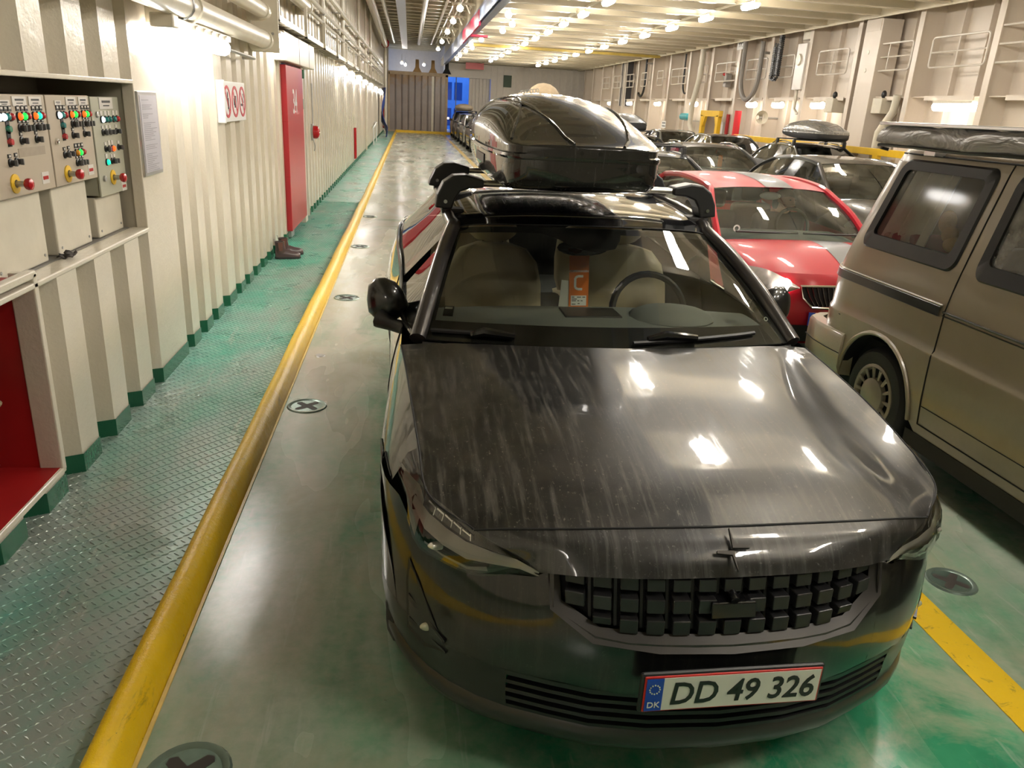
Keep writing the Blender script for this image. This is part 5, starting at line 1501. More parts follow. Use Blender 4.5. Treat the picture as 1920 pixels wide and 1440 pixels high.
    # inside
    d_ = [[(x, yc+.0, hb-.06) for x in (-w*.8, 0, w*.8)], [(x, yc+.5, hb-.02) for x in (-w*.82, 0, w*.82)], [(x, yc+.72, hb-.02) for x in (-w*.82, 0, w*.82)], [(x, yc+.8, hb-.22) for x in (-w*.82, 0, w*.82)]]
    mk('dashboard', B().grid(d_), DASH if detail else DARKIN, t_, smooth=60)
    mk('cabin_floor', B().box(-w*.84, w*.84, yc+.3, tail-.15, .57, .62), DARKIN, t_, smooth=0)
    for sx_ in (-.36, .36):
        for sy_ in (yt+.38, yt+1.15):
            sb = B().box(sx_-.22, sx_+.22, sy_, sy_+.13, .62, H-.33)
            s_ = mk('seat', sb, SEATG, t_, bevel=.05)
            mk('headrest', B().box(sx_-.12, sx_+.12, sy_+.05, sy_+.13, H-.31, H-.14), SEATG, s_, bevel=.04)
    if bars:
        for y_ in bars:
            bt = B().box(-w*.76, w*.76, y_-.03, y_+.03, H+.055, H+.08); r_ = mk('roof_bar', bt, BLACKPL, t_, bevel=.008)
            for sg in (1, -1): mk('bar_foot', B().box(*sorted((sg*w*.70, sg*w*.77)), y_-.04, y_+.04, H-.07, H+.06), BLACKPL, r_, bevel=.01)
    if rails:
        for sg in (1, -1):
            mk('roof_rail', B().tube([(sg*(wtw-.0), yt+.25, H-.05), (sg*(wtw+.0), yt+.38, H+.0), (sg*wtw, ym, H+.022), (sg*wtw*.97, yr-.25, H+.0), (sg*wtw*.97, yr-.12, H-.05)], .014, 6), CHROME, t_)
    if tag_:
        q = Vector(cr(A0[:2], .2))*.35+Vector(cr(A1[:2], .2))*.65
        tt = B().box(-.045, .045, -.002, .002, -.11, .11); tt.v = [(x+tag_, y+q.y+.05, z+q.z-.12) for x, y, z in tt.v]
        mk('orange_tag', tt, ORG, t_, smooth=0)
    t_['w'] = w
    return t_, dict(fp=fp, w=w, hf=hf, rows=rows, rf=rf, A0=A0, A1=A1, AM=AM, yc=yc, hb=hb)

REDC = M('bright_red_paint', (0.33, 0.003, 0.014), 0.38, coat=0.35, var=.06, spec=0.3, crough=0.05)
red, K = build_car('small red hatchback with a broad grey stripe and lit headlights behind the beige van', (3.27, 5.38, 0), REDC,
    L=3.34, W=1.56, H=1.355, hf=.775, hb=.925, yc=.80, yt=1.46, yr=2.95, tail=3.22, tz=.98, belt=.92, wb=(.62, 2.85), wr=.28, glass=RGLASS, zt=1.285)
GREYS = M('grey_stripe_vinyl', (0.075, 0.075, 0.078), 0.35, coat=0.3, var=0.12)
def stripe(rows_, xa, xb, off):
    out = []
    for r in rows_:
        full = [(-x, y, z) for x, y, z in r[::-1]]+r[1:]
        def at(x):
            for p_, q in zip(full, full[1:]):
                if p_[0] <= x <= q[0]:
                    f = (x-p_[0])/max(1e-6, q[0]-p_[0]); return (x, p_[1]+(q[1]-p_[1])*f, p_[2]+(q[2]-p_[2])*f+off)
        out.append([at(xa+(xb-xa)*i/6) for i in range(7)])
    return out
mk('bonnet_stripe', B().grid(stripe(K['rows'], .06, .36, .003)), GREYS, red, smooth=60)
mk('roof_stripe', B().grid(stripe(K['rf'], -.07, .20, .003)), GREYS, red, smooth=60)
fp = K['fp']; w_ = K['w']; hf = K['hf']
# big clear headlamp on the near side with a burning bulb, chrome-edged slatted grille
cut = [c for c in red.children if c.name.startswith(('headlight', 'grille'))]
for c in cut: bpy.data.objects.remove(c)
for sg in (-1, 1):
    to = [(.44, .685), (.58, .745), (.72, .790), (.86, .80), (.94, .80), (.985, .79)]
    bo = [(.44, .675), (.58, .635), (.72, .62), (.86, .645), (.94, .70), (.985, .78)]
    T_ = [fp(sg*w_*x, z, .012) for x, z in to]; B_ = [fp(sg*w_*x, z, .008) for x, z in bo]
    M_ = [fp((p_[0]+q[0])/2, (p_[2]+q[2])/2, .028) for p_, q in zip(T_, B_)]
    T_.append((sg*w_*1.005, .60, .835)); B_.append((sg*w_*1.010, .585, .815)); M_.append((sg*w_*1.018, .59, .825))
    h_ = mk('headlight', B().grid(patch([T_, M_, B_], 4)), M('clear_headlamp', (0.55, 0.50, 0.48), 0.12, 0.5, coat=1, var=0.35, vscale=25), red, smooth=60)
    q = fp(sg*w_*.60, .695, .030)
    mk('bulb_glow', B().ball(q, (.075, .02, .055)), EM('headlamp_bulb', (1, 0.93, 0.84), 9), h_)
b = B().grid([[fp(x, z, .006) for x in (-.32, -.16, 0, .16, .32)] for z in (.690, .62)] + [[fp(x*.72, .545, .006) for x in (-.32, -.16, 0, .16, .32)]])
g_ = mk('grille', b, DARKIN, red, smooth=60)
for i in range(15):
    x = -.29+.0414*i
    mk('grille_slat', B().tube([fp(x, .688, .012), fp(x*.92, .62, .014), fp(x*.74, .55, .012)], .006, 5), BLACKGL, g_)
mk('grille_chrome', B().tube([fp(x, z, .012) for x, z in ((-.335, .695), (-.16, .698), (0, .70), (.16, .698), (.335, .695), (.31, .61), (.235, .537), (0, .533), (-.235, .537), (-.31, .61))], .009, 6, closed=True), CHROME, g_)
b = B(); q = [fp(-.26, .505, .025), fp(-.215, .505, .025), fp(-.215, .405, .025), fp(-.26, .405, .025)]; b.add(q, [(0, 1, 2, 3)])
mk('plate_country_band', b, PB, red, smooth=0, solid=.012)
for sg, ua in ((-1, -.55), (1, .05)):
    b = B().tube([(ua+.55*i/8, K['yc']+.055+.03*abs(i/8-.5), K['hb']+.045) for i in range(9)], .010, 6); mk('wiper', b, BLACKPL, red)
mk('inside_mirror', B().ball((.03, 1.56, 1.205), (.105, .02, .036)), M('mirror_back_pale2', (0.45, 0.45, 0.42), 0.3), red)
b = B(); b.lathe([(.030, 0), (.030, .004), (.018, .004), (.018, 0)], (-.52, .93, .985), 1, 20); mk('screen_sticker', b, WHITEP, red)
mk('steering_wheel', B().tube([(.34+.16*math.cos(2*PI*i/24), 1.66+.05*math.sin(2*PI*i/24), .93+.15*math.sin(2*PI*i/24)) for i in range(24)], .015, 6, closed=True), BLACKPL, red)

# ---- the driver, looking down to the side
def skin_body(name, chain, edges, radii, mat, parent=None, sub=2):
    me = bpy.data.meshes.new(name); me.from_pydata(chain, edges, [])
    me.materials.append(mat)
    o = bpy.data.objects.new(name, me); COL.objects.link(o)
    if parent is not None: o.parent = parent
    o.modifiers.new('skin', 'SKIN')
    for i, r in enumerate(radii):
        sv = me.skin_vertices[0].data[i]; sv.radius = r if isinstance(r, tuple) else (r, r); sv.use_root = (i == 0)
    s_ = o.modifiers.new('sub', 'SUBSURF'); s_.levels = sub; s_.render_levels = sub
    for p_ in me.polygons: p_.use_smooth = True
    dg_ = bpy.context.evaluated_depsgraph_get()
    m2 = bpy.data.meshes.new_from_object(o.evaluated_get(dg_)); o.modifiers.clear()
    for p_ in m2.polygons: p_.use_smooth = True
    old = o.data; o.data = m2; m2.name = name; bpy.data.meshes.remove(old)
    return o
SKIN = M('skin_tone', (0.46, 0.26, 0.18), 0.5, var=0.08)
bx_, by_ = 3.58, 7.32
V_ = [(0, 0, .68), (0, .03, .82), (.01, .03, .96), (.015, -.01, 1.03), (.03, -.05, 1.09), (.04, -.085, 1.155), (.035, -.075, 1.20)]
E_ = [(0, 1), (1, 2), (2, 3), (3, 4), (4, 5), (5, 6)]
r_ = [(.15, .11), (.14, .10), (.13, .09), (.05, .05), (.062, .066), (.075, .085), (.055, .06)]
# nose, chin, ears
for p_, a, rr_ in (((.075, -.165, 1.125), 5, .014), ((.065, -.12, 1.065), 4, .030), ((-.045, -.07, 1.135), 5, .014), ((.125, -.06, 1.13), 5, .014)):
    V_.append(p_); E_.append((a, len(V_)-1)); r_.append(rr_)
for sg in (-1, 1):
    n0 = len(V_)
    V_ += [(sg*.17, .02, .94), (sg*.22, -.08, .76), (sg*.12, -.28, .72), (sg*.10, -.35, .725)]
    E_ += [(2, n0), (n0, n0+1), (n0+1, n0+2), (n0+2, n0+3)]; r_ += [.062, .048, .034, .030]
    for k_ in range(4):
        V_ += [(sg*(.075+.022*k_), -.41-.008*(1.5-abs(k_-1.5)), .715), (sg*(.075+.022*k_), -.44, .695)]; m_ = len(V_)
        E_ += [(n0+3, m_-2), (m_-2, m_-1)]; r_ += [.010, .008]
    V_ += [(sg*.055, -.37, .705)]; E_ += [(n0+3, len(V_)-1)]; r_ += [.010]
    n1 = len(V_)
    V_ += [(sg*.10, -.30, .64), (sg*.11, -.52, .55)]; E_ += [(0, n1), (n1, n1+1)]; r_ += [.075, .055]
per = skin_body('person', V_, E_, r_, SKIN)
per.location = (bx_, by_, 0)
tag(per, 'person in a dark jacket sitting behind the red car wheel, head bent down', 'person')
JV = [(0, 0, .66), (0, .03, .82), (.01, .03, .97), (.012, .0, 1.02)]; JE = [(0, 1), (1, 2), (2, 3)]; jr = [(.165, .125), (.155, .115), (.145, .105), (.070, .070)]
for sg in (-1, 1):
    n0 = len(JV); JV += [(sg*.175, .02, .945), (sg*.225, -.08, .76), (sg*.13, -.27, .72)]; JE += [(2, n0), (n0, n0+1), (n0+1, n0+2)]; jr += [.075, .060, .046]
skin_body('jacket', JV, JE, jr, M('dark_jacket', (0.03, 0.032, 0.035), 0.8, var=0.2, bmp=0.2), per)
b = B().ball((.035, -.045, 1.185), (.086, .095, .068)); mk('hair', b, M('dark_brown_hair', (0.035, 0.022, 0.015), 0.6, bmp=0.4, bscale=80), per)
b = B()
for ex in (.035, .09): b.ball((ex, -.158, 1.152), (.011, .008, .006))
mk('eyes', b, M('eye_dark', (0.02, 0.015, 0.012), 0.3), per)
mk('mouth', B().ball((.072, -.150, 1.088), (.022, .008, .005)), M('lip_tone', (0.35, 0.13, 0.10), 0.5), per)

BLK1 = paint('black_car_paint', (0.010, 0.010, 0.011), 0.35, 0.3, 0.28)
GRY1 = paint('graphite_car_paint', (0.035, 0.036, 0.038), 0.35, 0.5, 0.3)
GRY2 = paint('mid_grey_car_paint', (0.11, 0.11, 0.115), 0.25, 0.6, 0.3)
SIL = paint('silver_car_paint', (0.27, 0.27, 0.27), 0.2, 0.7, 0.3)
BLU = paint('slate_blue_car_paint', (0.03, 0.045, 0.07), 0.25, 0.5, 0.3)
# second lane, behind the red car
build_car('dark grey hatchback with empty black roof bars, right behind the red car', (3.42, 9.55, 0), GRY1, H=1.36, L=4.1, bars=(2.0, 2.75), yc=.95, yt=1.62)
# third lane
build_car('black saloon with a bare roof between the red car and the grey roof box', (6.15, 8.55, 0), BLK1, H=1.43, L=4.3, yc=1.0, yt=1.72, hb=.98, belt=.96)
build_car('dark estate car with an orange tag in its windscreen, seen over the red car roof', (6.12, 13.9, 0), GRY1, H=1.36, W=1.72, L=4.4, tag_=.06, yc=1.0, yt=1.8, rails=True, glass=GL('green_car_glass', (0.45, 0.52, 0.46), 1.4, 0.02, haze=0.15))
fb, _ = build_car('black car carrying a small black roof box, right of the big roof box', (5.95, 19.0, 0), BLK1, H=1.36, bars=(2.0, 2.75))
roofbox('roof_box', 'small matt black roof box on a black car behind the hatchback with roof bars', (5.72, 20.3, 1.445), 0, 1.9, .36, .22, M('matt_black_box', (0.022, 0.023, 0.026), 0.38, coat=0.2), ridge=False)
build_car('graphite car in the third lane behind the one with the small black roof box', (6.1, 23.8, 0), BLU, H=1.38)
build_car('silver car deep in the third lane', (6.1, 28.4, 0), SIL, H=1.38, detail=0)
# fourth lane by the hull side
build_car('black car under the grey roof box, by the hull side', (9.35, 15.7, 0), BLK1, H=1.42, bars=(1.9, 2.75), L=4.4, yc=1.0, yt=1.75, rails=True)
gbx = roofbox('roof_box', 'glossy grey roof box on a black car by the hull side', (9.30, 16.85, 1.51), 0, 2.05, .40, .24, paint('grey_box_gloss', (0.20, 0.195, 0.185), 0.15, 0.3, 0.25), traymat=BLACKPL)
build_car('black saloon by the hull side, behind the yellow rail end', (9.3, 20.9, 0), BLK1, H=1.43, yc=1.0, yt=1.75)
build_car('graphite car by the hull side, deep in the fourth lane', (9.3, 25.6, 0), GRY1, H=1.4, detail=0)
# the queue in the second lane, only its left flank showing past the roof box
pq = [(14.3, GRY2, 'mid grey'), (18.8, BLK1, 'black'), (23.3, SIL, 'silver'), (27.9, GRY2, 'mid grey'), (32.5, GRY1, 'graphite'), (37.1, SIL, 'silver'), (41.7, GRY1, 'graphite'), (46.2, BLK1, 'black')]
ords = ['nearest', 'second', 'third', 'fourth', 'fifth', 'sixth', 'seventh', 'last']
for i, (y, pm, cn) in enumerate(pq):
    build_car('%s car in the queue left of the big roof box, %s in the row' % (cn, ords[i]), (3.30, y, 0), pm, H=1.40+.03*(i % 2), detail=0 if y > 30 else 1, bars=(1.95, 2.7) if i in (3, 4, 7) else None)
# roof loads far back
t_ = thing('roof_tent', 'small beige roof load on the last car in the queue, before the blue opening', 'roof load', (3.2, 48.1, 1.48))
mk('cover', B().ball((0, .6, .18), (.55, .7, .22)), M('beige_canvas', (0.45, 0.37, 0.27), 0.8, var=0.15, bmp=0.3), t_)
mk('base_board', B().box(-.5, .5, 0, 1.2, -.03, .03), BLACKPL, t_, smooth=0)
BGE = M('tan_canvas', (0.36, 0.28, 0.18), 0.8, var=0.2, bmp=0.4, bscale=9)
t_ = thing('luggage_trailer', 'tall load under tan canvas far behind the big roof box', 'trailer', (5.36, 33.4, 0))
mk('box', B().box(-.9, .9, 0, 2.8, .6, 1.95), M('trailer_grey', (0.30, 0.27, 0.22), 0.5), t_, bevel=.03)
mk('canvas', B().ball((.25, 1.2, 2.2), (.72, 1.3, .68)), BGE, t_)
for sx_ in (-.8, .8):
    mk('wheel', B().lathe([(.12, -.08), (.28, -.09), (.30, 0), (.28, .09), (.12, .08)], (sx_*1.15, 1.6, .30), 0, 20), RUBBER, t_)
mk('chassis', B().box(-.95, .95, .1, 2.7, .45, .6), BLACKPL, t_, smooth=0)
b = B()
for k_ in range(7): b.tube([(-.9+.12*k_+.07*math.cos(2*PI*i/14), .1, 2.40+.02*k_+.09*math.sin(2*PI*i/14)) for i in range(14)], .012, 5, closed=True)
mk('coiled_lines', b, GALV, t_)
mk('bundled_load', B().ball((-.55, .8, 2.1), (.55, .8, .38)), M('mixed_bundle', (0.45, 0.36, 0.27), 0.8, var=0.4, vscale=12, bmp=0.5, bscale=20), t_)

# ================================================================== LEFT SIDE: CABINETS IN THE NICHE
INK = M('label_ink', (0.05, 0.05, 0.05), 0.6)
LAB = M('engraved_label', (0.62, 0.58, 0.53), 0.4, var=0.03)
LC = {'W': EM('lamp_white_lit', (0.75, 0.9, 1.0), 0.9), 'O': EM('lamp_orange_lit', (1.0, 0.13, 0.01), 0.62), 'G': EM('lamp_green_lit', (0.015, 0.85, 0.09), 0.5), 'C': EM('lamp_cyan_lit', (0.01, 0.80, 0.50), 0.55),
      't': M('lens_teal', (0.02, 0.20, 0.19), 0.2, coat=1), 'r': M('lens_red', (0.50, 0.025, 0.03), 0.25, coat=1), 'd': M('lens_dark_grey', (0.10, 0.10, 0.09), 0.3), 'g': M('lens_green', (0.03, 0.22, 0.13), 0.25, coat=1), 'o': M('lens_orange', (0.65, 0.28, 0.02), 0.25, coat=1)}
XF = -1.68
def cabinet(name, label, y0, y1, z0, z1, mat, lamps, knobs, btns, estop, danger, labs, locks, two=False, tags=True):
    t_ = thing(name, label, 'control cabinet', (XF, (y0+y1)/2, z0))
    yc_ = (y0+y1)/2
    P = lambda y, z, x=0: (x, y-yc_, z-z0)
    w_ = y1-y0; h_ = z1-z0
    mk('body', B().box(-.36, -.014, -w_/2+.004, w_/2-.004, .004, h_-.004), mat, t_, smooth=0, bevel=.004)
    dr = mk('door', B().box(-.012, 0, -w_/2, w_/2, 0, h_), mat, t_, smooth=0, bevel=.004)
    for y, z, c in lamps:
        q = P(y, z)
        l_ = mk('indicator_lamp', B().lathe([(.0, .021), (.010, .019), (.0155, .012), (.0165, .0)], q, 0, 16), LC[c], dr)
        mk('lamp_bezel', B().lathe([(.016, .008), (.0185, .007), (.0195, 0)], q, 0, 16), BLACKPL, l_)
        mk('lamp_tag', B().box(q[0], q[0]+.004, q[1]-.014, q[1]+.014, q[2]+.022, q[2]+.045), BLACKPL if tags else LAB, l_, smooth=0)
        mk('tag_print', B().box(q[0]+.004, q[0]+.005, q[1]-.009, q[1]+.009, q[2]+.031, q[2]+.040), LAB if tags else INK, l_, smooth=0) if tags else None
    for y, z in knobs:
        q = P(y, z)
        k_ = mk('selector_knob', B().lathe([(.0175, 0), (.0175, .006), (.012, .008), (.012, .020), (0, .021)], q, 0, 16), BLACKPL, dr)
        mk('knob_grip', B().box(q[0]+.018, q[0]+.032, q[1]-.0045, q[1]+.0045, q[2]-.013, q[2]+.013), M('knob_grey', (0.14, 0.14, 0.14), 0.3), k_, smooth=0, bevel=.002)
        mk('knob_tag', B().box(q[0], q[0]+.004, q[1]-.013, q[1]+.013, q[2]+.020, q[2]+.036), BLACKPL if tags else LAB, k_, smooth=0)
        if tags: mk('tag_print', B().box(q[0]+.004, q[0]+.005, q[1]-.008, q[1]+.008, q[2]+.024, q[2]+.032), LAB, k_, smooth=0)
    for y, z, c in btns:
        q = P(y, z)
        k_ = mk('push_button', B().lathe([(.0, .016), (.013, .015), (.0145, .004), (.018, .004), (.018, 0)], q, 0, 16), LC[c], dr)
        mk('button_tag', B().box(q[0], q[0]+.004, q[1]-.015, q[1]+.015, q[2]-.02, q[2]+.044), BLACKPL, k_, smooth=0)
    y, z = estop; q = P(y, z)
    e_ = mk('emergency_stop', B().lathe([(.015, .040), (.023, .046), (.026, .056), (.024, .067), (.013, .073), (0, .074)], q, 0, 20), REDP, dr)
    mk('stop_collar', B().lathe([(.013, 0), (.013, .045)], q, 0, 16), GALV, e_)
    mk('stop_ring', B().lathe([(.041, 0), (.041, .005), (.018, .007)], q, 0, 24), YELP, e_)
    y, z = danger; q = P(y, z)
    d_ = mk('warning_label', B().box(0, .002, q[1]-.036, q[1]+.036, q[2]-.026, q[2]+.026), LAB, dr, smooth=0)
    mk('warning_print', B().box(.002, .003, q[1]-.027, q[1]+.027, q[2]-.008, q[2]+.008), LC['r'], d_, smooth=0)
    for y, z, lw, lh in labs:
        q = P(y, z)
        d_ = mk('name_plate', B().box(0, .004, q[1]-lw, q[1]+lw, q[2]-lh, q[2]+lh), LAB, dr, smooth=0)
        b = B().box(.004, .005, q[1]-lw*.62, q[1]+lw*.62, q[2]+lh*.1, q[2]+lh*.5)
        b.box(.004, .005, q[1]-lw*.45, q[1]+lw*.45, q[2]-lh*.5, q[2]-lh*.3)
        mk('plate_print', b, INK, d_, smooth=0)
    for y, z in locks:
        q = P(y, z)
        mk('door_lock', B().lathe([(.016, 0), (.016, .010), (.006, .012), (0, .008)], q, 0, 14), CHROME if two else GALV, dr)
    return t_
c1 = cabinet('control_cabinet', 'taupe control cabinet in the niche with an empty taped rectangle, leftmost of three', 3.46, 4.058, 1.372, 1.79, CABT,
  [(3.60, 1.70, 'W'), (3.636, 1.7, 'W'), (3.671, 1.7, 't'), (3.708, 1.7, 'r'), (3.779, 1.7, 'O'), (3.822, 1.7, 'G'), (3.859, 1.7, 'r'), (3.926, 1.7, 'O'), (3.966, 1.7, 'C'), (4.004, 1.7, 'r')],
  [(3.778, 1.652), (3.817, 1.652), (3.853, 1.652), (3.926, 1.652), (3.965, 1.652), (4.003, 1.652), (3.776, 1.6), (3.922, 1.6), (3.644, 1.515), (3.701, 1.517)],
  [(3.67, 1.652, 'g'), (3.667, 1.6, 'r')], (3.659, 1.428), (3.957, 1.427), [(3.666, 1.755, .05, .012), (3.804, 1.762, .064, .020), (3.956, 1.762, .062, .020)], [])
mk('taped_patch', B().box(0, .0015, 3.733-3.759, 3.993-3.759, 1.531-1.372, 1.568-1.372), M('taped_over_plate', (0.33, 0.27, 0.20), 0.5, var=0.15, vscale=30), [c for c in c1.children if c.name.startswith('door')][0], smooth=0)
c2 = cabinet('control_cabinet', 'taupe control cabinet with a key lock and lower lamp cluster, middle of three', 4.070, 4.592, 1.372, 1.79, CABT,
  [(4.183, 1.699, 'W'), (4.221, 1.699, 't'), (4.259, 1.699, 'r'), (4.33, 1.7, 'O'), (4.373, 1.7, 'G'), (4.414, 1.7, 'r'), (4.483, 1.7, 'O'), (4.524, 1.7, 'G'), (4.561, 1.7, 'r'), (4.34, 1.516, 'o'), (4.378, 1.516, 'G'), (4.42, 1.516, 'r')],
  [(4.34, 1.655), (4.376, 1.655), (4.408, 1.655), (4.484, 1.653), (4.522, 1.653), (4.556, 1.653), (4.332, 1.601), (4.478, 1.603), (4.201, 1.514), (4.252, 1.517), (4.339, 1.467), (4.376, 1.467), (4.409, 1.467)],
  [(4.219, 1.652, 't'), (4.221, 1.6, 'r')], (4.21, 1.423), (4.505, 1.419), [(4.197, 1.755, .036, .010), (4.351, 1.762, .060, .020), (4.504, 1.762, .058, .020)], [(4.128, 1.581)], two=True)
c3 = cabinet('control_cabinet', 'greenish grey narrow control cabinet with a lit cyan lamp, rightmost of three', 4.612, 5.030, 1.262, 1.785, CABG,
  [(4.739, 1.667, 'W'), (4.798, 1.667, 't'), (4.85, 1.667, 't'), (4.921, 1.667, 't'), (4.976, 1.667, 'r'), (4.805, 1.509, 'r'), (4.851, 1.509, 'O'), (4.743, 1.441, 'C')],
  [(4.737, 1.6), (4.791, 1.6), (4.846, 1.6), (4.945, 1.6), (4.749, 1.512), (4.951, 1.511), (4.822, 1.442), (4.862, 1.442)],
  [], (4.812, 1.353), (4.973, 1.289), [(4.826, 1.751, .10, .030)], [(4.675, 1.694), (4.677, 1.358)], tags=False)
for y0, y1, z1, lab in ((3.46, 3.965, 1.366, 'cream sheet metal cable box below the leftmost control cabinet'), (4.085, 4.515, 1.366, 'cream sheet metal cable box below the middle control cabinet'), (4.62, 5.010, 1.256, 'short cream cable box below the greenish grey control cabinet')):
    t_ = thing('cable_box', lab, 'cable box', (-1.72, (y0+y1)/2, 1.034))
    h_ = (y1-y0)/2
    mk('body', B().box(-.33, 0, -h_, h_, 0, z1-1.034), STEELP, t_, smooth=0, bevel=.008)
    for y in (-h_+.04, h_-.04): mk('screw', B().cyl((0, y, .035), (.004, y, .035), .007, 8), GALV, t_)
t_ = thing('rag_scrap', 'small dark dry rag scrap lying on the niche shelf', 'rag', (-1.675, 4.06, 1.034))
b = B().grid([[(-.03+.06*i/5+.008*math.sin(j*2), -.05+.10*j/5, .006+.010*math.sin(i*1.7+j*1.1)+.012*(j/5)) for i in range(6)] for j in range(6)])
mk('cloth', b, M('dark_rag', (0.06, 0.05, 0.045), 0.8, var=0.3), t_, solid=.004)
# framed notice
t_ = thing('framed_notice', 'aluminium snap frame holding a typed grey notice, right of the control niche', 'notice', (-1.598, 5.24, 1.58))
mk('frame', B().box(0, .022, -.18, .18, -.245, .245), ALU, t_, smooth=0, bevel=.006)
pp = mk('paper', B().box(.022, .0235, -.158, .158, -.222, .222), M('notice_paper', (0.42, 0.40, 0.43), 0.4, var=0.04), t_, smooth=0)
random.seed(3)
b = B(); z = .195
for k_ in range(30):
    gap = .011
    if k_ in (1, 4, 7, 17, 20): z -= .018
    b.box(.0235, .0240, -.125, -.125+random.uniform(.09, .25), z-.0022, z+.0018); z -= gap
mk('typed_lines', b, M('typed_grey', (0.22, 0.21, 0.22), 0.6), pp, smooth=0)
# prohibition sign board
t_ = thing('prohibition_sign', 'white sign board with three red prohibition rings, on the wall before the red door', 'sign', (-1.598, 7.64, 1.765))
mk('board', B().box(0, .045, -.46, .46, -.165, .165), WHITEP, t_, smooth=0, bevel=.004)
mk('edge_strip', B().box(-.002, .06, -.50, -.45, -.172, .172), WHITEP, t_, smooth=0, bevel=.006)
REDI = M('sign_red', (0.50, 0.03, 0.05), 0.35)
for i, y in enumerate((-.315, .0, .315)):
    s_ = mk('ring', B().lathe([(.132, .045), (.132, .049), (.108, .049), (.108, .045)], (0, y, 0), 0, 36), REDI, t_, smooth=0)
    bar = B().box(.046, .0485, -.118, .118, -.011, .011); a = R(52)
    bar.v = [(x, y+yy*math.cos(a)+zz*math.sin(a), -yy*math.sin(a)+zz*math.cos(a)) for x, yy, zz in bar.v]
    mk('ring_bar', bar, REDI, s_, smooth=0)
    b = B()
    if i == 0:
        b.tube([(.046, y+.03, -.06), (.046, y+.02, .03)], .008, 6); b.ball((.046, y+.02, .055), (.003, .018, .03))
    elif i == 1:
        b.box(.0455, .047, y-.03, y+.055, -.05, .05); b.box(.0455, .047, y-.055, y-.02, -.03, .03)
    else:
        b.box(.0455, .047, y-.07, y+.055, -.038, -.018); b.tube([(.046, y+.05, -.01), (.046, y+.035, .02), (.046, y+.055, .045), (.046, y+.04, .07)], .004, 5)
    mk('pictogram', b, INK, s_, smooth=0)
# red sliding door with header
d_ = thing('door_1', None, None, (-1.655, 10.65, .14)); tag(d_, kind='structure')
REDD = M('red_door_paint', (0.42, 0.018, 0.026), 0.36, coat=.15, var=.12, vscale=1.2)
lf = mk('door_leaf', B().box(0, .125, 0, 1.56, 0, 2.06), REDD, d_, smooth=0, bevel=.008)
for z in (.7, 1.38): mk('leaf_seam', B().box(-.002, .127, -.002, .002, z, z+.006), DRED, lf, smooth=0)
mk('leaf_edge_groove', B().box(.06, .068, -.003, 0, 0, 2.06), DRED, lf, smooth=0)
text_mesh('door_number', '34', .43, WHITEP, lf, frame((.1265, .70, 1.61), (0, 1, 0), (0, 0, 1)), depth=.0008, bold=.004)
mk('bottom_roller', B().box(.02, .10, .10, .34, -.10, 0), GALV, d_, bevel=.01)
b = B().box(-.02, .185, -.42, 2.62, 2.09, 2.42)
mk('header_box', b, STEELP, d_, smooth=0, bevel=.010)
b = B()
for y in (.88, 1.95): b.box(.185, .1875, y-.004, y+.004, 2.09, 2.42)
mk('header_seam', b, GAP, d_, smooth=0)
mk('door_post', B().box(-.05, .10, 1.62, 1.86, -.12, 2.09), STEELP, d_, smooth=0, bevel=.006)
mk('door_switch', B().box(.10, .14, 1.66, 1.74, 1.94, 2.06), M('switch_green', (0.05, 0.16, 0.09), 0.4), d_, smooth=0, bevel=.004)
mk('exit_plate', B().box(.10, .104, 1.69, 1.78, 1.52, 1.66), M('exit_green', (0.02, 0.20, 0.10), 0.4), d_, smooth=0)
# fire call box
t_ = thing('fire_call_box', 'round red fire call box on the left wall just right of door 34', 'alarm', (-1.598, 13.72, 1.29))
mk('back_plate', B().box(0, .03, -.09, .09, -.13, .13), GALV, t_, smooth=0, bevel=.005)
mk('bell', B().lathe([(.10, .03), (.105, .07), (.09, .11), (.04, .13), (0, .132)], (0, 0, 0), 0, 20), REDP, t_)
mk('white_band', B().box(.125, .134, -.05, .05, -.012, .004), WHITEP, t_, smooth=0)
mk('cable', B().tube([(.02, 0, .13), (.02, .01, .5), (.02, -.01, .75)], .012, 6), GALV, t_)
mk('hanging_lever', B().tube([(.03, 0, -.12), (.05, 0, -.22), (.04, 0, -.30)], .012, 6), GALV, t_)
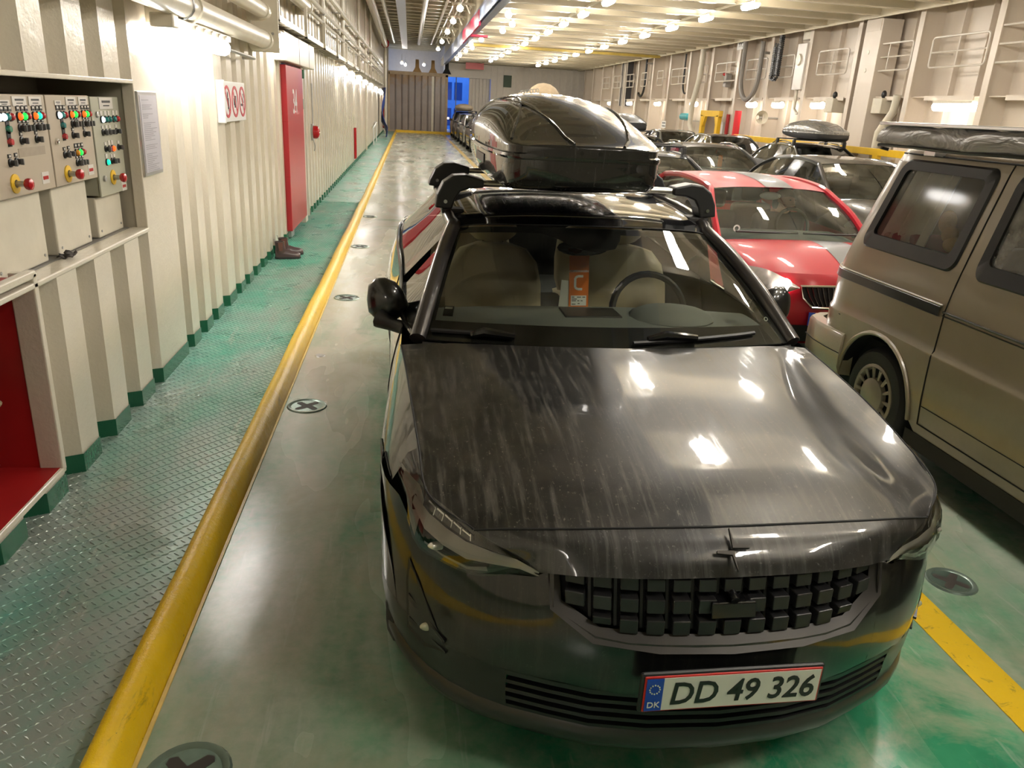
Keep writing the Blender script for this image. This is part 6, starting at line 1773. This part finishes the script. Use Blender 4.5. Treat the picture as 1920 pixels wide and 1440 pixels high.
# boots
def boot(label, x, y):
    t_ = thing('boot', label, 'boot', (x, y, .02), R(14), 'pair of boots by the red door')
    L_ = .285
    st = [(0, .030, .085, .0), (.03, .042, .10, 0), (.09, .044, .098, 0), (.14, .043, .088, 0), (.19, .046, .070, 0), (.235, .045, .060, 0), (.268, .036, .050, 0), (.285, .014, .034, 0)]
    rows = []
    for s_, w_, h_, _ in st:
        rows.append([(s_, w_*math.cos(a), .022+h_*max(0, math.sin(a))) for a in [PI*k_/10 for k_ in range(11)]])
    b = B().grid(rows); b.f.append(tuple(range(11)))
    sh = [[(.058+.058*c_*math.cos(2*PI*k_/16)*1.0+dx, .045*c_*math.sin(2*PI*k_/16), z) for k_ in range(16)] for z, c_, dx in ((.07, 1.02, .004), (.12, .96, .004), (.16, .92, -.002), (.205, 1.0, -.006), (.205, .86, -.006), (.13, .84, 0))]
    b.grid(sh, closed=True)
    mk('upper', b, M('brown_boot_leather', (0.075, 0.045, 0.045), 0.32, var=.25, coat=.2), t_, smooth=60)
    e = [[(.060+.030*math.cos(a)-.002, sg*.0475, .10+.085*f_) for a, f_ in ((PI, 1), (PI, .5), (PI*.9, 0), (PI*.1, 0), (0, .5), (0, 1))] for sg in (1,)]
    for sg in (1, -1):
        pb_ = B(); v8 = [(.03, sg*.046, .195), (.085, sg*.043, .195), (.078, sg*.047, .10), (.042, sg*.048, .10)]
        pb_.add(v8, [(0, 1, 2, 3)]); mk('elastic_gusset', pb_, M('gusset_brown', (0.16, 0.065, 0.05), 0.85, var=.3, vscale=90), t_, smooth=0, solid=.004)
    so = [(L_+.006, 0), (L_-.02, .04), (.235, .05), (.18, .05), (.12, .045), (.03, .046), (-.004, .03)]
    po = so+[(x, -y_) for x, y_ in so[::-1][:-1]]
    mk('sole', B().prism(po, 2, 0, .024), RUBBER, t_, smooth=0, bevel=.004)
    mk('pull_loop', B().tube([(.0, -.008, .19), (-.010, -.008, .235), (-.010, .008, .235), (.0, .008, .19)], .004, 5), GALV, t_)
boot('brown ankle boot standing by the left wall near the red door, nearer of the pair', -1.555, 9.36)
boot('brown ankle boot standing behind its twin at the left wall near the red door', -1.555, 9.62)
# things in the red niche
t_ = thing('hose_nozzle', 'tan canvas hose bundle hanging in the red wall niche, at the photo edge', 'hose', (-1.86, 3.36, .30))
b = B()
for k_ in range(5): b.tube([(.03-.05*k_+.085*math.cos(2*PI*i/20)*.6, -.05, .26+.035*(k_ % 2)+.11*math.sin(2*PI*i/20)) for i in range(20)], .030, 8, closed=True)
mk('canvas_coil', b, M('tan_hose_canvas', (0.36, 0.27, 0.15), 0.85, var=.2, bmp=.3), t_)
mk('hose_flap', B().prism([(-.10, .20), (.10, .20), (.125, .23), (.05, .285), (-.02, .33), (-.10, .30)], 1, -.07, .02), M('tan_hose_flap', (0.40, 0.31, 0.19), 0.85, var=.15), t_, bevel=.012)
mk('red_valve', B().lathe([(.05, -.02), (.055, 0), (.05, .02)], (.02, -.02, .10), 1, 16), REDP, t_)
mk('hook_rods', B().cyl((-.30, .03, -.08), (.05, .03, -.08), .006, 6), GALV, t_)
mk('stand_pipe', B().cyl((-.05, -.02, -.14), (-.05, -.02, .26), .02, 8), GALV, t_)

# ---- pipes, trays and fittings on the left wall
t_ = thing('wall_pipe', 'fat cream pipe along the left wall above the glaring lamp', 'pipe', (-1.42, 0, 2.345))
mk('pipe', B().tube([(0, -4, 0), (0, 8.55, 0), (-.02, 8.72, -.0), (-.07, 8.82, -.01), (-.17, 8.86, -.01)], .080, 18), STEELP, t_, smooth=60)
for y in (2.2, 5.75, 8.45):
    mk('flange', B().tube([(0, y-.014, 0), (0, y+.014, 0)], .094, 18), STEELP, t_)
for y in (2.5, 5.55):
    mk('hanger', B().box(-.17, .0, y-.02, y+.02, -.005, .005), GALV, t_, smooth=0)
    mk('hanger_clip', B().tube([(.084*math.cos(a), y, .084*math.sin(a)) for a in [2*PI*k_/16 for k_ in range(16)]], .008, 5, closed=True), GALV, t_)
t_ = thing('wall_pipe', 'shorter cream pipe above the fat one, ending at the bracket plate', 'pipe', (-1.42, 0, 2.60))
mk('pipe', B().tube([(0, 5.2, 0), (0, 8.6, 0), (-.05, 8.75, 0), (-.18, 8.82, 0)], .070, 16), STEELP, t_, smooth=60)
mk('flange', B().tube([(0, 8.4, 0), (0, 8.43, 0)], .083, 16), STEELP, t_)
t_ = thing('bracket_plate', 'upright steel bracket plate where the two cream pipes end', 'bracket', (-1.6, 8.95, 2.25))
mk('plate', B().box(-.10, .26, 0, .016, 0, .75), STEELP, t_, smooth=0, bevel=.004)
mk('bolts', B().cyl((.20, -.01, .18), (.20, .02, .18), .015, 8), GALV, t_)
t_ = thing('wall_pipe', 'cream pipe end above the sliding door header', 'pipe', (-1.42, 0, 2.95))
mk('pipe', B().tube([(0, 9.6, .05), (0, 12.2, .05), (-.06, 12.4, .05), (-.18, 12.45, .05)], .075, 16), STEELP, t_, smooth=60)
mk('flange', B().tube([(0, 12.0, .05), (0, 12.03, .05)], .09, 16), STEELP, t_)
mk('hanger', B().box(-.18, .0, 11.2, 11.24, .04, .06), GALV, t_, smooth=0)
t_ = thing('lamp_rail', 'thin galvanised rod beside the glaring wall lamp', 'rail', (-1.50, 7.2, 2.16))
mk('rod', B().tube([(0, -.3, .02), (.02, 1.1, .0), (-.10, 1.15, .0)], .014, 8), GALV, t_)
t_ = thing('cable_tray', 'long ladder cable tray with cables along the left wall above the lamps', 'cable tray', (-1.60, 0, 2.62))
b = B()
for x in (.0, .20): b.box(x, x+.012, 9.1, 46, -.03, .03)
mk('side_rails', b, STEELP, t_, smooth=0)
b = B(); y = 9.3
while y < 46: b.box(0, .2, y-.012, y+.012, -.025, -.01); y += .42
tag(mk('rungs', b, STEELP, t_, smooth=0), kind='stuff')
b = B()
for k_ in range(6): b.tube([(.03+.028*k_, 9.2+i*1.5, .0+.008*math.sin(i*1.3+k_)) for i in range(25)], .013, 6)
mk('cables', b, M('dusty_cable', (0.30, 0.26, 0.19), 0.6, var=.3), t_)
b = B(); y = 9.2
while y < 46: b.box(-.04, .24, y-.02, y+.02, -.05, -.03); b.box(.20, .24, y-.02, y+.02, -.05, .35); y += 2.4
tag(mk('tray_brackets', b, STEELP, t_, smooth=0), kind='stuff')
for z, x, r_, lab in ((3.05, -1.50, .028, 'thin lower conduit along the upper left wall'), (3.22, -1.48, .035, 'thin middle conduit along the upper left wall'), (3.55, -1.45, .05, 'thicker upper conduit along the upper left wall')):
    t_ = thing('wall_conduit', lab, 'conduit', (x, 0, z))
    mk('pipe', B().tube([(0, 8+i*2, .0) for i in range(20)], r_, 8), STEELP, t_)
    b = B()
    for i in range(12): b.box(-.16, .02, 9+i*3, 9.04+i*3, -r_-.02, -r_)
    tag(mk('clamps', b, GALV, t_, smooth=0), kind='stuff')
for y, lab in ((15.2, 'upright conduit on the upper left wall past the door header'), (19.6, 'upright conduit on the upper left wall above the third lamp'), (25.5, 'upright conduit further along the upper left wall'), (33, 'upright conduit far along the upper left wall')):
    t_ = thing('upright_conduit', lab, 'conduit', (-1.52, y, 0))
    mk('pipe', B().tube([(0, 0, 2.65), (0, 0, 5.08)], .045, 8), STEELP, t_)
    mk('side_pipe', B().tube([(0, .3, 2.9), (0, .3, 5.08)], .02, 6), STEELP, t_)
t_ = thing('overhead_pipe', 'thick pale pipe high along the left casing with a red valve end', 'pipe', (-1.28, 0, 4.85))
mk('pipe', B().tube([(0, 6, .10), (0, 25, .05), (0, 40, -.18), (0, 44.5, -.28)], .14, 14), STEELP, t_, smooth=60)
mk('red_valve', B().lathe([(.10, 0), (.2, .1), (.2, .3), (.08, .42)], (0, 44.5, -.42), 2, 14), REDP, t_)
mk('drop_pipe', B().tube([(0, 44.6, -.4), (0, 44.6, -4.7)], .07, 10), STEELP, t_)
t_ = thing('wall_ladder', 'cream rung ladder fixed to the far left wall', 'ladder', (-1.52, 29.5, 0))
for dy in (-.2, .2): mk('stile', B().tube([(0, dy, .12), (0, dy, 5.0)], .022, 8), STEELP, t_)
for k_ in range(16): mk('rung', B().tube([(0, -.2, .3+.3*k_), (0, .2, .3+.3*k_)], .014, 6), STEELP, t_)
for dy, lab in ((0, 'slim dark red upright bar on the left wall, nearer of two'), (.32, 'slim dark red upright bar on the left wall, further of two')):
    t_ = tag(mk('red_bar', B().cyl((-1.575, 24.0+dy, .18), (-1.575, 24.0+dy, 1.04), .03, 8), REDP), lab, 'bar')
t_ = thing('wall_rail', 'white slanted handrail on the far left wall beyond the ladder', 'handrail', (-1.5, 36, 0))
mk('rail', B().tube([(0, -1.5, .72), (0, 2.0, .86), (-.1, 2.1, .86)], .03, 8), WHITEP, t_)
for y in (-1.2, 1.6): mk('post', B().tube([(0, y, .02), (0, y, .80)], .025, 8), WHITEP, t_)
t_ = thing('blue_tarpaulin', 'blue tarpaulin strip hanging from the far left wall', 'tarpaulin', (-1.40, 43, 0))
b = B().grid([[(.10+.10*math.sin(k_*.8+j*.5)-.02*j+.1*(k_ < 3), -.5+.35*j, .05+.24*k_) for j in range(5)] for k_ in range(11)])
mk('cloth', b, M('blue_tarp', (0.02, 0.05, 0.26), 0.5, var=.2, bmp=.2), t_, smooth=60, solid=.02)
t_ = thing('fire_hose', 'red fire hose hanging at the far end of the left wall', 'hose', (-1.492, 49.5, 0))
mk('hose', B().tube([(0, 0, .3), (.05, .3, .8), (0, .1, 1.4), (.05, .4, 2.0)], .10, 8), REDP, t_)
mk('hose_reel', B().lathe([(.28, -.06), (.30, 0), (.28, .06)], (.02, .2, 1.1), 0, 18), REDP, t_)

# ---- lashing sockets in the deck
def socket(label, x, y, big=1.0, group=None):
    t_ = thing('lashing_socket', label, 'deck socket', (x, y, 0), 0, group)
    mk('rim', B().lathe([(.125*big, 0), (.118*big, .007), (.104*big, .006), (.096*big, .002)], (0, 0, 0), 2, 28), M('socket_rim', (0.20, 0.27, 0.23), 0.25, .5, var=.3), t_)
    mk('cup', B().lathe([(.100*big, .0022), (0, .0022)], (0, 0, 0), 2, 28), M('socket_plate', (0.17, 0.25, 0.21), 0.25, .6, var=.3, vscale=20), t_)
    po = []
    for k_ in range(4):
        a = PI/4+PI/2*k_
        for da, rr in ((-.62, .030), (-.24, .080), (0, .090), (.24, .080)):
            po.append((rr*big*math.cos(a+da), rr*big*math.sin(a+da)))
    mk('cross_slot', B().prism(po, 2, .0022, .0030), M('socket_void', (0.035, 0.028, 0.022), 0.6, var=.4), t_, smooth=0)
    return t_
socket('round lashing socket in the deck beside the kerb, cut by the bottom photo edge', -.62, 1.80)
socket('round lashing socket with a cross slot between the kerb and the black car front', -.63, 4.68)
socket('cross-slotted lashing socket left of the black car mirror', -.60, 7.58)
socket('cross-slotted lashing socket next beyond the one by the mirror', -.64, 10.45)
socket('far cross-slotted lashing socket beside the kerb', -.64, 13.3)
socket('green ringed lashing socket right of the black car nose, beside the yellow line', 2.36, 2.62, .85)
t_ = thing('deck_pad', 'small round worn stud in the deck near the kerb', 'deck stud', (-.66, 5.72, 0))
mk('stud', B().lathe([(.04, 0), (.034, .006), (0, .007)], (0, 0, 0), 2, 14), GALV, t_)

# ================================================================== HULL SIDE FITTINGS AND HANGING THINGS
RAILP = M('hull_rail_paint', (0.66, 0.60, 0.53), 0.35)
def guard(label, y, w, group, mid=True):
    t_ = thing('guard_rail', label, 'guard rail', (10.80, y, 3.08), 0, group)
    r = .07; pts = []
    for cy, cz, a0 in ((w/2-r, .58-r, 0), (-w/2+r, .58-r, 90), (-w/2+r, r, 180), (w/2-r, r, 270)):
        for i in range(4): a = R(a0+30*i); pts.append((0, cy+r*math.cos(a), cz+r*math.sin(a)))
    mk('loop', B().tube(pts, .020, 6, closed=True), RAILP, t_)
    mk('middle_bar', B().tube([(0, -w/2, .29), (0, w/2, .29)], .016, 6), RAILP, t_)
    if mid: mk('upright', B().tube([(0, 0, 0), (0, 0, .58)], .014, 6), RAILP, t_)
    mk('stay', B().box(0, .48, w/2-.03, w/2, .27, .31), RAILP, t_, smooth=0)
    return t_
gd = [(15.5, 1.7), (17.9, 1.75), (20.4, 1.5), (23.0, .9), (25.1, 1.5), (27.6, 1.9), (29.9, 1.0), (32.6, 1.9), (35.1, .8), (37.6, .9), (40.1, 1.5), (42.5, 1.6), (45, 1.5)]
for i, (y, w) in enumerate(gd):
    lab = ['rounded tube guard rail high on the hull side, right edge of the photo', 'rounded tube guard rail on the hull side left of the bright ledge lamp', 'rounded tube guard rail high above the grey roof box', 'narrow tube guard rail between the chain loop and the grey box'][i] if i < 4 else 'tube guard rail in the far row high on the hull side'
    guard(lab, y, w, None if i < 4 else 'far guard rails on the hull side', w > 1.1)
for y, z, lab in ((13.3, 2.15, 'cream horizontal stay rails at the right photo edge on the hull side'),):
    t_ = thing('stay_rail', lab, 'rail', (10.82, y, 3.1))
    for k_ in range(3): mk('bar', B().tube([(0, -1.0, .32*k_), (0, 1.1, .32*k_)], .02, 6), RAILP, t_)
def hang(name, label, cat, y, z0, z1, w, r, mat, x=10.9, n=24):
    t_ = thing(name, label, cat, (x, y, 0))
    pts = [(0, -w/2, z1)]
    for i in range(n+1):
        a = PI+PI*i/n; pts.append((0, w/2*math.cos(a), z0+w*.55+w*.55*math.sin(a)))
    pts += [(0, w/2, z0+w*1.3), (0, w/2, z1-.2 if name != 'hose_loop' else z1-.9)]
    mk('loop', B().tube(pts, r, 8), mat, t_)
    mk('clamp', B().box(.0, .40, -w/2-.05, -w/2+.05, z1-.35, z1-.28), GALV, t_, smooth=0)
    return t_
hang('hose_loop', 'thick grey hose hanging in a deep loop on the hull side', 'hose', 25.1, 2.46, 4.12, 1.35, .075, M('grey_hose', (0.22, 0.20, 0.18), 0.5, var=.2), x=10.62)
hang('cable_loop', 'black cable loop hanging beside the railings left of the grey hose', 'cable', 31.9, 2.72, 4.4, .75, .035, BLACKPL)
hang('cable_loop', 'black cable loop hanging far along the hull side', 'cable', 38.3, 2.65, 4.4, 1.1, .05, BLACKPL)
ch = thing('chain_loop', 'black drag chain hanging in a narrow loop under the ceiling of the hull side', 'chain', (10.64, 23.4, 0))
b = B()
for k_ in range(22):
    z = 4.18-.05*k_
    b.box(-.05, .05, -.26, -.10, z-.018, z+.018)
    if k_ > 5: b.box(-.05, .05, .06, .22, z-.018, z+.018)
for k_ in range(7):
    a = PI+PI*k_/6; b.box(-.05, .05, .02+.16*math.cos(a)*1.1-.05, .02+.16*math.cos(a)*1.1+.05, 3.12+.12*math.sin(a)-.02, 3.12+.12*math.sin(a)+.02)
tag(mk('chain_links', b, BLACKPL, ch, smooth=0), kind='stuff')
b = B(); b.tube([(0, -.26, 4.2), (0, -.26, 3.15), (0, -.13, 2.98), (0, .06, 2.98), (0, .20, 3.15), (0, .20, 4.02)], .022, 5); b.tube([(0, -.10, 4.2), (0, -.10, 3.2), (0, .0, 3.1), (0, .06, 3.2), (0, .06, 4.0)], .022, 5)
mk('chain_edges', b, BLACKPL, ch)
t_ = thing('switch_box', 'tall pale equipment box with a round cover on the hull side', 'equipment box', (10.72, 22.05, 2.72))
mk('box', B().box(0, .4, -.27, .27, 0, 1.2), M('pale_box_paint', (0.62, 0.58, 0.54), 0.3, var=.05), t_, smooth=0, bevel=.015)
mk('round_cover', B().lathe([(.0, -.05), (.14, -.045), (.16, 0)], (0, .05, .78), 0, 20), STEELP, t_)
mk('conduit', B().tube([(.1, .1, 0), (.1, .1, -.5), (.1, -.1, -.62), (.1, -.2, -.62)], .04, 8), STEELP, t_)
mk('upper_box', B().box(.1, .4, -.2, .24, 1.3, 1.75), STEELP, t_, smooth=0, bevel=.01)
t_ = thing('wide_column', 'broad cream plated column on the hull side above the grey roof box end', 'column', (10.70, 18.55, 0))
mk('plate', B().box(0, .5, -.35, .35, 0, 4.2), HULLP, t_, smooth=0, bevel=.006)
mk('bolted_cap', B().box(-.012, 0, -.30, .30, 3.95, 4.35), HULLP, t_, smooth=0)
b = B()
for z in (3.1, 3.5): b.cyl((-.012, .05, z), (0, .05, z), .05, 12)
mk('plugs', b, STEELP, t_)
def drain(label, pts, r):
    return tag(mk('drain_pipe', B().tube(pts, r, 10), STEELP), label, 'pipe')
drain('bent cream drain pipe on the hull side left of the van awning', [(10.85, 17.3, 2.55), (10.85, 17.35, 2.2), (10.75, 17.6, 1.75), (10.75, 17.65, .05)], .09)
drain('bent cream drain pipe on the hull side left of the yellow frame', [(10.62, 29.6, 4.2), (10.62, 29.6, 3.3), (10.62, 30.1, 2.3), (10.62, 30.1, 1.6), (10.70, 29.7, 1.1), (10.7, 29.7, .0)], .10)
for y, lab in ((17.95, 'floodlight box with a black knob on the ledge left of the van awning'), (20.15, 'floodlight box with a black knob on the ledge above the grey roof box')):
    t_ = thing('ledge_box', lab, 'fitting', (10.80, y, 2.15))
    mk('box', B().box(-.05, .40, -.22, .16, 0, .34), STEELP, t_, smooth=0, bevel=.015)
    mk('knob', B().ball((.05, -.1, .42), (.06, .06, .09)), BLACKPL, t_)
t_ = thing('loudspeaker', 'cream horn loudspeaker below the ledge lamps of the hull side', 'loudspeaker', (10.7, 24.1, 1.95))
mk('horn', B().lathe([(.20, -.18), (.17, -.12), (.08, .05), (.06, .16)], (0, 0, 0), 1, 18), STEELP, t_); mk('bracket', B().box(0, .6, -.02, .02, -.02, .02), GALV, t_, smooth=0)
# yellow portal, red pipes, guard rail in yellow
t_ = thing('yellow_portal', 'yellow steel portal frame at the hull side behind the dark cars', 'frame', (10.55, 27.8, 0))
for dy in (-.75, .75): mk('upright', B().box(-.07, .07, dy-.10, dy+.10, 0, 1.95), YELP, t_, smooth=0, bevel=.006)
mk('head_beam', B().box(-.07, .07, -.9, .9, 1.90, 2.10), YELP, t_, smooth=0, bevel=.006)
for sg in (1, -1): mk('gusset', B().prism([(sg*.65, 1.9), (sg*.45, 1.9), (sg*.65, 1.55)], 0, -.05, .05), YELP, t_, smooth=0)
t_ = thing('standing_locker', 'white locker standing inside the yellow portal frame', 'locker', (10.95, 27.7, 0))
mk('body', B().box(-.1, .3, -.35, .35, 0, 1.75), WHITEP, t_, smooth=0, bevel=.01); mk('red_panel', B().box(-.105, -.10, -.30, .0, .2, .6), REDP, t_, smooth=0)
t_ = tag(mk('red_pipe', B().cyl((10.6, 25.55, 0), (10.6, 25.55, 2.12), .11, 14), M('bright_red_pipe', (0.62, 0.02, 0.03), .3)), 'bright red upright pipe at the hull side right of the yellow portal', 'pipe')
t_ = tag(mk('red_pipe', B().cyl((10.7, 26.6, 0), (10.7, 26.6, 2.0), .06, 10), DRED), 'dark red thin pipe between the yellow portal and the bright red pipe', 'pipe')
t_ = thing('yellow_barrier', 'long yellow crash barrier rail in front of the hull side', 'barrier', (10.45, 0, 0))
mk('beam', B().box(-.05, .05, 14.2, 25.2, 1.25, 1.40), YELP, t_, smooth=0, bevel=.008)
for y in (14.4, 17.0, 20.9, 25.0): mk('post', B().box(-.05, .05, y-.10, y+.10, 0, 1.27), YELP, t_, smooth=0, bevel=.006)
t_ = thing('red_lifebox', 'dark red box hanging among the railings beside the black cable loop', 'box', (10.9, 34.1, 2.95)); mk('box', B().box(0, .3, -.2, .2, 0, .55), DRED, t_, smooth=0, bevel=.01)
t_ = thing('phone_box', 'small grey telephone with a red handset on the hull side', 'telephone', (10.95, 28.0, 2.9)); mk('cradle', B().box(0, .2, -.12, .12, 0, .45), M('phone_grey', (.3, .28, .26), .5), t_, smooth=0, bevel=.02); mk('handset', B().ball((-.02, 0, .42), (.08, .10, .06)), REDP, t_)
t_ = thing('blue_cylinder', 'teal gas cylinder lying on a bracket of the hull side', 'cylinder', (10.7, 31.0, 1.85)); mk('tank', B().tube([(0, -.6, 0), (0, -.5, 0), (0, .3, 0), (0, .45, 0)], [.03, .13, .13, .05], 14), M('teal_tank', (0.05, 0.32, 0.36), .35), t_); mk('bracket', B().box(0, .6, -.05, .0, -.16, -.12), GALV, t_, smooth=0)
t_ = thing('frame_plate', 'small white frame number plate high on the hull side', 'plate', (10.77, 26.55, 4.02)); mk('plate', B().box(0, .012, -.28, .28, 0, .32), WHITEP, t_, smooth=0)
text_mesh('plate_digits', '99:', .28, INK, t_, frame((-.002, 0, .16), (0, -1, 0), (0, 0, 1)), depth=.001)
for y, z, lab in ((33.81, 1.35, 'small white notice plate at the hull side behind the roof boxes'), (16.87, 1.55, 'small white lettered plate at the hull side left of the van awning')):
    t_ = thing('notice_plate', lab, 'notice', (10.768, y, z)); mk('plate', B().box(0, .012, -.28, .28, 0, .28), WHITEP, t_, smooth=0)
    b = B()
    for k_ in range(2):
        for j in range(4): b.box(-.004, 0, -.22+.11*j, -.15+.11*j, .05+.12*k_, .11+.12*k_)
    mk('print', b, INK, t_, smooth=0)
t_ = thing('equipment_cabinet', 'dark vertical equipment panel behind railings far on the hull side', 'equipment panel', (10.85, 41.4, 2.2)); mk('panel', B().box(0, .3, -.5, .6, 0, 2.1), M('dark_panel_glass', (.05, .05, .055), .3), t_, smooth=0)
for dy in (-.5, .1, .6): mk('mullion', B().box(-.03, 0, dy-.04, dy+.04, 0, 2.1), RAILP, t_, smooth=0)
# things under the ceiling
t_ = thing('yellow_crossbeam', 'ochre yellow cross beam under the low ceiling far along the deck', 'beam', (0, 34.2, 4.10)); mk('beam', B().box(2.15, 10.4, -.07, .07, 0, .10), M('ochre_beam', (0.42, 0.30, 0.06), .4, var=.2), t_, smooth=0)
t_ = thing('red_marker', 'bright red T-shaped marker on the ceiling girder edge', 'marker', (1.99, 27.5, 4.02)); mk('bar', B().box(-.03, .03, -3.0, 4.5, .0, .42), M('signal_red', (.75, .02, .10), .35), t_, smooth=0); mk('arm', B().box(.03, .62, 1.0, 1.3, .0, .07), M('signal_red', (.75, .02, .10), .35), t_, smooth=0)
t_ = thing('height_sign', 'pink red height sign hanging far under the low ceiling', 'sign', (3.9, 50.5, 3.88)); mk('board', B().box(-.55, .55, -.02, .02, 0, .36), M('pink_sign', (.62, .16, .16), .45, var=.15), t_, smooth=0)
for x in (-.4, .4): mk('hanger', B().cyl((x, 0, .36), (x, 0, .62), .012, 6), GALV, t_)
t_ = thing('blue_reflection_strip', 'pale blue strip painted as reflections on the girder nearer than the red marker', 'strip', (2.02, 22.0, 4.12)); mk('strip', B().box(-.05, -.03, -2.6, 2.4, 0, .3), M('painted_blue_reflection', (.45, .55, .8), .3), t_, smooth=0)  # strip coloured to stand for blue reflections on the girder
t_ = thing('hatch_panel', 'dark green square hatch on the far pale panel wall', 'hatch', (5.3, 51.9, 2.9)); mk('hatch', B().box(.55, 1.05, -.06, .06, .1, .8), M('hatch_green', (.03, .06, .03), .5), t_, smooth=0)
for i, (x, z, r_) in enumerate(((-.9, 4.95, .07), (-.2, 4.98, .05), (.5, 4.95, .09), (1.2, 4.98, .05))):
    tag(mk('casing_pipe', B().tube([(x, 9, z), (x, 48, z)], r_, 8), STEELP), '%s pipe running under the grimy casing ceiling' % ['leftmost', 'thin left', 'thick middle', 'thin right'][i], 'pipe')
tag(mk('casing_duct', B().box(-.45, -.15, 12, 50, 4.75, 4.80), M('pale_blue_duct', (.42, .46, .58), .4)), 'flat pale blue strip under the grimy casing ceiling', 'strip')
